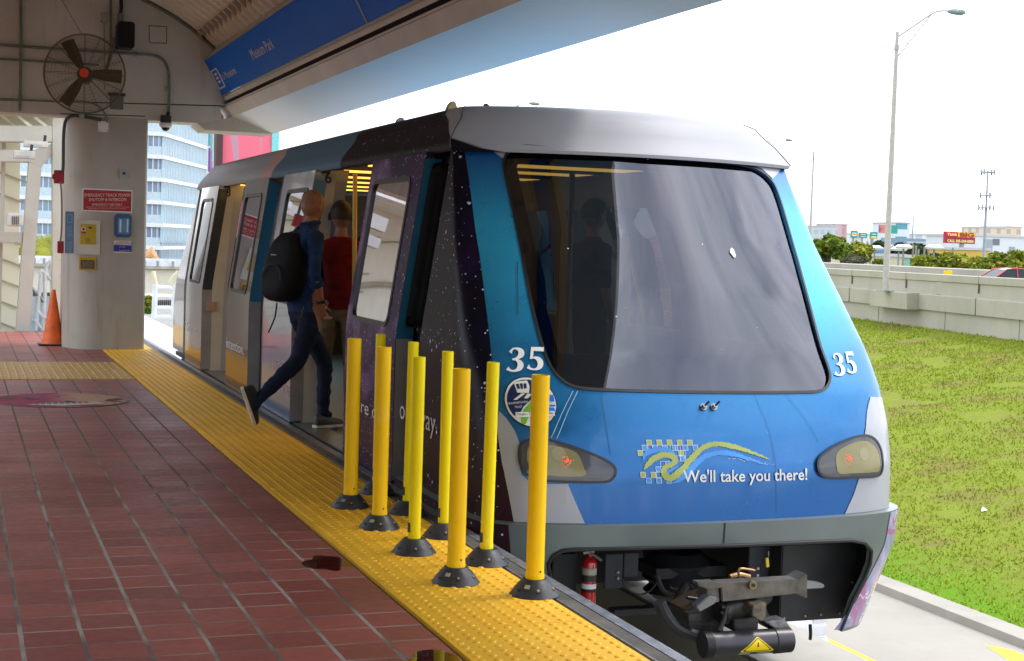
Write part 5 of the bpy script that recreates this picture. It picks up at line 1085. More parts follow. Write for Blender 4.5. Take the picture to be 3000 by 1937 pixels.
# fire extinguisher strapped in
fx0 = U_(1370, 1395, 7.18); ext = thing('fire_extinguisher', 'red fire extinguisher strapped under the cab, left in the bumper opening', 'fire extinguisher', fx0)
r_ = .039; MB().lathe((fx0.x, fx0.y, 0), [(.02, fx0.z - .10), (r_, fx0.z - .09), (r_, U_(1370, 1312, 7.18).z), (r_ * .8, U_(1370, 1302, 7.18).z), (.014, U_(1370, 1296, 7.18).z), (.013, U_(1370, 1288, 7.18).z)], 28).build('tank', mat('extinguisher_red', (.50, .008, .012), .25, coat=.6, var=.08), ext, smooth=True)
for p0, p1, m in ((1322, 1337, mat('band_label', (.38, .38, .30), .4, var=.4, vs=40)), (1338, 1352, mat('band_dark', (.03, .03, .025), .4)), (1358, 1369, WHITE), (1370, 1377, BLACK)):
    z1_, z0_ = U_(1370, p0, 7.18).z, U_(1370, p1, 7.18).z; MB().lathe((fx0.x, fx0.y, 0), [(r_ + .001, z0_), (r_ + .001, z1_)], 28).build('label_band', m, ext, smooth=True)
c = U_(1372, 1403, 7.18 - .0405); mb = MB(); mb.q((c.x - .03, c.y + .006, c.z), (c.x, c.y - .001, c.z - .014), (c.x + .03, c.y + .006, c.z), (c.x, c.y - .001, c.z + .014)); mb.build('diamond_mark', WHITE, ext, fixn=False)
MB().bar(U_(1372, 1286, 7.17), U_(1402, 1306, 7.12), .010, .012).build('lever', mat('lever_steel', (.4, .38, .33), .35, metal=.6), ext, bevel=.002); MB().bar(U_(1358, 1288, 7.17), U_(1384, 1285, 7.17), .012, .012).build('handle', STEEL, ext, bevel=.002)
# ================================================================== SURROUNDINGS, RIGHT SIDE
ZG = -5.0
def ground_mat():
    m, nt, b, O, S = base('city_ground', .8); c = nmix(nt, step(nt, noise(nt, O, .02, 6), .4, .6), (.10, .12, .06), (.24, .23, .20)); nt.links.new(c, b.inputs['Base Color']); return m
mb = MB(); mb.q((-1500, -200, ZG - .05), (2500, -200, ZG - .05), (2500, 3500, ZG - .05), (-1500, 3500, ZG - .05)); mb.build('ground', ground_mat(), kind='structure', fixn=False)
def conc(name, c, sc=1., bump=.2, joints=0):
    m, nt, b, O, S = base(name, .75); a = nmix(nt, step(nt, noise(nt, O, sc, 8, .65), .35, .7), c, tuple(x * .8 for x in c)); a = nmix(nt, step(nt, noise(nt, O, sc * 14, 5, .7), .6, .8, 0, .35), a, tuple(x * .55 for x in c))
    a = nmix(nt, step(nt, noise(nt, O, sc * 3, 5, .6, sc=(3, 3, .15)), .58, .8, 0, .35), a, tuple(x * .6 for x in c)); nt.links.new(a, b.inputs['Base Color']); bumpn(nt, b, noise(nt, O, 30, 4), bump, .005); return m
ROAD = conc('road_concrete', (.33, .305, .26), .25); WALLC = conc('wall_concrete', (.42, .395, .31), .35); GUIDE = conc('guideway_concrete', (.40, .38, .33), .8)
mb = MB(); mb.q((5.6, -5, ZG), (16.75, -5, ZG), (16.75, 160, ZG), (5.6, 160, ZG)); mb.build('road', ROAD, kind='structure', fixn=False)
LINEY = mat('road_line_yellow', (.78, .50, .02), .6, var=.12, vs=4)
mb = MB(); mb.q((13.68, -5, ZG + .004), (13.84, -5, ZG + .004), (13.84, 160, ZG + .004), (13.68, 160, ZG + .004)); mb.q((16.0, 12, ZG + .004), (16.5, 12, ZG + .004), (16.5, 20.2, ZG + .004), (16.25, 20.6, ZG + .004), (16.0, 19.6, ZG + .004)); mb.build('road_marking', LINEY, kind='structure', fixn=False)
MB().prism([(16.75, ZG), (16.78, ZG + .14), (17.25, ZG + .16), (17.25, ZG - .2)], -5, 160, lambda u, v, w: (u, w, v)).build('kerb', conc('kerb_concrete', (.33, .31, .26), 1.2), kind='structure')
def wx(y): return 40.3 + (y - 49.5) * .1805
def gh(x, y):
    t = (x - 17.2) / (wx(y) - 17.2); t = max(0, min(1, t)); from mathutils import noise as _n
    base_ = -4.86 + 3.13 * (t ** 1.15) ; return base_ + .10 * sin(pi * t) * _n.noise(Vector((x * .25, y * .25, 0))) + .05 * sin(pi * t) * _n.noise(Vector((x, y, 2)))
def grass_mat():
    m, nt, b, O, S = base('grass', .85, spec=.1); n1 = noise(nt, O, .45, 7, .68); n2 = noise(nt, O, 5, 6, .7)
    c = nmix(nt, step(nt, n2, .3, .7), (.135, .180, .014), (.20, .235, .026)); up = step(nt, nmath(nt, 'ADD', S[0], nmath(nt, 'MULTIPLY', n1, 2.)), 18.6, 20.8); c = nmix(nt, up, (.105, .215, .006), c)
    d = nmath(nt, 'MULTIPLY', step(nt, nmath(nt, 'ADD', n1, nmath(nt, 'MULTIPLY', n2, .35)), .66, .84, 0, .65), up); c = nmix(nt, d, c, (.17, .11, .05)); nt.links.new(c, b.inputs['Base Color']); bumpn(nt, b, n2, .8, .05); return m
GRM = grass_mat(); mb = MB(); ys = [6 + 1.2 * k for k in range(96)]; nx_ = 36
for y in ys:
    for i in range(nx_ + 1): x = 17.2 + (wx(y) + .3 - 17.2) * i / nx_; mb.v.append((x, y, gh(x, y)))
for k in range(len(ys) - 1):
    for i in range(nx_): a = k * (nx_ + 1) + i; mb.f.append((a, a + 1, a + nx_ + 2, a + nx_ + 1)); mb.m.append(0)
mb.build('grass_slope', GRM, kind='structure', smooth=True, fixn=False, ang=180)
def blade_mat():
    m, nt, b, O, S = base('grass_blade', .7, spec=.15); n1 = noise(nt, O, .45, 6, .65); c = nmix(nt, noise(nt, O, 3, 6), (.21, .29, .016), (.33, .37, .04)); c = nmix(nt, nmath(nt, 'MULTIPLY', step(nt, n1, .5, .62, 0, .7), step(nt, S[0], 18, 22)), c, (.27, .24, .06)); nt.links.new(c, b.inputs['Base Color']); b.inputs['Subsurface Weight'].default_value = 0; return m
r = random.Random(11); mb = MB(); V_, F_ = [], []
from mathutils import noise as _nz
for k in range(150000):
    y = 14 + 62 * r.random() ** 1.3; t = r.random(); x = 17.25 + (wx(y) - 17.3) * t
    # only what the slope shows from the platform
    if x > 21 and _nz.noise(Vector((x * .5, y * .5, 0))) > .36: continue
    z = gh(x, y); h = r.uniform(.012, .055) * (1 + y / 60) * (1.7 if r.random() < .04 else 1); w = .014 * (1 + y / 35); a = r.random() * pi; dx, dy = cos(a) * w, sin(a) * w; i = len(V_)
    V_ += [(x - dx, y - dy, z - .01), (x + dx, y + dy, z - .01), (x + r.uniform(-.05, .05), y + r.uniform(-.05, .05), z + h)]; F_.append((i, i + 1, i + 2))
mb.v = V_; mb.f = F_; mb.m = [0] * len(F_); mb.build('grass', blade_mat(), kind='stuff', fixn=False, label='short bright green grass blades covering the embankment', cat='grass')
# highway barrier wall seen above the grass
wdir = Vector((.1805, 1, 0)).normalized(); wn = Vector((wdir.y, -wdir.x, 0))    # wn away from camera side
def wallprism(prof, y0, y1, name, m, off=0., par=None, **k):
    return MB().prism(prof, y0, y1, lambda u, v, w: (wx(w) + off + u, w, v)).build(name, m, par, **k)
wt = thing('highway_barrier', 'long near concrete highway retaining wall with ledge above the grass slope', 'wall', (wx(62), 62, -1.8))
wallprism([(0, -2.6), (0, -.85), (.3, -.85), (.5, -2.6)], 20, 130, 'lower_wall', WALLC, par=wt)
wallprism([(-.14, -.90), (-.16, -.22), (0, -.16), (.02, .40), (-.05, .44), (-.06, .74), (.22, .76), (.3, -.90)], 20, 130, 'parapet', WALLC, par=wt)
J = mat('joint_dark', (.10, .10, .08), .8)
for y in (34, 40.5, 47, 53.5, 60.6, 67, 73.5, 80):
    MB().box((wx(y) - .175, y - .012, -.9), (wx(y) - .0, y + .012, -.19)).build('joint', J, wt); MB().box((wx(y) - .065, y - .012, .02), (wx(y), y + .012, .75)).build('joint', J, wt)
    MB().box((wx(y + 3) - .015, y + 3 - .01, -2.6), (wx(y + 3) + .0, y + 3.01, -.9)).build('joint', J, wt)
yl = 62.; MB().prism([(-.75, -.95), (-.78, -.18), (0, -.17), (0, -.95)], yl - 3.0, yl + 1.2, lambda u, v, w: (wx(w) + u, w, v)).build('lamp_plinth', WALLC, wt, bevel=.02); MB().box((wx(57.4) - .075, 56.7, -.14), (wx(57.4) + .2, 57.4, .41)).build('wall_pier', WALLC, wt)
MB().prism([(0.0, -.3), (.05, .80), (.2, .86), (.35, -.3)], 20, 130, lambda u, v, w: (wx(w) + 13 + u, w, v + .05)).build('median_barrier', WALLC, label='far concrete highway barrier just above the near parapet', cat='wall')
mb = MB(); 
for a, b in ((20, 75), (75, 130)): mb.q((wx(a) + .2, a, -.35), (wx(a) + 26, a, -.35), (wx(b) + 26, b, -.35), (wx(b) + .2, b, -.35))
mb.build('highway', mat('asphalt', (.08, .08, .08), .8), kind='structure', fixn=False)
mb = MB(); mb.q((wx(20) + .2, 20, -.36), (wx(20) + 26, 20, -.36), (wx(20) + 34, 20, ZG), (wx(20) + 34, 20, ZG)) if False else None
def lamp(base_, h, armv, label, k=1.):
    t = thing('street_lamp', label, 'street lamp', base_, 'highway street lamps'); b = Vector(base_); PM = mat('lamp_pole_grey', (.42, .40, .36), .55, var=.1)
    up = Vector((0, 0, 1)); a = Vector(armv); L_ = a.length; an = a.normalized()
    MB().tube([b, b + up * (h * .5), b + up * h], [.155 * k, .125 * k, .085 * k], 14).build('pole', PM, t, smooth=True)
    MB().box((b.x - .3, b.y - .3, b.z), (b.x + .3, b.y + .3, b.z + .05)).build('base_flange', STEEL, t)
    MB().tube([b + up * (h * .93), b + up * (h * .93) + Vector((0, 0, .25))], .12 * k, 12).build('collar', STEEL, t)
    MB().tube(smoothpts([b + up * (h - .25), b + an * L_ * .35 + up * (h + .38), b + an * L_ * .72 + up * (h + 1.02), b + a + up * (h + 1.1)], 5), .045, 8).build('arm', PM, t, smooth=True)
    MB().tube([b + up * (h - 1.25), b + an * L_ * .66 + up * (h + .95)], .035, 8).build('arm_brace', PM, t, smooth=True)
    MB().tube([b + an * L_ * .2 + up * (h + .1), b + an * L_ * .2 + up * (h - .62)], .02, 6).build('arm_strut', PM, t)
    hp = b + a + up * (h + 1.08); side_ = an.cross(up); mb = MB(); P = []
    pr = [(0, .06), (.12, .11), (.35, .15), (.7, .16), (.85, .08), (.88, 0)]
    mb.tube([hp + an * (x - .1) for x, r_ in pr], [r_ for x, r_ in pr], 12); mb.build('lamp_head', mat('lamp_head_grey', (.22, .27, .27), .4), t, smooth=True); return t
lb = atY(2062, 679, yl - .9); lamp((lb.x, lb.y, lb.z), atY(2095, 75, lb.y).z - lb.z, (2.45, -.6, 0), 'tall highway lamp nearest, standing on the wall ledge with its arm to the right')
y = 143.; lb = atY(1885, 593, y); lamp((lb.x, y, -.3), atY(1886, 352, y).z + .3, (-2.6, .3, 0), 'distant highway lamp behind the cab roof with its arm to the left')
y = 112.; lb = atY(1150, 573, y); lamp((lb.x, y, -.3), atY(1160, 268, y).z + .3, (2.7, 0, 0), 'far lamp whose arm and head just show over the train roof')
# vehicles
def car(name, label, loc, rz, col, sedan=True):
    t = thing(name, label, 'car'); P = mat(name + '_paint', col, .25, coat=.8, var=.04); GL = mat('car_glass', (.02, .03, .035), .25, spec=.25)
    pr = [(-2.2, .35), (-2.22, .62), (-2.05, .86), (-1.35, .95), (-.7, 1.0), (.9, .98), (1.7, .9), (2.15, .72), (2.2, .4), (2.1, .25), (-2.1, .25)]
    MB().prism([(p.x, p.y) for p in smoothpts([(*q, 0) for q in pr], 3, True)], -.85, .85, lambda u, v, w: (u, w, v)).build('body', P, t, smooth=True, bevel=.06)
    mb = MB(); gr = [(-1.6, .93), (-1.0, 1.36), (-.1, 1.45), (.45, 1.38), (1.15, .95)]; mb.v = []; lo = [(u, v, .76 - (v - .9) * .28) for u, v in gr]
    i0 = 0; mb.v = [(u, w, v) for u, v, w in lo] + [(u, -w, v) for u, v, w in lo]; mb.f = [(0, 1, 2, 3, 4), (9, 8, 7, 6, 5), (0, 5, 6, 1), (1, 6, 7, 2), (2, 7, 8, 3), (3, 8, 9, 4)]; mb.m = [0, 0, 0, 1, 0, 0]
    mb.m = [0, 0, 0, 1, 1, 0]; mb.build('cabin', [GL, P], t)
    for u, v, w in ((0, 1, 0),): pass
    for sy in (-1, 1):
        for a, b in zip(lo[0:], lo[1:]): pass
        MB().tube([(u, sy * (w + .004), v) for u, v, w in lo], .035, 6).build('roof_rail', P, t, smooth=True)
        MB().tube([(-.1, sy * .62, 1.44), (-.1, sy * .77, .93)], .03, 6).build('door_pillar', P, t)
        for wx_ in (-1.35, 1.35):
            w = MB().lathe((wx_, sy * .80, .32), [(.2, -.09), (.30, -.10), (.325, -.06), (.325, .06), (.30, .10), (.2, .09)], 24, 'Y').build('tyre', BLACK, t, smooth=True); MB().lathe((wx_, sy * .80, .32), [(.20, -.085), (.20, .085)], 20, 'Y').build('rim', SILV, w, smooth=True)
        MB().box((2.08, sy * .72 - .14, .58), (2.2, sy * .72 + .14, .74)).build('headlight', mat('car_lamp', (.6, .62, .62), .15), t, bevel=.02); MB().box((-2.22, sy * .70 - .16, .62), (-2.12, sy * .70 + .16, .80)).build('tail_light', RED, t, bevel=.02)
    t.location = loc; t.rotation_euler = (0, 0, rz); return t
p = atY(2352, 634, 60); car('red_car', 'red car driving on the highway behind the concrete barrier', (p.x + 1.1, 61.5, -.34), rad(172), (.45, .012, .015)); 
p = atZ(1922, 1503, ZG + .25); car('white_car', 'white car on the road below, mostly hidden under the train nose', (p.x - .86, p.y + 2.15, ZG), rad(-90), (.62, .63, .66))
# litter on grass
for px, py, s_, lab in ((2293, 1194, .06, 'pale scrap of paper lying high on the grass slope'), (2140, 1396, .09, 'small clear plastic bottle lying in the grass near the kerb')):
    x, y = None, None; best = None
    d = ray(px, py); tt = 10.
    while tt < 90:
        q_ = CO + d * tt
        if q_.x > 17.2 and q_.z < gh(q_.x, q_.y): best = q_; break
        tt += .05
    if best:
        if 'bottle' in lab: MB().tube([best + Vector((-s_ * 1.3, 0, .04)), best + Vector((s_ * .8, 0, .04)), best + Vector((s_ * 1.1, 0, .04)), best + Vector((s_ * 1.5, 0, .04))], [.04, .04, .015, .015], 10).build('plastic_bottle', mat('clear_plastic', (.55, .68, .72), .2), smooth=True, label=lab, cat='bottle')
        else: MB().q(best + Vector((-s_ * 1.6, 0, .03)), best + Vector((-s_ * .3, -.05, .06)), best + Vector((s_ * 1.6, .02, .05)), best + Vector((.3 * s_, .1, .12))).build('litter', WHITE, label=lab, cat='litter', fixn=False)
# trees
def leafmat(name, a, b_): 
    m, nt, b, O, S = base(name, .7, spec=.2); c = nmix(nt, step(nt, noise(nt, O, .6, 4), .35, .65), a, b_); nt.links.new(c, b.inputs['Base Color']); return m
LF1 = leafmat('leaf_green', (.08, .14, .012), (.20, .27, .03)); LF2 = leafmat('leaf_olive', (.14, .18, .015), (.32, .33, .04)); LF3 = leafmat('leaf_dark', (.03, .055, .022), (.06, .10, .04)); LF4 = leafmat('leaf_grey', (.10, .11, .06), (.17, .17, .10)); BARK = mat('bark', (.10, .08, .06), .9, bump=.4)
def tree(label, c, rx, rz, m, n=2600, leaf=.30, seed=1, flat=1., trunk=True, group='trees beyond the highway', name='tree', lumps=16, zb=ZG):
    r = random.Random(seed); t = thing(name, label, 'tree', (c[0], c[1], zb), group); mb = MB(); L_ = []
    for k in range(lumps):
        a = r.random() * 2 * pi; q = r.random() ** .5; e = r.uniform(-.6, 1) * (1 - .6 * q); L_.append((c[0] + rx * .8 * q * cos(a), c[1] + rx * .8 * q * sin(a), c[2] + rz * .75 * e, r.uniform(.24, .40) * rx))
    V_, F_ = [], []
    for k in range(n):
        l = L_[r.randrange(lumps)]; d = Vector((r.gauss(0, 1), r.gauss(0, 1), r.gauss(0, 1))).normalized() * (r.random() ** .35); p = Vector((l[0] + d.x * l[3], l[1] + d.y * l[3], l[2] + d.z * l[3] * .62 * rz / rx * 1.2))
        s_ = leaf * r.uniform(.6, 1.4); u = Vector((r.gauss(0, 1), r.gauss(0, 1), r.gauss(0, .6))).normalized() * s_; v = u.cross(Vector((r.gauss(0, 1), r.gauss(0, 1), r.gauss(0, 1)))).normalized() * s_ * .6; i = len(V_)
        V_ += [tuple(p - u), tuple(p + v), tuple(p + u), tuple(p - v)]; F_.append((i, i + 1, i + 2, i + 3))
    mb.v, mb.f, mb.m = V_, F_, [0] * n; mb.build('crown', m, t, fixn=False)
    if trunk:
        mb = MB(); tr = .05 * rx; mb.tube([(c[0], c[1], zb), (c[0] + .2, c[1], (zb + c[2]) / 2), (c[0], c[1], c[2])], [tr, tr * .8, tr * .5], 8)
        for k in range(5): l = L_[k]; mb.tube([(c[0], c[1], c[2] - rz * .6), ((c[0] + l[0]) / 2, (c[1] + l[1]) / 2, c[2] - rz * .25), (l[0], l[1], l[2])], [tr * .5, tr * .35, tr * .12], 6)
        mb.build('trunk', BARK, t, smooth=True, fixn=False)
    return t
def treepx(label, x0, x1, y0, y1, Y, m, seed, **k):
    a, b = atY(x0, (y0 + y1) / 2, Y), atY(x1, (y0 + y1) / 2, Y); rx = (b.x - a.x) / 2; zt, zb_ = atY((x0 + x1) / 2, y0, Y).z, atY((x0 + x1) / 2, y1, Y).z; return tree(label, ((a.x + b.x) / 2, Y, (zt + zb_) / 2), rx, (zt - zb_) / 2, m, seed=seed, **k)
treepx('dense green tree rising just right of the train cab', 1880, 1975, 530, 640, 118, LF1, 1, n=6500, leaf=.24)
treepx('olive green tree beside the cab-side tree, behind the wall', 1940, 2022, 543, 640, 125, LF2, 2, n=4800, leaf=.24)
treepx('grey sparse shrub between the two green trees and the tall lamp', 1964, 2010, 590, 632, 105, LF4, 3, n=1600, leaf=.2)
treepx('dark round tree in the distance right of the tall lamp', 2078, 2150, 556, 622, 240, LF3, 4, n=3400, leaf=.45)
treepx('small green tree left of the tall lamp in the distance', 2032, 2062, 560, 585, 260, LF3, 5, n=1000, leaf=.5)
treepx('wide umbrella shaped tree left of the red car', 2145, 2305, 582, 655, 110, LF2, 6, n=6500)
treepx('broad green tree behind the red car at the right edge', 2290, 2420, 572, 665, 112, LF2, 7, n=5500)
treepx('bright low bush just above the wall by the umbrella tree', 2262, 2292, 618, 645, 96, LF1, 8, n=900, leaf=.2, trunk=False, name='bush')
treepx('small bright tree at the foot of the tall lamp', 2035, 2060, 600, 628, 130, LF1, 9, n=900)
treepx('bushy tree standing under the red advertising billboard', 2140, 2200, 588, 615, 200, LF3, 10, n=1500, leaf=.4)
# buildings, far
def bmat(name, wallc, glassc, fw_, fh, ww=.6, wh=.5):
    m, nt, b, O, S = base(name, .6)
    ax = nmath(nt, 'LESS_THAN', nmath(nt, 'FRACT', nmath(nt, 'DIVIDE', nmath(nt, 'ADD', S[0], nmath(nt, 'MULTIPLY', S[1], 1.)), fw_)), ww); az = nmath(nt, 'LESS_THAN', nmath(nt, 'FRACT', nmath(nt, 'DIVIDE', S[2], fh)), wh)
    nt.links.new(nmix(nt, nmath(nt, 'MULTIPLY', ax, az), wallc, glassc), b.inputs['Base Color']); return m
def bpx(label, x0, x1, y0, y1, Y, m, name='building', depth=20, extra=None, cat='building', **k):
    a, b = atY(x0, y1, Y), atY(x1, y1, Y); zt = max(atY(x0, y0, Y).z, atY(x1, y0, Y).z); zb_ = ZG
    t = thing(name, label, cat, ((a.x + b.x) / 2, Y, ZG)); MB().box((a.x, Y, zb_), (b.x, Y + depth, zt)).build('wall', m, t)
    MB().box((a.x - .3, Y - .3, zt), (b.x + .3, Y + depth, zt + .5)).build('roof', mat('roof_pale', (.5, .5, .5), .7), t)
    return t, a, b, zt
PW = (.62, .64, .66)
bpx('pale grey office block farthest left of the distant skyline', 1929, 1950, 528, 560, 640, bmat('bld_grey', (.48, .52, .54), (.36, .42, .46), 6, 4))
bpx('white and pink tower beside the pale grey office block', 1950, 1972, 524, 560, 650, bmat('bld_pink', (.62, .38, .38), (.45, .28, .30), 7, 4, .35, .9))
bpx('low white buildings behind the green highway signs', 1966, 2050, 548, 580, 700, bmat('bld_white', PW, (.45, .5, .55), 12, 5))
bpx('white building with teal glass strips right of the tall lamp', 2095, 2117, 521, 580, 520, bmat('bld_teal', (.62, .66, .68), (.10, .30, .38), 60, 6.5, .7, .55))
bpx('long pale office building left of the red billboard', 2150, 2200, 549, 590, 560, bmat('bld_white2', (.66, .68, .70), (.45, .5, .55), 8, 5))
bpx('cream apartment block on the skyline right of the mast', 2296, 2340, 532, 575, 620, bmat('bld_cream', (.66, .54, .40), (.42, .38, .34), 6, 5, .4, .5))
bpx('higher cream apartment block at the right edge of the skyline', 2340, 2378, 530, 575, 620, bmat('bld_cream', (.66, .54, .40), (.42, .38, .34), 6, 5, .4, .5))
t, a, b, zt = bpx('big white and grey warehouse at the right edge', 2272, 2400, 555, 600, 300, mat('warehouse_white', (.62, .65, .66), .6, var=.05)); c0, c1 = atY(2311, 588, 300), atY(2330, 571, 300)
for x0, x1, y0, y1, mm in ((2293, 2312, 558, 600, (.30, .35, .37)), (2312, 2328, 557, 571, (.14, .17, .20)), (2349, 2364, 575, 600, (.30, .34, .36))): c0, c1 = atY(x0, y1, 300), atY(x1, y0, 300); MB().box((c0.x, 299.9, c0.z), (c1.x, 300, c1.z)).build('grey_panel', mat('panel%d' % x0, mm, .6), t)
bpx('white low building behind the poles right of the tall lamp', 2204, 2262, 570, 600, 380, bmat('bld_white3', (.66, .68, .68), (.5, .52, .55), 5, 6))
bpx('mint green low building just above the highway wall', 2104, 2166, 602, 640, 210, bmat('bld_mint', (.22, .46, .38), (.45, .60, .55), 3, 3, .5, .4))
bpx('cream corner building beside the mint green one', 2090, 2104, 599, 640, 208, mat('bld_corner', (.55, .50, .36), .6))
bpx('blue container building left of the mint green building', 2166, 2206, 605, 640, 215, mat('bld_bluebox', (.05, .12, .32), .6))
bpx('white warehouse roof right of the mint green building', 2164, 2210, 590, 606, 330, mat('bld_shed', (.62, .66, .68), .6))
bpx('yellow shed in front of the big warehouse', 2282, 2303, 584, 600, 250, mat('bld_yellow', (.60, .40, .06), .6))
t, a, b, zt = bpx('blue roofed open shed left of the tall lamp', 2014, 2060, 583, 615, 230, mat('shed_dark', (.04, .045, .06), .8)); c0, c1 = atY(2010, 588, 229), atY(2064, 581, 229); MB().box((c0.x, 228, c0.z), (c1.x, 229.8, c1.z)).build('fascia', mat('shed_blue', (.10, .22, .36), .5), t)
MB().prism([(0, 0), (0, 2.2), (6, 2.2), (6, 0)], atY(2074, 565, 450).x, atY(2205, 565, 450).x, lambda u, v, w: (w, 450 + u, atY(2140, 571, 450).z + v)).build('elevated_road', mat('bridge_blue', (.18, .27, .36), .6), label='long blue-grey elevated road crossing behind the dark round tree', cat='bridge')
# highway signs, billboards, masts
SG = mat('sign_green', (.0, .28, .20), .5, var=.05); SY = mat('sign_yellow', (.75, .45, .02), .5)
def hsign(x0, x1, y0, y1, label, yel=None):
    Y = 330.; a, b = atY(x0, y1, Y), atY(x1, y0, Y); t = thing('highway_sign', label, 'sign', ((a.x + b.x) / 2, Y, a.z), 'green overhead highway signs'); MB().box((a.x, Y, a.z), (b.x, Y + .3, b.z)).build('panel', SG, t)
    mb = MB(); h = b.z - a.z; w = b.x - a.x
    for k in range(2): mb.q((a.x + w * .15, Y - .05, a.z + h * (.25 + .38 * k)), (a.x + w * .8, Y - .05, a.z + h * (.25 + .38 * k)), (a.x + w * .8, Y - .05, a.z + h * (.36 + .38 * k)), (a.x + w * .15, Y - .05, a.z + h * (.36 + .38 * k)))
    mb.build('lettering', WHITE, t, fixn=False)
    if yel is not None: MB().box((a.x + .1, Y - .04, a.z + h * yel), (b.x - .1, Y, a.z + h * (yel + .26))).build('yellow_band', SY, t)
    MB().box(((a.x + b.x) / 2 - .2, Y + .3, ZG), ((a.x + b.x) / 2 + .2, Y + .7, a.z + h * .6)).build('post', STEEL, t)
hsign(1982, 1998, 538, 554, 'leftmost green highway sign with a yellow band in its middle', .35); hsign(2001, 2020, 543, 554, 'plain green highway sign between the two with yellow bands'); hsign(2027, 2044, 541, 556, 'rightmost green highway sign with a yellow band along its foot', .02)
def billboard(x0, x1, y0, y1, Y, label, m, fn_=None, skew=0.):
    a, b = atY(x0, y1, Y), atY(x1, y0, Y); t = thing('billboard', label, 'billboard', ((a.x + b.x) / 2, Y, ZG)); MB().box((a.x, Y, a.z), (b.x, Y + .6, b.z)).build('panel', m, t); MB().tube([((a.x * .35 + b.x * .65), Y + 1, ZG), ((a.x * .35 + b.x * .65), Y + 1, a.z + 1)], .6, 10).build('post', STEEL, t); return t, a, b
t, a, b = billboard(2200, 2272, 542, 566, 280, 'red advertising billboard with big yellow letters reading Think BIG', mat('bb_maroon', (.33, .01, .03), .5))
w = b.x - a.x; h = b.z - a.z; MB().box((a.x + w * .43, 279.9, a.z + h * .55), (b.x - w * .02, 280, b.z - h * .03)).build('yellow_field', mat('bb_yellow', (.80, .68, .0), .5), t); MB().box((a.x + w * .02, 279.9, a.z + h * .60), (a.x + w * .41, 280, b.z - h * .05)).build('red_field', mat('bb_red', (.62, .01, .02), .5), t)
mb = MB(); text(mb, 'Think', lambda u, v: (a.x + w * .06 + u, 279.8, a.z + h * .66 + v), width=w * .32, height=h * .22, bold=.03); text(mb, 'CALL 305-569-0000', lambda u, v: (a.x + w * .07 + u, 279.8, a.z + h * .10 + v), width=w * .86, height=h * .22, bold=.03); mb.build('lettering', mat('bb_letter', (.8, .72, .3), .5), t, fixn=False)
mb = MB(); text(mb, 'BIG', lambda u, v: (a.x + w * .47 + u, 279.8, a.z + h * .6 + v), width=w * .48, height=h * .33, bold=.06); text(mb, 'advertise here', lambda u, v: (a.x + w * .25 + u, 279.8, a.z + h * .42 + v), width=w * .5, height=h * .09); mb.build('lettering_dark', mat('bb_letter2', (.35, .02, .03), .5), t, fixn=False)
def bbmix():
    m, nt, b, O, S = base('bb_green_orange', .5); x0 = atY(2065, 535, 500).x; c = nmix(nt, step(nt, noise(nt, O, .18, 2), .45, .55), (.60, .20, .10), (.22, .05, .30)); c = nmix(nt, step(nt, S[0], x0, x0 + 1), c, (.02, .30, .22)); nt.links.new(c, b.inputs['Base Color']); return m
billboard(2048, 2091, 525, 543, 500, 'orange and green billboard crossing behind the tall lamp pole', bbmix())
def mast(px, y0, Y, label, r_=.35, heads=True):
    b_ = atY(px, 600, Y); zt = atY(px, y0, Y).z; t = thing('mast', label, 'mast', (b_.x, Y, ZG)); MB().tube([(b_.x, Y, ZG), (b_.x, Y, zt * .5), (b_.x, Y, zt)], [r_, r_ * .7, r_ * .35], 8).build('pole', mat('mast_grey', (.28, .30, .33), .5), t, smooth=True)
    if heads:
        for zz, n_, rr in ((zt - .3, 4, 1.3), (atY(px, 455, Y).z, 3, 1.1), (atY(px, 484, Y).z, 6, 1.3)):
            for k in range(n_): a = 2 * pi * k / n_ + .4; MB().box((b_.x + rr * cos(a) - .13, Y + rr * sin(a) - .13, zz - .5), (b_.x + rr * cos(a) + .13, Y + rr * sin(a) + .13, zz + .5)).build('antenna', mat('antenna_grey', (.30, .33, .35), .5), t)
            MB().lathe((b_.x, Y, zz), [(rr, -.08), (rr, .08)], 12).build('platform', mat('mast_grey', (.28, .30, .33), .5), t)
    return t
mast(2291, 397, 230, 'tall antenna mast with clusters of aerials right of the red billboard', .34); mast(2123, 505, 480, 'thin bare needle mast beside the teal glass building', .5, False)
for k, (px, y0, Y, hd) in enumerate(((2018, 562, 170, 0), (2027, 556, 175, 0), (2103, 575, 160, 1), (2092, 580, 165, 1), (2125, 570, 160, 0), (2132, 572, 150, 0), (2138, 580, 150, 0), (2152, 576, 150, 0), (2162, 578, 155, 0), (2174, 576, 150, 1), (2218, 577, 150, 0), (2036, 577, 180, 1))):
    b_ = atY(px, 610, Y); zt = atY(px, y0, Y).z
    lab = ['tallest bare wooden pole left of the tall lamp', 'thin pole right beside the tallest bare pole left of the lamp', 'twin-headed lamp pole by the mint green building, higher', 'lamp pole at the left corner of the mint green building, lower', 'thin pole in front of the dark round tree', 'brown pole just right of the dark round tree trunk', 'stout grey pole over the mint green building', 'slim pole over the right half of the mint green building', 'slim pole at the right end of the mint green building', 'lamp pole with white head between mint building and umbrella tree', 'pole standing out of the umbrella shaped tree', 'white-headed lamp pole above the blue roofed shed'][k]
    t = thing('utility_pole', lab, 'pole', (b_.x, Y, ZG), 'poles beyond the highway'); MB().tube([(b_.x, Y, ZG), (b_.x, Y, zt)], [.16, .11], 8).build('pole', mat('pole_brown' if k % 3 else 'pole_grey', (.26, .22, .17) if k % 3 else (.25, .28, .24), .7), t, smooth=True)
    if hd: MB().lathe((b_.x, Y, zt), [(.9, -.25), (1.1, 0), (.7, .3)], 12).build('lamp_head', WHITE, t)
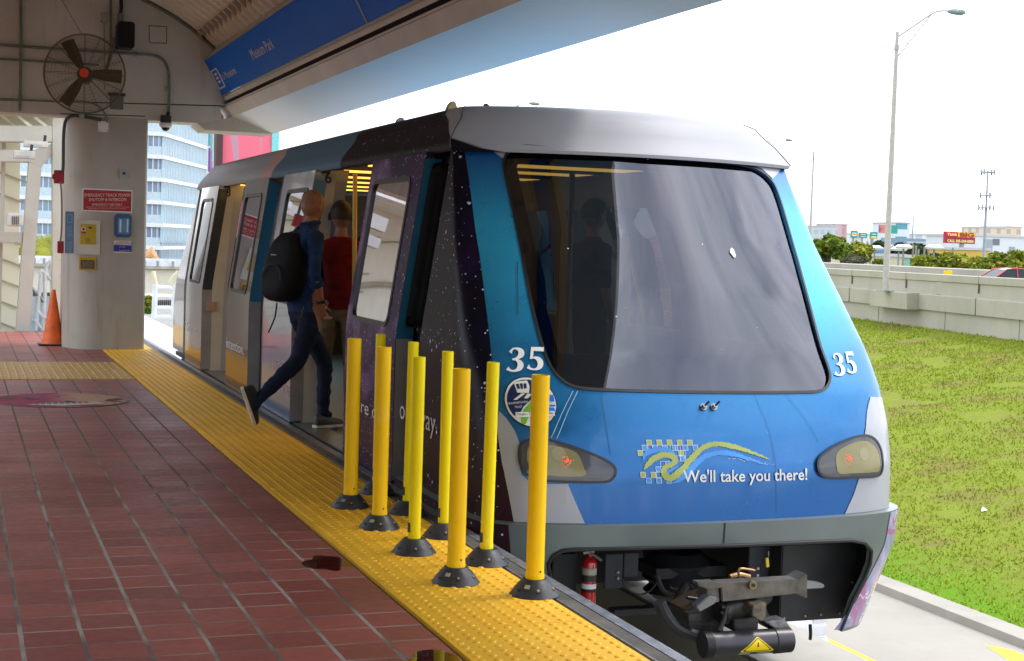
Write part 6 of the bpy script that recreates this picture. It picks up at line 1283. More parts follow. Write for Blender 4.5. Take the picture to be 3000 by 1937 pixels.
for k, (px, py) in enumerate(((1965, 655), (2203, 634), (2213, 634))):
    q_ = atY(px, py - 4, wx(60) and 60); q_ = atX(px, py, wx(60) + 13.2); MB().tube([(q_.x, q_.y, q_.z - .8), (q_.x, q_.y, q_.z + .1)], .12, 8).build('lane_post', YEL, label=['small yellow lane post on the barrier near the cab', 'left of the two small yellow lane posts on the barrier', 'right of the two small yellow lane posts on the barrier'][k], cat='post', group='yellow lane posts')
# ================================================================== GUIDEWAY
g_ = MB(); g_.box((4.52, 2, -2.3), (5.22, 34, -1.0)); g_.build('guideway', GUIDE, kind='structure', bevel=.02)
MB().box((2.55, 2, -2.3), (3.0, 34, -1.0)).build('guideway_inner_beam', GUIDE, kind='structure', bevel=.02)
mb = MB(); 
for k in range(6): mb.box((3.0, 3 + 6 * k, -2.2), (4.52, 3.5 + 6 * k, -1.4))
mb.build('guideway_cross_beams', GUIDE, kind='structure'); MB().box((2.60, 2, -.72), (2.66, 34, -.52)).box((2.60, 2, -.46), (2.64, 34, -.42)).build('power_rail', mat('power_rail_grey', (.14, .17, .16), .4, metal=.3), label='long grey power rail along the platform wall under the train', cat='rail')
MB().box((-6, -3, -5), (2.2, 24, -.46)).build('platform_base', mat('under_platform', (.12, .12, .11), .8), kind='structure')
MB().prism([(-6, 22.9), (5.3, 22.9), (5.3, 52), (-8, 60)], -1.5, -1.02, lambda u, v, w: (u, v, w)).build('guideway_deck', conc('deck_pale', (.55, .53, .49), .6), kind='structure')
# ================================================================== LEFT BACKGROUND
def tower():
    t = thing('glass_tower', 'tall pale glass residential tower with white slabs behind the pillar', 'building', (-6, 190, ZG)); Y0 = 188.
    A0, A1 = atY(40, 500, Y0), atY(372, 500, Y0); B1 = atY(506, 500, Y0 + 34); z = lambda py: atY(372, py, Y0).z
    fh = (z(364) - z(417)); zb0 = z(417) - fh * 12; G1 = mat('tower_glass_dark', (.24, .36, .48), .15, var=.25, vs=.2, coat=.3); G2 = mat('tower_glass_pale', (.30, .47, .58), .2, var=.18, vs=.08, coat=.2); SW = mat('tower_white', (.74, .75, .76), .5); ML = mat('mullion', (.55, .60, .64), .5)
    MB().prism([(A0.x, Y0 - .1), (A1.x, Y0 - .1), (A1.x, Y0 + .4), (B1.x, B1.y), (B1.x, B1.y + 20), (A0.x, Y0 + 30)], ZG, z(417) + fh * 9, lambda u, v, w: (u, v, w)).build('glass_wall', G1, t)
    # right face sheet, pale glass
    d = Vector((B1.x - A1.x, B1.y - Y0 - .4, 0)); nrm = Vector((d.y, -d.x, 0)).normalized(); o = Vector((A1.x, Y0 + .4, 0))
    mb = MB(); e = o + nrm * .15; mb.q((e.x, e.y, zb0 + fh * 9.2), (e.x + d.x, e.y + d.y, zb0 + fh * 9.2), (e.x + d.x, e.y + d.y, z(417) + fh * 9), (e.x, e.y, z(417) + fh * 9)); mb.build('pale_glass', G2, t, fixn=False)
    for k in range(-3, 22):
        zz = zb0 + fh * k
        if zz < ZG: continue
        mb = MB(); mb.box((A0.x, Y0 - .6, zz - .35), (A1.x + .4, Y0 + 2.3, zz + .12)); mb.build('floor_slab', SW, t)
        mb = MB(); a_ = o + nrm * .55; mb.v = []; mb.q((a_.x, a_.y, zz - .3), (a_.x + d.x, a_.y + d.y, zz - .3), (a_.x + d.x, a_.y + d.y, zz + .12), (a_.x, a_.y, zz + .12)); mb.build('floor_band', SW, t, fixn=False)
        mb = MB(); mb.box((A0.x, Y0 - .55, zz + .12), (A1.x, Y0 - .5, zz + 1.15)); mb.build('balcony_rail', mat('balcony_glass', (.50, .62, .68), .25), t)
    W_ = A1.x - A0.x
    for k in range(26):
        x = A0.x + W_ * (k + .5) / 26; MB().box((x - .06, Y0 - .3, zb0), (x + .06, Y0 + 2.2, z(417) + fh * 9)).build('fin', SW if k % 4 == 0 else ML, t)
    for k in range(40):
        p_ = o + d * (k + .5) / 40 + nrm * .35; MB().box((p_.x - .05, p_.y - .05, ZG), (p_.x + .05, p_.y + .05, z(417) + fh * 9)).build('mullion', SW if (k % 5 == 0 and False) else ML, t)
tower()
def bldbox(name, label, x0, x1, y0, Y, depth, m, cat='building'):
    a, b = atY(x0, 560, Y), atY(x1, 560, Y); zt = atY(x0, y0, Y).z; t = thing(name, label, cat, ((a.x + b.x) / 2, Y, ZG)); MB().box((a.x, Y, ZG), (b.x, Y + depth, zt)).build('wall', m, t); return t, a, b
def mural():
    m, nt, b, O, S = base('mural_pink', .6); n1 = noise(nt, O, .10, 2, .5, sc=(3.2, 1, .5), dist=.8); c = nmix(nt, step(nt, noise(nt, O, .03, 4), .35, .65), (.74, .10, .17), (.80, .18, .25)); c = nmix(nt, step(nt, n1, .62, .64), c, (.48, .26, .34)); c = nmix(nt, step(nt, noise(nt, O, .16, 1, .5, sc=(4, 1, .35), dist=.3), .70, .715), c, (.85, .55, .35)); nt.links.new(c, b.inputs['Base Color']); return m
t, a, b = bldbox('mural_building', 'building with a huge pink painted wall above the far end of the train', 512, 632, 230, 150, 2, mural()); MB().box((a.x - .6, 149.5, ZG), (a.x + .02, 151, 60)).build('dark_edge', mat('mural_edge', (.07, .03, .03), .7), t); MB().box((b.x - .2, 149.8, ZG), (b.x + .5, 152, 60)).build('teal_edge', mat('teal_edge', (.20, .60, .62), .5), t)
t, a, b = bldbox('slim_building', 'slim white building with teal and purple glass panels left of the pink wall', 484, 506, 230, 170, 2, mat('slim_white', (.68, .70, .68), .5))
zq = lambda py: atY(490, py, 169.8).z
for x0, x1, y0, y1, c in ((485, 490, 290, 340, (.02, .36, .42)), (485, 490, 345, 400, (.20, .06, .36)), (494, 499, 300, 372, (.40, .62, .58)), (499, 503, 290, 350, (.60, .62, .40)), (485, 490, 250, 285, (.02, .36, .42)), (493, 497, 375, 420, (.5, .4, .6))):
    c0, c1 = atY(x0, y1, 169.7), atY(x1, y0, 169.7); MB().box((c0.x, 169.7, c0.z), (c1.x, 170, c1.z)).build('glass_panel', mat('slim%d%d' % (x0, y0), c, .3), t)
# elevated guideway beyond, with parapet rail
GW = mat('far_guideway_cream', (.62, .59, .50), .6, var=.06); t = thing('elevated_guideway', 'pale elevated guideway girder crossing behind the pillar and train', 'guideway', (-4, 62, 0)); 
def curve(py_off, Ys=62.):
    return None
pts = [Vector((-14, 50, 0)), Vector((-8, 58, 0)), Vector((-1, 62, 0)), Vector((6, 64, 0)), Vector((16, 64, 0))]; C_ = smoothpts(pts, 6); zt = atY(385, 624, 62).z; zb_ = atY(385, 690, 62).z
def ribbon(z0, z1, off, name, m, th=.3):
    mb = MB()
    for p, q in zip(C_, C_[1:]): d = (q - p).normalized(); n_ = Vector((d.y, -d.x, 0)); P_, Q_ = p + n_ * off, q + n_ * off; mb.q((P_.x, P_.y, z0), (Q_.x, Q_.y, z0), (Q_.x, Q_.y, z1), (P_.x, P_.y, z1)); P2, Q2 = P_ - n_ * th, Q_ - n_ * th; mb.q((P_.x, P_.y, z1), (Q_.x, Q_.y, z1), (Q2.x, Q2.y, z1), (P2.x, P2.y, z1))
    mb.build(name, m, t, fixn=False)
ribbon(zb_, zt - .12, 0, 'girder', GW, 3.); ribbon(zt - .10, zt + .02, .25, 'deck_edge', mat('deck_edge_tan', (.40, .36, .30), .6), 3.2); ribbon(zt + .02, atY(385, 605, 62).z, .2, 'parapet', mat('parapet_white', (.66, .68, .70), .5), .15)
for k in range(0, len(C_) - 1):
    for j in range(3): p = C_[k].lerp(C_[k + 1], j / 3) + Vector((.2, -.33, 0)); MB().box((p.x - .05, p.y - .08, zt), (p.x + .05, p.y, zt + .24)).build('rail_post', mat('post_grey', (.25, .27, .3), .5), t)
for x in (-6.5, 9): MB().box((x - .6, 61.5, ZG), (x + .6, 62.5, zb_)).build('pier', GW, t)
# service railing with out-turned arms
RW = mat('railing_white', (.66, .70, .74), .45); t = thing('service_railing', 'white pipe railing with slanted arms beyond the far end of the train', 'railing', atY(380, 740, 31)); yr = 31.
R_ = lambda px, py, y=yr: atY(px, py, y)
for a, b in (((362, 662), (359, 741)), ((407, 665), (403, 748))): MB().tube([R_(*a), R_(*b)], .055, 8).build('post', RW, t, smooth=True)
for pts in ([(362, 665), (357, 632)], [(397, 660), (400, 650), (416, 633)], [(407, 668), (425, 650), (440, 641)]): MB().tube([R_(*p) for p in pts], .045, 8).build('slanted_arm', mat('arm_cream', (.62, .56, .38), .5), t, smooth=True)
for pts in ([(363, 669), (395, 670), (408, 676), (430, 684)], [(361, 717), (394, 717), (406, 721), (430, 731)], [(360, 739), (392, 738), (404, 745), (425, 750)]): MB().tube([R_(*p) for p in pts], .045, 8).build('rail', RW, t, smooth=True)
t, a, b = bldbox('louvered_building', 'low white building with dark louvres under the elevated guideway', 352, 470, 690, 75, 12, mat('low_white', (.66, .65, .64), .6)); 
for k in range(14): c0, c1 = atY(364 + 4.6 * k, 712, 74.9), atY(367 + 4.6 * k, 699, 74.9); MB().box((c0.x, 74.9, c0.z), (c1.x, 75, c1.z)).build('louvre', mat('louvre_dark', (.08, .07, .08), .6), t)
treepx('bright green clipped bush between pillar and railing', 334, 362, 688, 724, 56, LF2, 21, n=1500, leaf=.09, trunk=False, name='bush', group='bushes by the pillar', zb=-2.5); treepx('darker low bush beside the bright clipped bush', 334, 352, 715, 734, 52, LF1, 22, n=800, leaf=.07, trunk=False, name='bush', group='bushes by the pillar', zb=-2.5)
mb = MB(); c = atY(352, 588, 66); mb.tube([c + Vector((-.5, 0, -.4)), c + Vector((0, 0, 0)), c + Vector((.25, 0, -.5)), c + Vector((.5, 0, -1.0))], [.12, .3, .2, .05], 10); mb.build('rust_sculpture', mat('rust_orange', (.50, .28, .14), .7), smooth=True, label='rust coloured curved form poking up behind the guideway parapet', cat='sculpture')
# palms left of the pillar
def palm(px, py, Y, label, s_, seed):
    c = atY(px, py, Y); t = thing('palm_tree', label, 'palm tree', (c.x, Y, ZG), 'palms left of the pillar'); MB().tube([(c.x, Y, ZG), (c.x + .1, Y, c.z)], [.2, .14], 8).build('trunk', BARK, t, smooth=True); r = random.Random(seed); mb = MB()
    for k in range(22):
        a = r.random() * 2 * pi; L_ = s_ * r.uniform(.8, 1.2); up = r.uniform(.1, .9); P_ = [c + Vector((cos(a) * L_ * u, sin(a) * L_ * u, L_ * (up * u - 1.1 * u * u))) for u in (0, .25, .5, .75, 1.)]
        for p, q in zip(P_, P_[1:]):
            for j in range(5):
                o = p.lerp(q, j / 5); 
                for sg in (-1, 1): d = Vector((-sin(a) * sg, cos(a) * sg, -.7)) * s_ * .28; mb.q(o, o + (q - p) * .1, o + d + (q - p) * .3, o + d + (q - p) * .25)
    mb.build('crown', LF2, t, fixn=False)
palm(98, 560, 80, 'palm with yellow-green fronds left of the pillar, higher', 2.2, 1); palm(115, 582, 70, 'lower palm close against the white post', 1.6, 2); palm(82, 590, 85, 'palm partly hidden by the slanted white post', 1.8, 3)
# stair enclosure
st = thing('stair_enclosure', 'cream steel framed stair enclosure, curved rib shadows painted on its panel, left of the pillar', 'stair enclosure', (-.5, 24, 0)); YS_ = 22.5
FR = plaster('frame_cream', (.60, .58, .50), (.4, .38, .3), 2., .25); S_ = lambda px, py, y=YS_: atY(px, py, y)
def fprism(pts, y0, y1, name, m=FR, par=st): MB().prism([(S_(*p).x, S_(*p).z) for p in pts], y0, y1, lambda u, v, w: (u, w, v)).build(name, m, par, bevel=.006)
fprism([(122, 262), (152, 262), (152, 775), (122, 775)], YS_, YS_ + .25, 'post'); fprism([(-260, 291), (121.6, 293), (121.6, 331), (-260, 328)], YS_ + .003, YS_ + .25, 'beam'); fprism([(-260, 346), (80, 349), (100, 341), (121.6, 335), (121.6, 360), (96, 390), (68, 377), (-260, 374)], YS_ + .05, YS_ + .3, 'knee_beam')
fprism([(67, 377), (97, 389), (69, 773), (37, 773)], YS_ + .03, YS_ + .28, 'slanted_post'); fprism([(-260, 538), (54, 541), (52, 566), (-260, 563)], YS_ + .05, YS_ + .28, 'rail_beam'); fprism([(6, 330), (15, 330), (11, 540), (1, 540)], YS_ + .3, YS_ + .36, 'mullion'); fprism([(-1, 566), (8, 566), (3, 773), (-8, 773)], YS_ + .3, YS_ + .36, 'mullion')
PNL = mat('panel_cream', (.74, .70, .54), .55, var=.05, vs=1.5)
MB().box((-9, 24.5, -1.), (-2.76, 24.7, 3.6)).build('unseen_far_wall', mat('unseen_wall_dark', (.10, .10, .095), .7), label='unseen dark wall added beyond the stair enclosure to darken train reflections', cat='wall')  # added out of view so the cab side reflects something dark
mb = MB(); mb.box((-2.75, 24.6, -1.), (S_(100, 500, 24.6).x - .35, 24.66, 3.4)); mb.build('back_panel', PNL, st)
OLV = mat('rib_shadow_olive', (.36, .34, .22), .6)  # shade tone: tubes and bars below draw rib shadows on the panel
for k in range(-5, 4):
    ps = [S_(-190 + 150 * k / 1. * 0 + x, y + k * 118, 24.55) for x, y in ((-330, 420), (-200, 440), (-80, 490), (0, 540), (60, 585))]
    if -4 <= k <= 3: MB().tube(smoothpts(ps, 5), .018 if k % 2 else .055, 6).build('rib_shadow', OLV, st, smooth=True)
for k in range(14):
    a_, b_ = S_(-330, 330 + 50 * k - 150, 24.57), S_(75, 330 + 50 * k, 24.57); 
    if k != 4: MB().bar(a_, b_, .03, .014, up=(0, 1, 0)).build('thin_rib_shadow', OLV, st)
for k in range(7): MB().bar(S_(-60 + 36 * k, 262, 23.5), S_(-10 + 36 * k, 300, 23.5), .12, .09).build('roof_slat', FR, st)
MB().box((-9, 22.4, 3.1), (1.4, 27, 3.15)).build('roof_panel', mat('roof_translucent', (.78, .77, .68), .5), st)
# balustrade white handrails by stairs
t = thing('stair_handrail', 'white tubular stair handrail behind the traffic cone', 'handrail', S_(100, 760, 23.2)); h_ = lambda px, py: atY(px, py, 23.4)
for pts, nm in (([(114, 612), (106, 632), (104, 700), (99, 772)], 'rail'), ([(118, 606), (121, 650), (121, 772)], 'post'), ([(92, 640), (98, 632), (108, 640), (118, 652)], 'rail'), ([(96, 640), (90, 700), (84, 770)], 'post'), ([(88, 725), (100, 738), (112, 742)], 'rail'), ([(80, 745), (100, 768), (118, 768)], 'rail')): MB().tube(smoothpts([h_(*p) for p in pts], 4), .03, 8).build(nm, RW, t, smooth=True)
t = thing('lower_handrail', 'grey stair rail running down beside the slanted post', 'handrail', h_(70, 665)); MB().tube([h_(66, 664), h_(75, 672), h_(92, 690), h_(104, 705)], .028, 8).build('rail', STEEL, t, smooth=True)
mb = MB(); mb.q(h_(62, 690), h_(120, 690), h_(120, 773), h_(55, 773)); mb.build('balustrade_panel', mat('balustrade_pale', (.55, .64, .70), .3), label='pale blue-grey balustrade panel behind the stair handrail', cat='balustrade', fixn=False)
LMP = mat('fixture_white', (.66, .65, .60), .4)
for x0, y0, x1, y1, yy, lab in ((55, 330, 113, 342, 22.2, 'long white light fixture under the stair enclosure beam, upper'), (31, 352, 82, 369, 21.9, 'long white light fixture under the stair enclosure, lower and further left')):
    a, b = atY(x0, y1, yy), atY(x1, y0, yy); t = thing('light_fixture', lab, 'light fixture', (a.x, yy, a.z), 'long light fixtures by the stairs'); MB().box((a.x, yy, a.z), (b.x, yy + .14, b.z)).build('housing', LMP, t, bevel=.012); MB().box((a.x + .03, yy - .004, a.z + .012), (b.x - .08, yy, a.z + .045)).build('lens', mat('fixture_lens', (.52, .50, .50), .3), t); MB().tube([(b.x - .05, yy + .07, b.z), (b.x - .04, yy + .07, b.z + .09)], .02, 8).build('stem', DARK, t)
a, b = atY(14, 527, 22.2), atY(55, 497, 22.2); t = thing('louvered_fixture', 'squat white louvered wall fixture on the stair enclosure', 'light fixture', (a.x, 22.2, a.z)); MB().box((a.x, 22.2, a.z), (b.x, 22.4, b.z)).build('housing', LMP, t, bevel=.02)
for k in range(4): c0, c1 = atY(28 + 4.5 * k, 523, 22.19), atY(30 + 4.5 * k, 504, 22.19); MB().box((c0.x, 22.19, c0.z), (c1.x, 22.2, c1.z)).build('louvre', DARK, t)
# ================================================================== PEOPLE
SKIN = mat('skin', (.29, .125, .072), .5, var=.10, vs=20); SKIN2 = mat('skin_tan', (.22, .11, .07), .5, var=.1, vs=20)
def cloth(name, c, var=.35, vs=9, bump=.5, bs=28, rough=.85): return mat(name, c, rough, var=var, vs=vs, bump=bump, bs=bs, spec=.2)
def skin_obj(nodes, edges, root, sub=2):
    """nodes: {name:(pos, rx, ry)}"""
    names = list(nodes); me = bpy.data.meshes.new('sk'); me.from_pydata([tuple(nodes[n][0]) for n in names], [(names.index(a), names.index(b)) for a, b in edges], [])
    o = bpy.data.objects.new('sk', me); COL.objects.link(o); o.modifiers.new('s', 'SKIN').use_smooth_shade = True
    sv = me.skin_vertices[0].data
    for i, n in enumerate(names): sv[i].radius = nodes[n][1:3]; sv[i].use_root = (n == root)
    m = o.modifiers.new('u', 'SUBSURF'); m.levels = sub; m.render_levels = sub
    dg = bpy.context.evaluated_depsgraph_get(); dg.update(); r = bpy.data.meshes.new_from_object(o.evaluated_get(dg)); bpy.data.objects.remove(o); bpy.data.meshes.remove(me); return r
def head_mesh(c, f, up, s=1., neck=None):
    """head with face, ears; c centre, f facing, up"""
    f = Vector(f).normalized(); up = Vector(up); up = (up - f * up.dot(f)).normalized(); rt = f.cross(up); bm = bmesh.new(); bmesh.ops.create_uvsphere(bm, u_segments=36, v_segments=28, radius=1)
    for v in bm.verts:
        x, y, z = v.co   # x right, y forward, z up
        w = .076 * (1 - .10 * max(0, -z) ** 1.5 - .16 * max(0, -z) * max(0, y)); dpt = .098 if y > 0 else .102; h = .112 if z > 0 else .118
        X, Y_, Z_ = x * w, y * dpt, z * h
        if y > .5: Y_ *= 1 - .10 * (y - .5)
        if z < -.3 and y < 0: Y_ *= 1 - .45 * (-z - .3)          # nape
        if z < -.55 and y > 0: Y_ += .012 * (-z - .55)           # chin
        # nose, brow, eye sockets, mouth
        g = lambda a, b, sa, sb: math.exp(-((x - a) / sa) ** 2 - ((z - b) / sb) ** 2) if y > 0 else 0
        Y_ += .020 * g(0, -.22, .13, .14) + .010 * g(0, -.02, .11, .22) + .006 * g(0, .17, .6, .08) - .012 * g(.36, .0, .17, .12) - .012 * g(-.36, .0, .17, .12) + .006 * g(0, -.50, .26, .05) - .004 * g(0, -.55, .3, .03) + .005 * g(0, -.60, .22, .05)
        v.co = c + (rt * X + f * Y_ + up * Z_) * s
    me = bpy.data.meshes.new('h'); bm.to_mesh(me); bm.free()
    bm = bmesh.new(); bm.from_mesh(me)
    for sg in (-1, 1):      # ears
        r = bmesh.ops.create_uvsphere(bm, u_segments=14, v_segments=10, radius=1)
        for v in r['verts']: x, y, z = v.co; v.co = c + (rt * (sg * (.076 + .008 * x + .006 * (y < 0))) + f * (-.012 + .019 * y) + up * (-.012 + .033 * z)) * s
    bm.to_mesh(me); bm.free(); return me
def hand_nodes(w, d, curl, side, s=1., pre='r'):
    """wrist w, direction d (towards fingers), palm normal curl dir, side= thumb direction"""
    d = Vector(d).normalized(); cu = Vector(curl).normalized(); sd = Vector(side).normalized(); N_, E_ = {}, []
    N_[pre + 'palm'] = (w + d * .045 * s, .026 * s, .018 * s); N_[pre + 'palm2'] = (w + d * .078 * s, .030 * s, .014 * s); E_ += [(pre + 'palm', pre + 'palm2')]
    for k, (o, L_) in enumerate(((.030, .072), (.010, .082), (-.010, .076), (-.028, .060))):
        b = w + d * .085 * s + sd * o * s; p1 = b + (d * .9 + cu * .35).normalized() * L_ * .45 * s; p2 = p1 + (d * .55 + cu * .8).normalized() * L_ * .32 * s; p3 = p2 + (d * .1 + cu * 1.).normalized() * L_ * .26 * s
        for n, p, r in (('a', b, .0095), ('b', p1, .0085), ('c', p2, .008), ('d', p3, .007)): N_[pre + 'f%d%s' % (k, n)] = (p, r * s, r * s)
        E_ += [(pre + 'palm2', pre + 'f%da' % k), (pre + 'f%da' % k, pre + 'f%db' % k), (pre + 'f%db' % k, pre + 'f%dc' % k), (pre + 'f%dc' % k, pre + 'f%dd' % k)]
    t1 = w + d * .04 * s + sd * .034 * s; t2 = t1 + (d * .7 + sd * .45 + cu * .4).normalized() * .034 * s; t3 = t2 + (d * .85 + cu * .5).normalized() * .028 * s
    for n, p, r in (('ta', t1, .012), ('tb', t2, .010), ('tc', t3, .008)): N_[pre + n] = (p, r * s, r * s)
    E_ += [(pre + 'palm', pre + 'ta'), (pre + 'ta', pre + 'tb'), (pre + 'tb', pre + 'tc')]; return N_, E_
def person(label, J, head, mats, rule, group=None, vox=.0065, parts=()):
    """J: node dict + edges ; rule(point)->material index"""
    nodes, edges = J; me = skin_obj(nodes, edges, 'pelvis'); hm = head_mesh(*head); bm = bmesh.new(); bm.from_mesh(me); bm.from_mesh(hm); bpy.data.meshes.remove(me); bpy.data.meshes.remove(hm); me = bpy.data.meshes.new('person'); bm.to_mesh(me); bm.free()
    o = bpy.data.objects.new('person', me); COL.objects.link(o); m = o.modifiers.new('r', 'REMESH'); m.mode = 'VOXEL'; m.voxel_size = vox; m.use_smooth_shade = True; sm = o.modifiers.new('s', 'SMOOTH'); sm.iterations = 2; sm.factor = .5
    dg = bpy.context.evaluated_depsgraph_get(); dg.update(); r = bpy.data.meshes.new_from_object(o.evaluated_get(dg)); o.modifiers.clear(); o.data = r; bpy.data.meshes.remove(me)
    r.materials.clear()
    for m in mats: r.materials.append(m)
    for p in r.polygons: p.material_index = rule(p.center); p.use_smooth = True
    cl = set(); [cl.update(p.vertices) for p in r.polygons if p.material_index]
    [cl.difference_update(p.vertices) for p in r.polygons if not p.material_index]
    nn = {i: r.vertices[i].normal.copy() for i in cl}
    for i in cl:
        v = r.vertices[i]; q = v.co; f1 = 1 - abs(_nz.noise(Vector((q.x * 5, q.y * 5, q.z * 15)))) * 2; f2 = _nz.noise(Vector((q.x * 11 + q.z * 6, q.y * 11, q.z * 20))); v.co = q + nn[i] * (.007 * max(0, f1) + .005 * f2 - .002)
    return tag(o, label, 'person', group)
def seg_d(p, a, b):
    ab = b - a; t = max(0, min(1, (p - a).dot(ab) / ab.length_squared)); return (p - a - ab * t).length
def capsule_cap(name, hc, f, up, s, m, parent, thick=.008, low=-.15, front=.55):
    """hair shell: part of the head sphere"""
    hm = head_mesh(hc, f, up, s * 1.0); f = Vector(f).normalized(); up = Vector(up); up = (up - f * up.dot(f)).normalized(); bm = bmesh.new(); bm.from_mesh(hm); bpy.data.meshes.remove(hm); dl = []
    for v in bm.verts:
        q = v.co - hc; z = q.dot(up) / (.115 * s); y = q.dot(f) / (.1 * s)
        if z < low + max(0, y) * 1.1 or y > front + .25 * z: dl.append(v)
    bmesh.ops.delete(bm, geom=dl, context='VERTS')
    for v in bm.verts: q = v.co - hc; v.co = hc + q * (1 + thick / max(.05, q.length)) + q.normalized() * _nz.noise(v.co * 60) * .004
    me = bpy.data.meshes.new(name); bm.to_mesh(me); bm.free(); me.materials.append(m)
    for p in me.polygons: p.use_smooth = True
    o = bpy.data.objects.new(name, me); COL.objects.link(o); o.parent = parent; return o
def shoe(name, heel, toe, up, m, ms, parent, L_=.29, w=.048):
    heel, toe = Vector(heel), Vector(toe); d = (toe - heel).normalized(); up = Vector(up); up = (up - d * up.dot(d)).normalized(); s_ = d.cross(up)
    def sec(t, h, ww, base_=0.): 
        c = heel + d * (L_ * t); return [c + s_ * (ww * cos(a)) + up * (base_ + (h if sin(a) > 0 else .0) * sin(a) + .022) for a in [2 * pi * k / 14 for k in range(14)]]
    secs = [sec(.0, .05, .025), sec(.03, .075, .035), (sec(.14, .085, .038)), sec(.30, .080, .040), sec(.5, .060, .046), sec(.75, .042, .050), sec(.93, .030, .040), sec(1., .015, .02)]
    mb = MB(); 
    for q in secs: mb.v += [tuple(p) for p in q]
    for k in range(len(secs) - 1):
        for j in range(14): a = k * 14 + j; b = k * 14 + (j + 1) % 14; mb.f.append((a, b, b + 14, a + 14)); mb.m.append(0)
    mb.f.append(tuple(range(14))); mb.m.append(0); mb.f.append(tuple(range(98, 112))); mb.m.append(0)
    o = mb.build(name, m, parent, smooth=True); mb = MB(); P = [(-.01, .0), (-.005, .030), (.2, .040), (.5, .046), (.75, .052), (.93, .042), (1.01, .02)]
    out = [(t, q) for t, q in P] + [(t, -q) for t, q in reversed(P)]
    mb.prism(out, 0., .024, lambda u, v, w_: heel + d * (L_ * u) + s_ * v + up * w_); mb.build('sole', ms, o, bevel=.004); return o
V = Vector
SHB = mat('shoe_black', (.012, .012, .014), .5); SHW = mat('sole_white', (.62, .58, .50), .6, var=.2, vs=20)
# --- man stepping into the train
Fd = V((.86, .50, 0)).normalized(); Rt = V((Fd.y, -Fd.x, 0)); UP = V((0, 0, 1)); y0 = 11.15
pel = atY(712, 712, y0); ch = atY(702, 600, y0); nb = atY(722, 532, y0 + .02); hc = atY(729, 478, y0 + .03)
shR = atY(737, 552, y0 - .17); shL = atY(676, 556, y0 + .17); elR = atY(731, 640, y0 - .22); wrR = atY(748, 708, y0 - .14)
hipR = pel + Rt * .095 - UP * .05; hipL = pel - Rt * .095 - UP * .05
knR = atY(693, 842, y0 - .12); anR = atY(602, 930, y0 - .16); knL = atY(757, 845, y0 + .14); anL = atY(752, 962, y0 + .12)
nd = {'pelvis': (pel, .145, .115), 'waist': (pel.lerp(ch, .4) - Fd * .0, .125, .105), 'chest': (ch + Fd * .01, .160, .125), 'uch': (ch.lerp(nb, .66), .15, .11), 'neck': (nb + UP * .005, .062, .062), 'nk2': (nb.lerp(hc, .5), .056, .056), 'nk3': (hc - UP * .05, .05, .05),
      'shR': (shR, .066, .066), 'uaR': (shR.lerp(elR, .5), .056, .056), 'elR': (elR, .047, .047), 'faR': (elR.lerp(wrR, .35), .043, .043), 'wrR': (wrR, .026, .030),
      'shL': (shL, .066, .066), 'elL': (shL + V((.02, .06, -.28)), .047, .047), 'wrL': (shL + V((.20, .10, -.46)), .027, .03),
      'hipR': (hipR, .098, .098), 'thR': (hipR.lerp(knR, .45), .088, .088), 'knR': (knR, .064, .064), 'cfR': (knR.lerp(anR, .38), .062, .062), 'anR': (anR, .044, .044), 'fR': (anR + (atY(580, 965, y0 - .17) - anR) * .8, .035, .04),
      'hipL': (hipL, .098, .098), 'thL': (hipL.lerp(knL, .45), .088, .088), 'knL': (knL, .064, .064), 'cfL': (knL.lerp(anL, .35), .062, .062), 'anL': (anL, .046, .046), 'fL': (anL + Fd * .08 - UP * .04, .035, .03)}
ed = [('pelvis', 'waist'), ('waist', 'chest'), ('chest', 'uch'), ('uch', 'neck'), ('neck', 'nk2'), ('nk2', 'nk3'), ('uch', 'shR'), ('shR', 'uaR'), ('uaR', 'elR'), ('elR', 'faR'), ('faR', 'wrR'), ('uch', 'shL'), ('shL', 'elL'), ('elL', 'wrL'),
      ('pelvis', 'hipR'), ('hipR', 'thR'), ('thR', 'knR'), ('knR', 'cfR'), ('cfR', 'anR'), ('anR', 'fR'), ('pelvis', 'hipL'), ('hipL', 'thL'), ('thL', 'knL'), ('knL', 'cfL'), ('cfL', 'anL'), ('anL', 'fL')]
hd_ = (atY(756, 745, y0 - .12) - wrR); hN, hE = hand_nodes(wrR, hd_, V((.75, .3, .25)), Fd + UP * .3, 1., 'hr'); nd.update(hN); ed += hE + [('wrR', 'hrpalm')]
hN, hE = hand_nodes(nd['wrL'][0], V((.8, .3, -.4)), V((.2, -.6, .3)), UP, 1., 'hl'); nd.update(hN); ed += hE + [('wrL', 'hlpalm')]
def rule1(p):
    zb_ = pel.z - .045
    fa = min(seg_d(p, nd['faR'][0], wrR), seg_d(p, wrR, wrR + hd_ * 1.6)); fl = seg_d(p, nd['elL'][0].lerp(nd['wrL'][0], .35), nd['wrL'][0] + V((.15, .05, -.08)))
    if (fa < .075 and p.z < nd['faR'][0].z + .03 and p.x > pel.x + .02 and seg_d(p, pel, ch) > .12) or fl < .07: return 0
    if p.z > nb.z + .045: return 0
    if p.z > zb_: return 1
    return 2
SHIRT = cloth('shirt_navy', (.012, .035, .10)); JEAN = cloth('jeans_dark', (.008, .014, .035)); 
man = person('bald man in navy shirt and dark jeans stepping from the platform into the train', (nd, ed), (hc, V((.80, .60, -.05)), UP, 1.03), [SKIN, SHIRT, JEAN], rule1)
capsule_cap('hair_stubble', hc, V((.80, .60, -.05)), UP, 1.03, mat('hair_stubble', (.25, .125, .08), .7, var=.25, vs=50), man, .0006, -.05, .1)
MB().tube([nb + UP * .035 + V((.067 * cos(a), .067 * sin(a), .012 * sin(a + 2))) for a in [2 * pi * k / 20 for k in range(21)]], .016, 8, caps=False).build('collar', SHIRT, man, smooth=True)
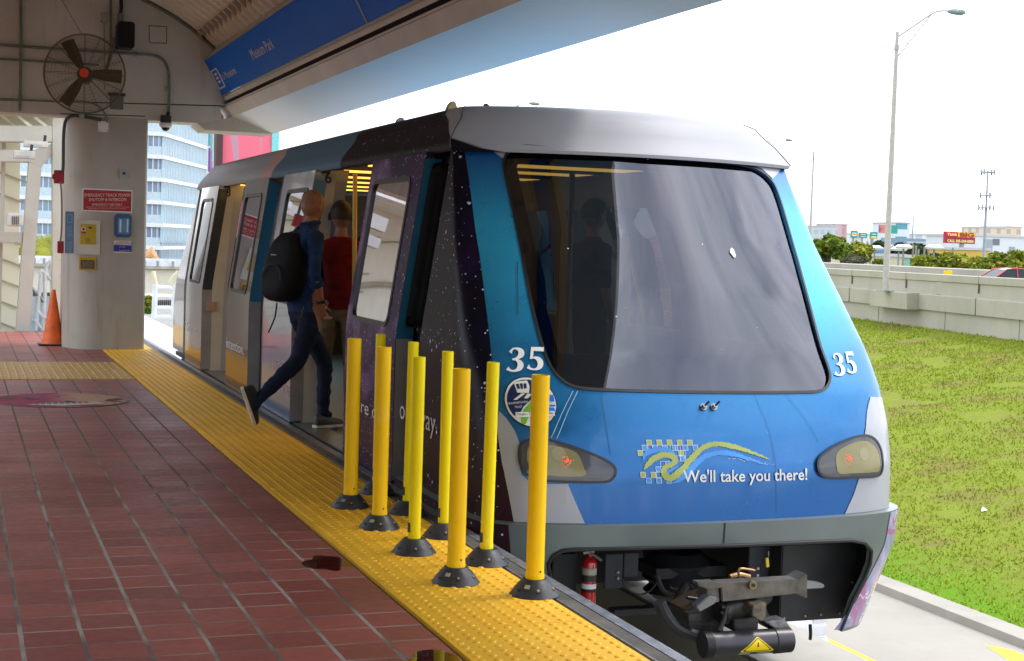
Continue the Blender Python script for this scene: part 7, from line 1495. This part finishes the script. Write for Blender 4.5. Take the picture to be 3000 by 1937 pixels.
w_ = wrR; MB().tube([w_ - hd_.normalized() * .030, w_ - hd_.normalized() * .008], [.036, .035], 18).build('watch_strap', BLACK, man, smooth=True); MB().obox(w_ - hd_.normalized() * .019 + V((.03, -.022, 0)), V((.012, .012, 0)), hd_.normalized() * .016, V((.004, -.004, 0))).build('watch_face', BLACK, man, bevel=.003)
a, b = nd['faR'][0], wrR; MB().tube([elR.lerp(a, .6), a + (b - a) * .04], [.060, .056], 18).build('rolled_sleeve', SHIRT, man, smooth=True)
shoe('shoe', V((anL.x - .075, anL.y - .05, .0)), V((anL.x + .2, anL.y + .10, .0)), UP, SHB, SHW, man)
hl_ = atY(560, 905, y0 - .17); to_ = atY(588, 985, y0 - .13); shoe('shoe', hl_, to_, (anR - hl_.lerp(to_, .35)), SHB, SHW, man, L_=.30)
MB().tube([atY(708, 713, y0 - .13), atY(700, 740, y0 - .17)], .004, 6).build('pocket_seam', mat('seam_thread', (.1, .07, .04), .7), man)
# backpack
PACK = cloth('backpack_black', (.006, .006, .008), .4, 12, .4, 40, .7)
bp_ = thing('backpack', 'large black backpack worn by the bald man', 'backpack', ch - Fd * .2)
bc = atY(668, 622, y0 - .02); bm = bmesh.new(); bmesh.ops.create_cube(bm, size=2); bmesh.ops.subdivide_edges(bm, edges=bm.edges, cuts=9, use_grid_fill=True)
wd_ = (Rt * .17); dpv = Fd * .115; tl = (atY(690, 545, y0) - atY(668, 700, y0)).normalized()
for v in bm.verts:
    x, y, z = v.co; n = (abs(x) ** 3.4 + abs(y) ** 3.4 + abs(z) ** 3.4) ** (1 / 3.4); x, y, z = x / n, y / n, z / n
    k = 1 - .22 * max(0, z) ** 2 ; bel = 1.12 - .25 * z if y < 0 else 1.
    v.co = bc + wd_ * x * k + dpv * y * bel * (1 - .1 * max(0, z)) + tl * (z * .262) + V((0, 0, .0)) + Rt * .006 * _nz.noise(V((x * 3, y * 3, z * 3)))
me = bpy.data.meshes.new('bag'); bm.to_mesh(me); bm.free(); me.materials.append(PACK)
for p in me.polygons: p.use_smooth = True
o = bpy.data.objects.new('bag', me); COL.objects.link(o); o.parent = bp_; o.matrix_parent_inverse = bp_.matrix_world.inverted()
mb = MB(); P_ = [bc - dpv * 1.12 + wd_ * (.62 * cos(a)) + tl * (-.09 + .11 * sin(a)) - dpv * .12 * 1 for a in [pi * k / 12 for k in range(13)]]; mb.tube(P_, .006, 6).build('pocket_zip', mat('zip_dark', (.02, .02, .024), .4), bp_, smooth=True)
mb = MB(); mb.tube([bc + dpv * .9 + wd_ * .55 + tl * .2, shR + UP * .062 - Fd * .01 - Rt * .05, shR + Fd * .075 - Rt * .05 - UP * .04, bc + dpv * 2.6 + wd_ * .6 - tl * .12, bc + dpv * 1.0 + wd_ * .75 - tl * .22], .017, 8).build('shoulder_strap', PACK, bp_, smooth=True)
mb = MB(); mb.tube([bc + dpv * .9 - wd_ * .55 + tl * .2, shL + UP * .060 + Rt * .05, shL + Fd * .075 + Rt * .05 - UP * .05, bc + dpv * 2.4 - wd_ * .6 - tl * .15, bc + dpv * 1.0 - wd_ * .7 - tl * .22], .017, 8).build('shoulder_strap', PACK, bp_, smooth=True)
MB().tube(smoothpts([bc + tl * .25 + dpv * .6 + Rt * .03, bc + tl * .30 + dpv * .5, bc + tl * .25 + dpv * .6 - Rt * .04], 4), .008, 6).build('grab_handle', PACK, bp_, smooth=True)
MB().tube(smoothpts([atY(645, 705, y0 - .1), atY(640, 740, y0 - .1), atY(625, 775, y0 - .1)], 4), .006, 6).build('loose_strap', PACK, bp_, smooth=True)
c = atY(672, 594, y0 - .28); MB().obox(bc - dpv * 1.28 + tl * .09, Rt * .028, tl * .0035, Fd * .003).build('badge', mat('badge_grey', (.25, .25, .25), .4), bp_)
# --- generic standing figure
def stand(label, hx, hy, Y, face, cols, ztop=None, feet=True, hair=None, skin=SKIN2, arms='down', shorts=False, sc=1., vox=.009, sit=0.):
    hc = atY(hx, hy, Y); f = V((sin(rad(face)), cos(rad(face)), 0)); r = V((f.y, -f.x, 0)); fl = 0. - sit; Ht = hc.z + .11 * sc - fl; k = Ht / 1.75
    b = V((hc.x, hc.y, fl)) - f * .02; P_ = lambda x, y, z: b + r * x * k + f * y * k + UP * z * k
    nd = {'pelvis': (P_(0, 0, .93), .145 * k, .11 * k), 'waist': (P_(0, 0, 1.07), .125 * k, .10 * k), 'chest': (P_(0, 0, 1.24), .155 * k, .115 * k), 'uch': (P_(0, 0, 1.37), .15 * k, .10 * k), 'neck': (P_(0, .01, 1.46), .058 * k, .058 * k), 'nk3': (hc - UP * .06 * k, .052 * k, .052 * k)}
    ed = [('pelvis', 'waist'), ('waist', 'chest'), ('chest', 'uch'), ('uch', 'neck'), ('neck', 'nk3')]
    for s_, n in ((1, 'R'), (-1, 'L')):
        el = P_(s_ * .235, -.02, 1.10) if arms == 'down' else P_(s_ * .25, .02, 1.12); wr = P_(s_ * .20, .22, 1.06) if arms != 'down' else P_(s_ * .25, .04, .86)
        nd.update({'sh' + n: (P_(s_ * .175, 0, 1.385), .062 * k, .062 * k), 'el' + n: (el, .044 * k, .044 * k), 'wr' + n: (wr, .027 * k, .03 * k), 'hip' + n: (P_(s_ * .09, 0, .88), .095 * k, .095 * k), 'kn' + n: (P_(s_ * .10, .02, .49), .06 * k, .06 * k), 'cf' + n: (P_(s_ * .10, -.01, .34), .058 * k, .058 * k), 'an' + n: (P_(s_ * .10, -.02, .09), .04 * k, .04 * k), 'ft' + n: (P_(s_ * .11, .10, .035), .034 * k, .03 * k)})
        ed += [('uch', 'sh' + n), ('sh' + n, 'el' + n), ('el' + n, 'wr' + n), ('pelvis', 'hip' + n), ('hip' + n, 'kn' + n), ('kn' + n, 'cf' + n), ('cf' + n, 'an' + n), ('an' + n, 'ft' + n)]
        hN, hE = hand_nodes(wr, (wr - el), f if arms == 'down' else V((-s_ * r.x, -s_ * r.y, -.2)), f if arms == 'down' else UP, k, 'h' + n); nd.update(hN); ed += hE + [('wr' + n, 'h' + n + 'palm')]
    slz = 1.16 * k + fl
    def rule(p):
        z = (p.z - fl) / k; q = p - b; lat = abs(q.dot(r)) / k; fw = q.dot(f) / k
        if z > 1.475: return 0
        if arms == 'down':
            if lat > .17 and z < 1.10: return 0
        elif (lat > .14 and z < 1.17 and (fw > .05 or lat > .21)): return 0
        if z > .90: return 1
        if z < (.46 if shorts else .07): return 0
        return 2
    o = person(label, (nd, ed), (hc, f, UP, 1.0 * k), [skin, cols[0], cols[1]], rule, vox=vox)
    if hair: capsule_cap('hair', hc, f, UP, 1.0 * k, hair, o, .014, -.30, .62)
    for s_ in (1, -1): shoe('shoe', P_(s_ * .11, -.08, .0), P_(s_ * .12, .2, .0), UP, SHB, SHW, o, L_=.28 * k)
    return o, nd, P_, f, r
HAIR = mat('hair_dark', (.012, .009, .008), .6, var=.4, vs=90, bump=.6, bs=160)
RS_ = cloth('shirt_red', (.10, .004, .009)); KH = cloth('shorts_khaki', (.11, .085, .055))
red, rnd, RP, rf, rr = stand('man in dark red sweater and khaki shorts standing inside the train, seen from behind', 795, 503, 11.52, 14, (RS_, KH), hair=HAIR, shorts=True, arms='phone')
ph = thing('phone', 'pale phone held by the man in the red sweater', 'phone', RP(-.1, .3, 1.06)); MB().obox(RP(-.15, .26, 1.1), rr * .075, rf * .035 + UP * .01, UP * .004).build('case', mat('phone_cream', (.5, .42, .25), .4), ph, bevel=.002)
b2 = thing('backpack', 'black backpack hanging at the right side of the man in red', 'backpack', RP(.26, -.02, 1.1)); bm = bmesh.new(); bmesh.ops.create_uvsphere(bm, u_segments=24, v_segments=18, radius=1)
c = atY(846, 655, 11.55)
for v in bm.verts: x, y, z = v.co; v.co = c + V((x * .085, y * .15, z * .25 * (1 - .0 * x))) + V((0, 0, 0))
me = bpy.data.meshes.new('bag'); bm.to_mesh(me); bm.free(); me.materials.append(PACK)
for p in me.polygons: p.use_smooth = True
o = bpy.data.objects.new('bag', me); COL.objects.link(o); o.parent = b2; o.matrix_parent_inverse = b2.matrix_world.inverted(); MB().tube(smoothpts([c + V((0, 0, .22)), c + V((-.03, .05, .34)), RP(.12, .0, 1.46), RP(.16, .08, 1.3)], 4), .016, 8).build('shoulder_strap', PACK, b2, smooth=True)
stand('dark haired passenger in dark coat seen in profile through the black half of the windshield', 1385, 500, 10.9, 80, (cloth('coat_dark', (.02, .018, .017)), JEAN), hair=HAIR, vox=.012, sit=0.)
stand('passenger in maroon top seen through the far open door', 553, 575, 16.9, 100, (cloth('top_maroon', (.05, .006, .02)), JEAN), hair=HAIR, vox=.014, arms='phone')
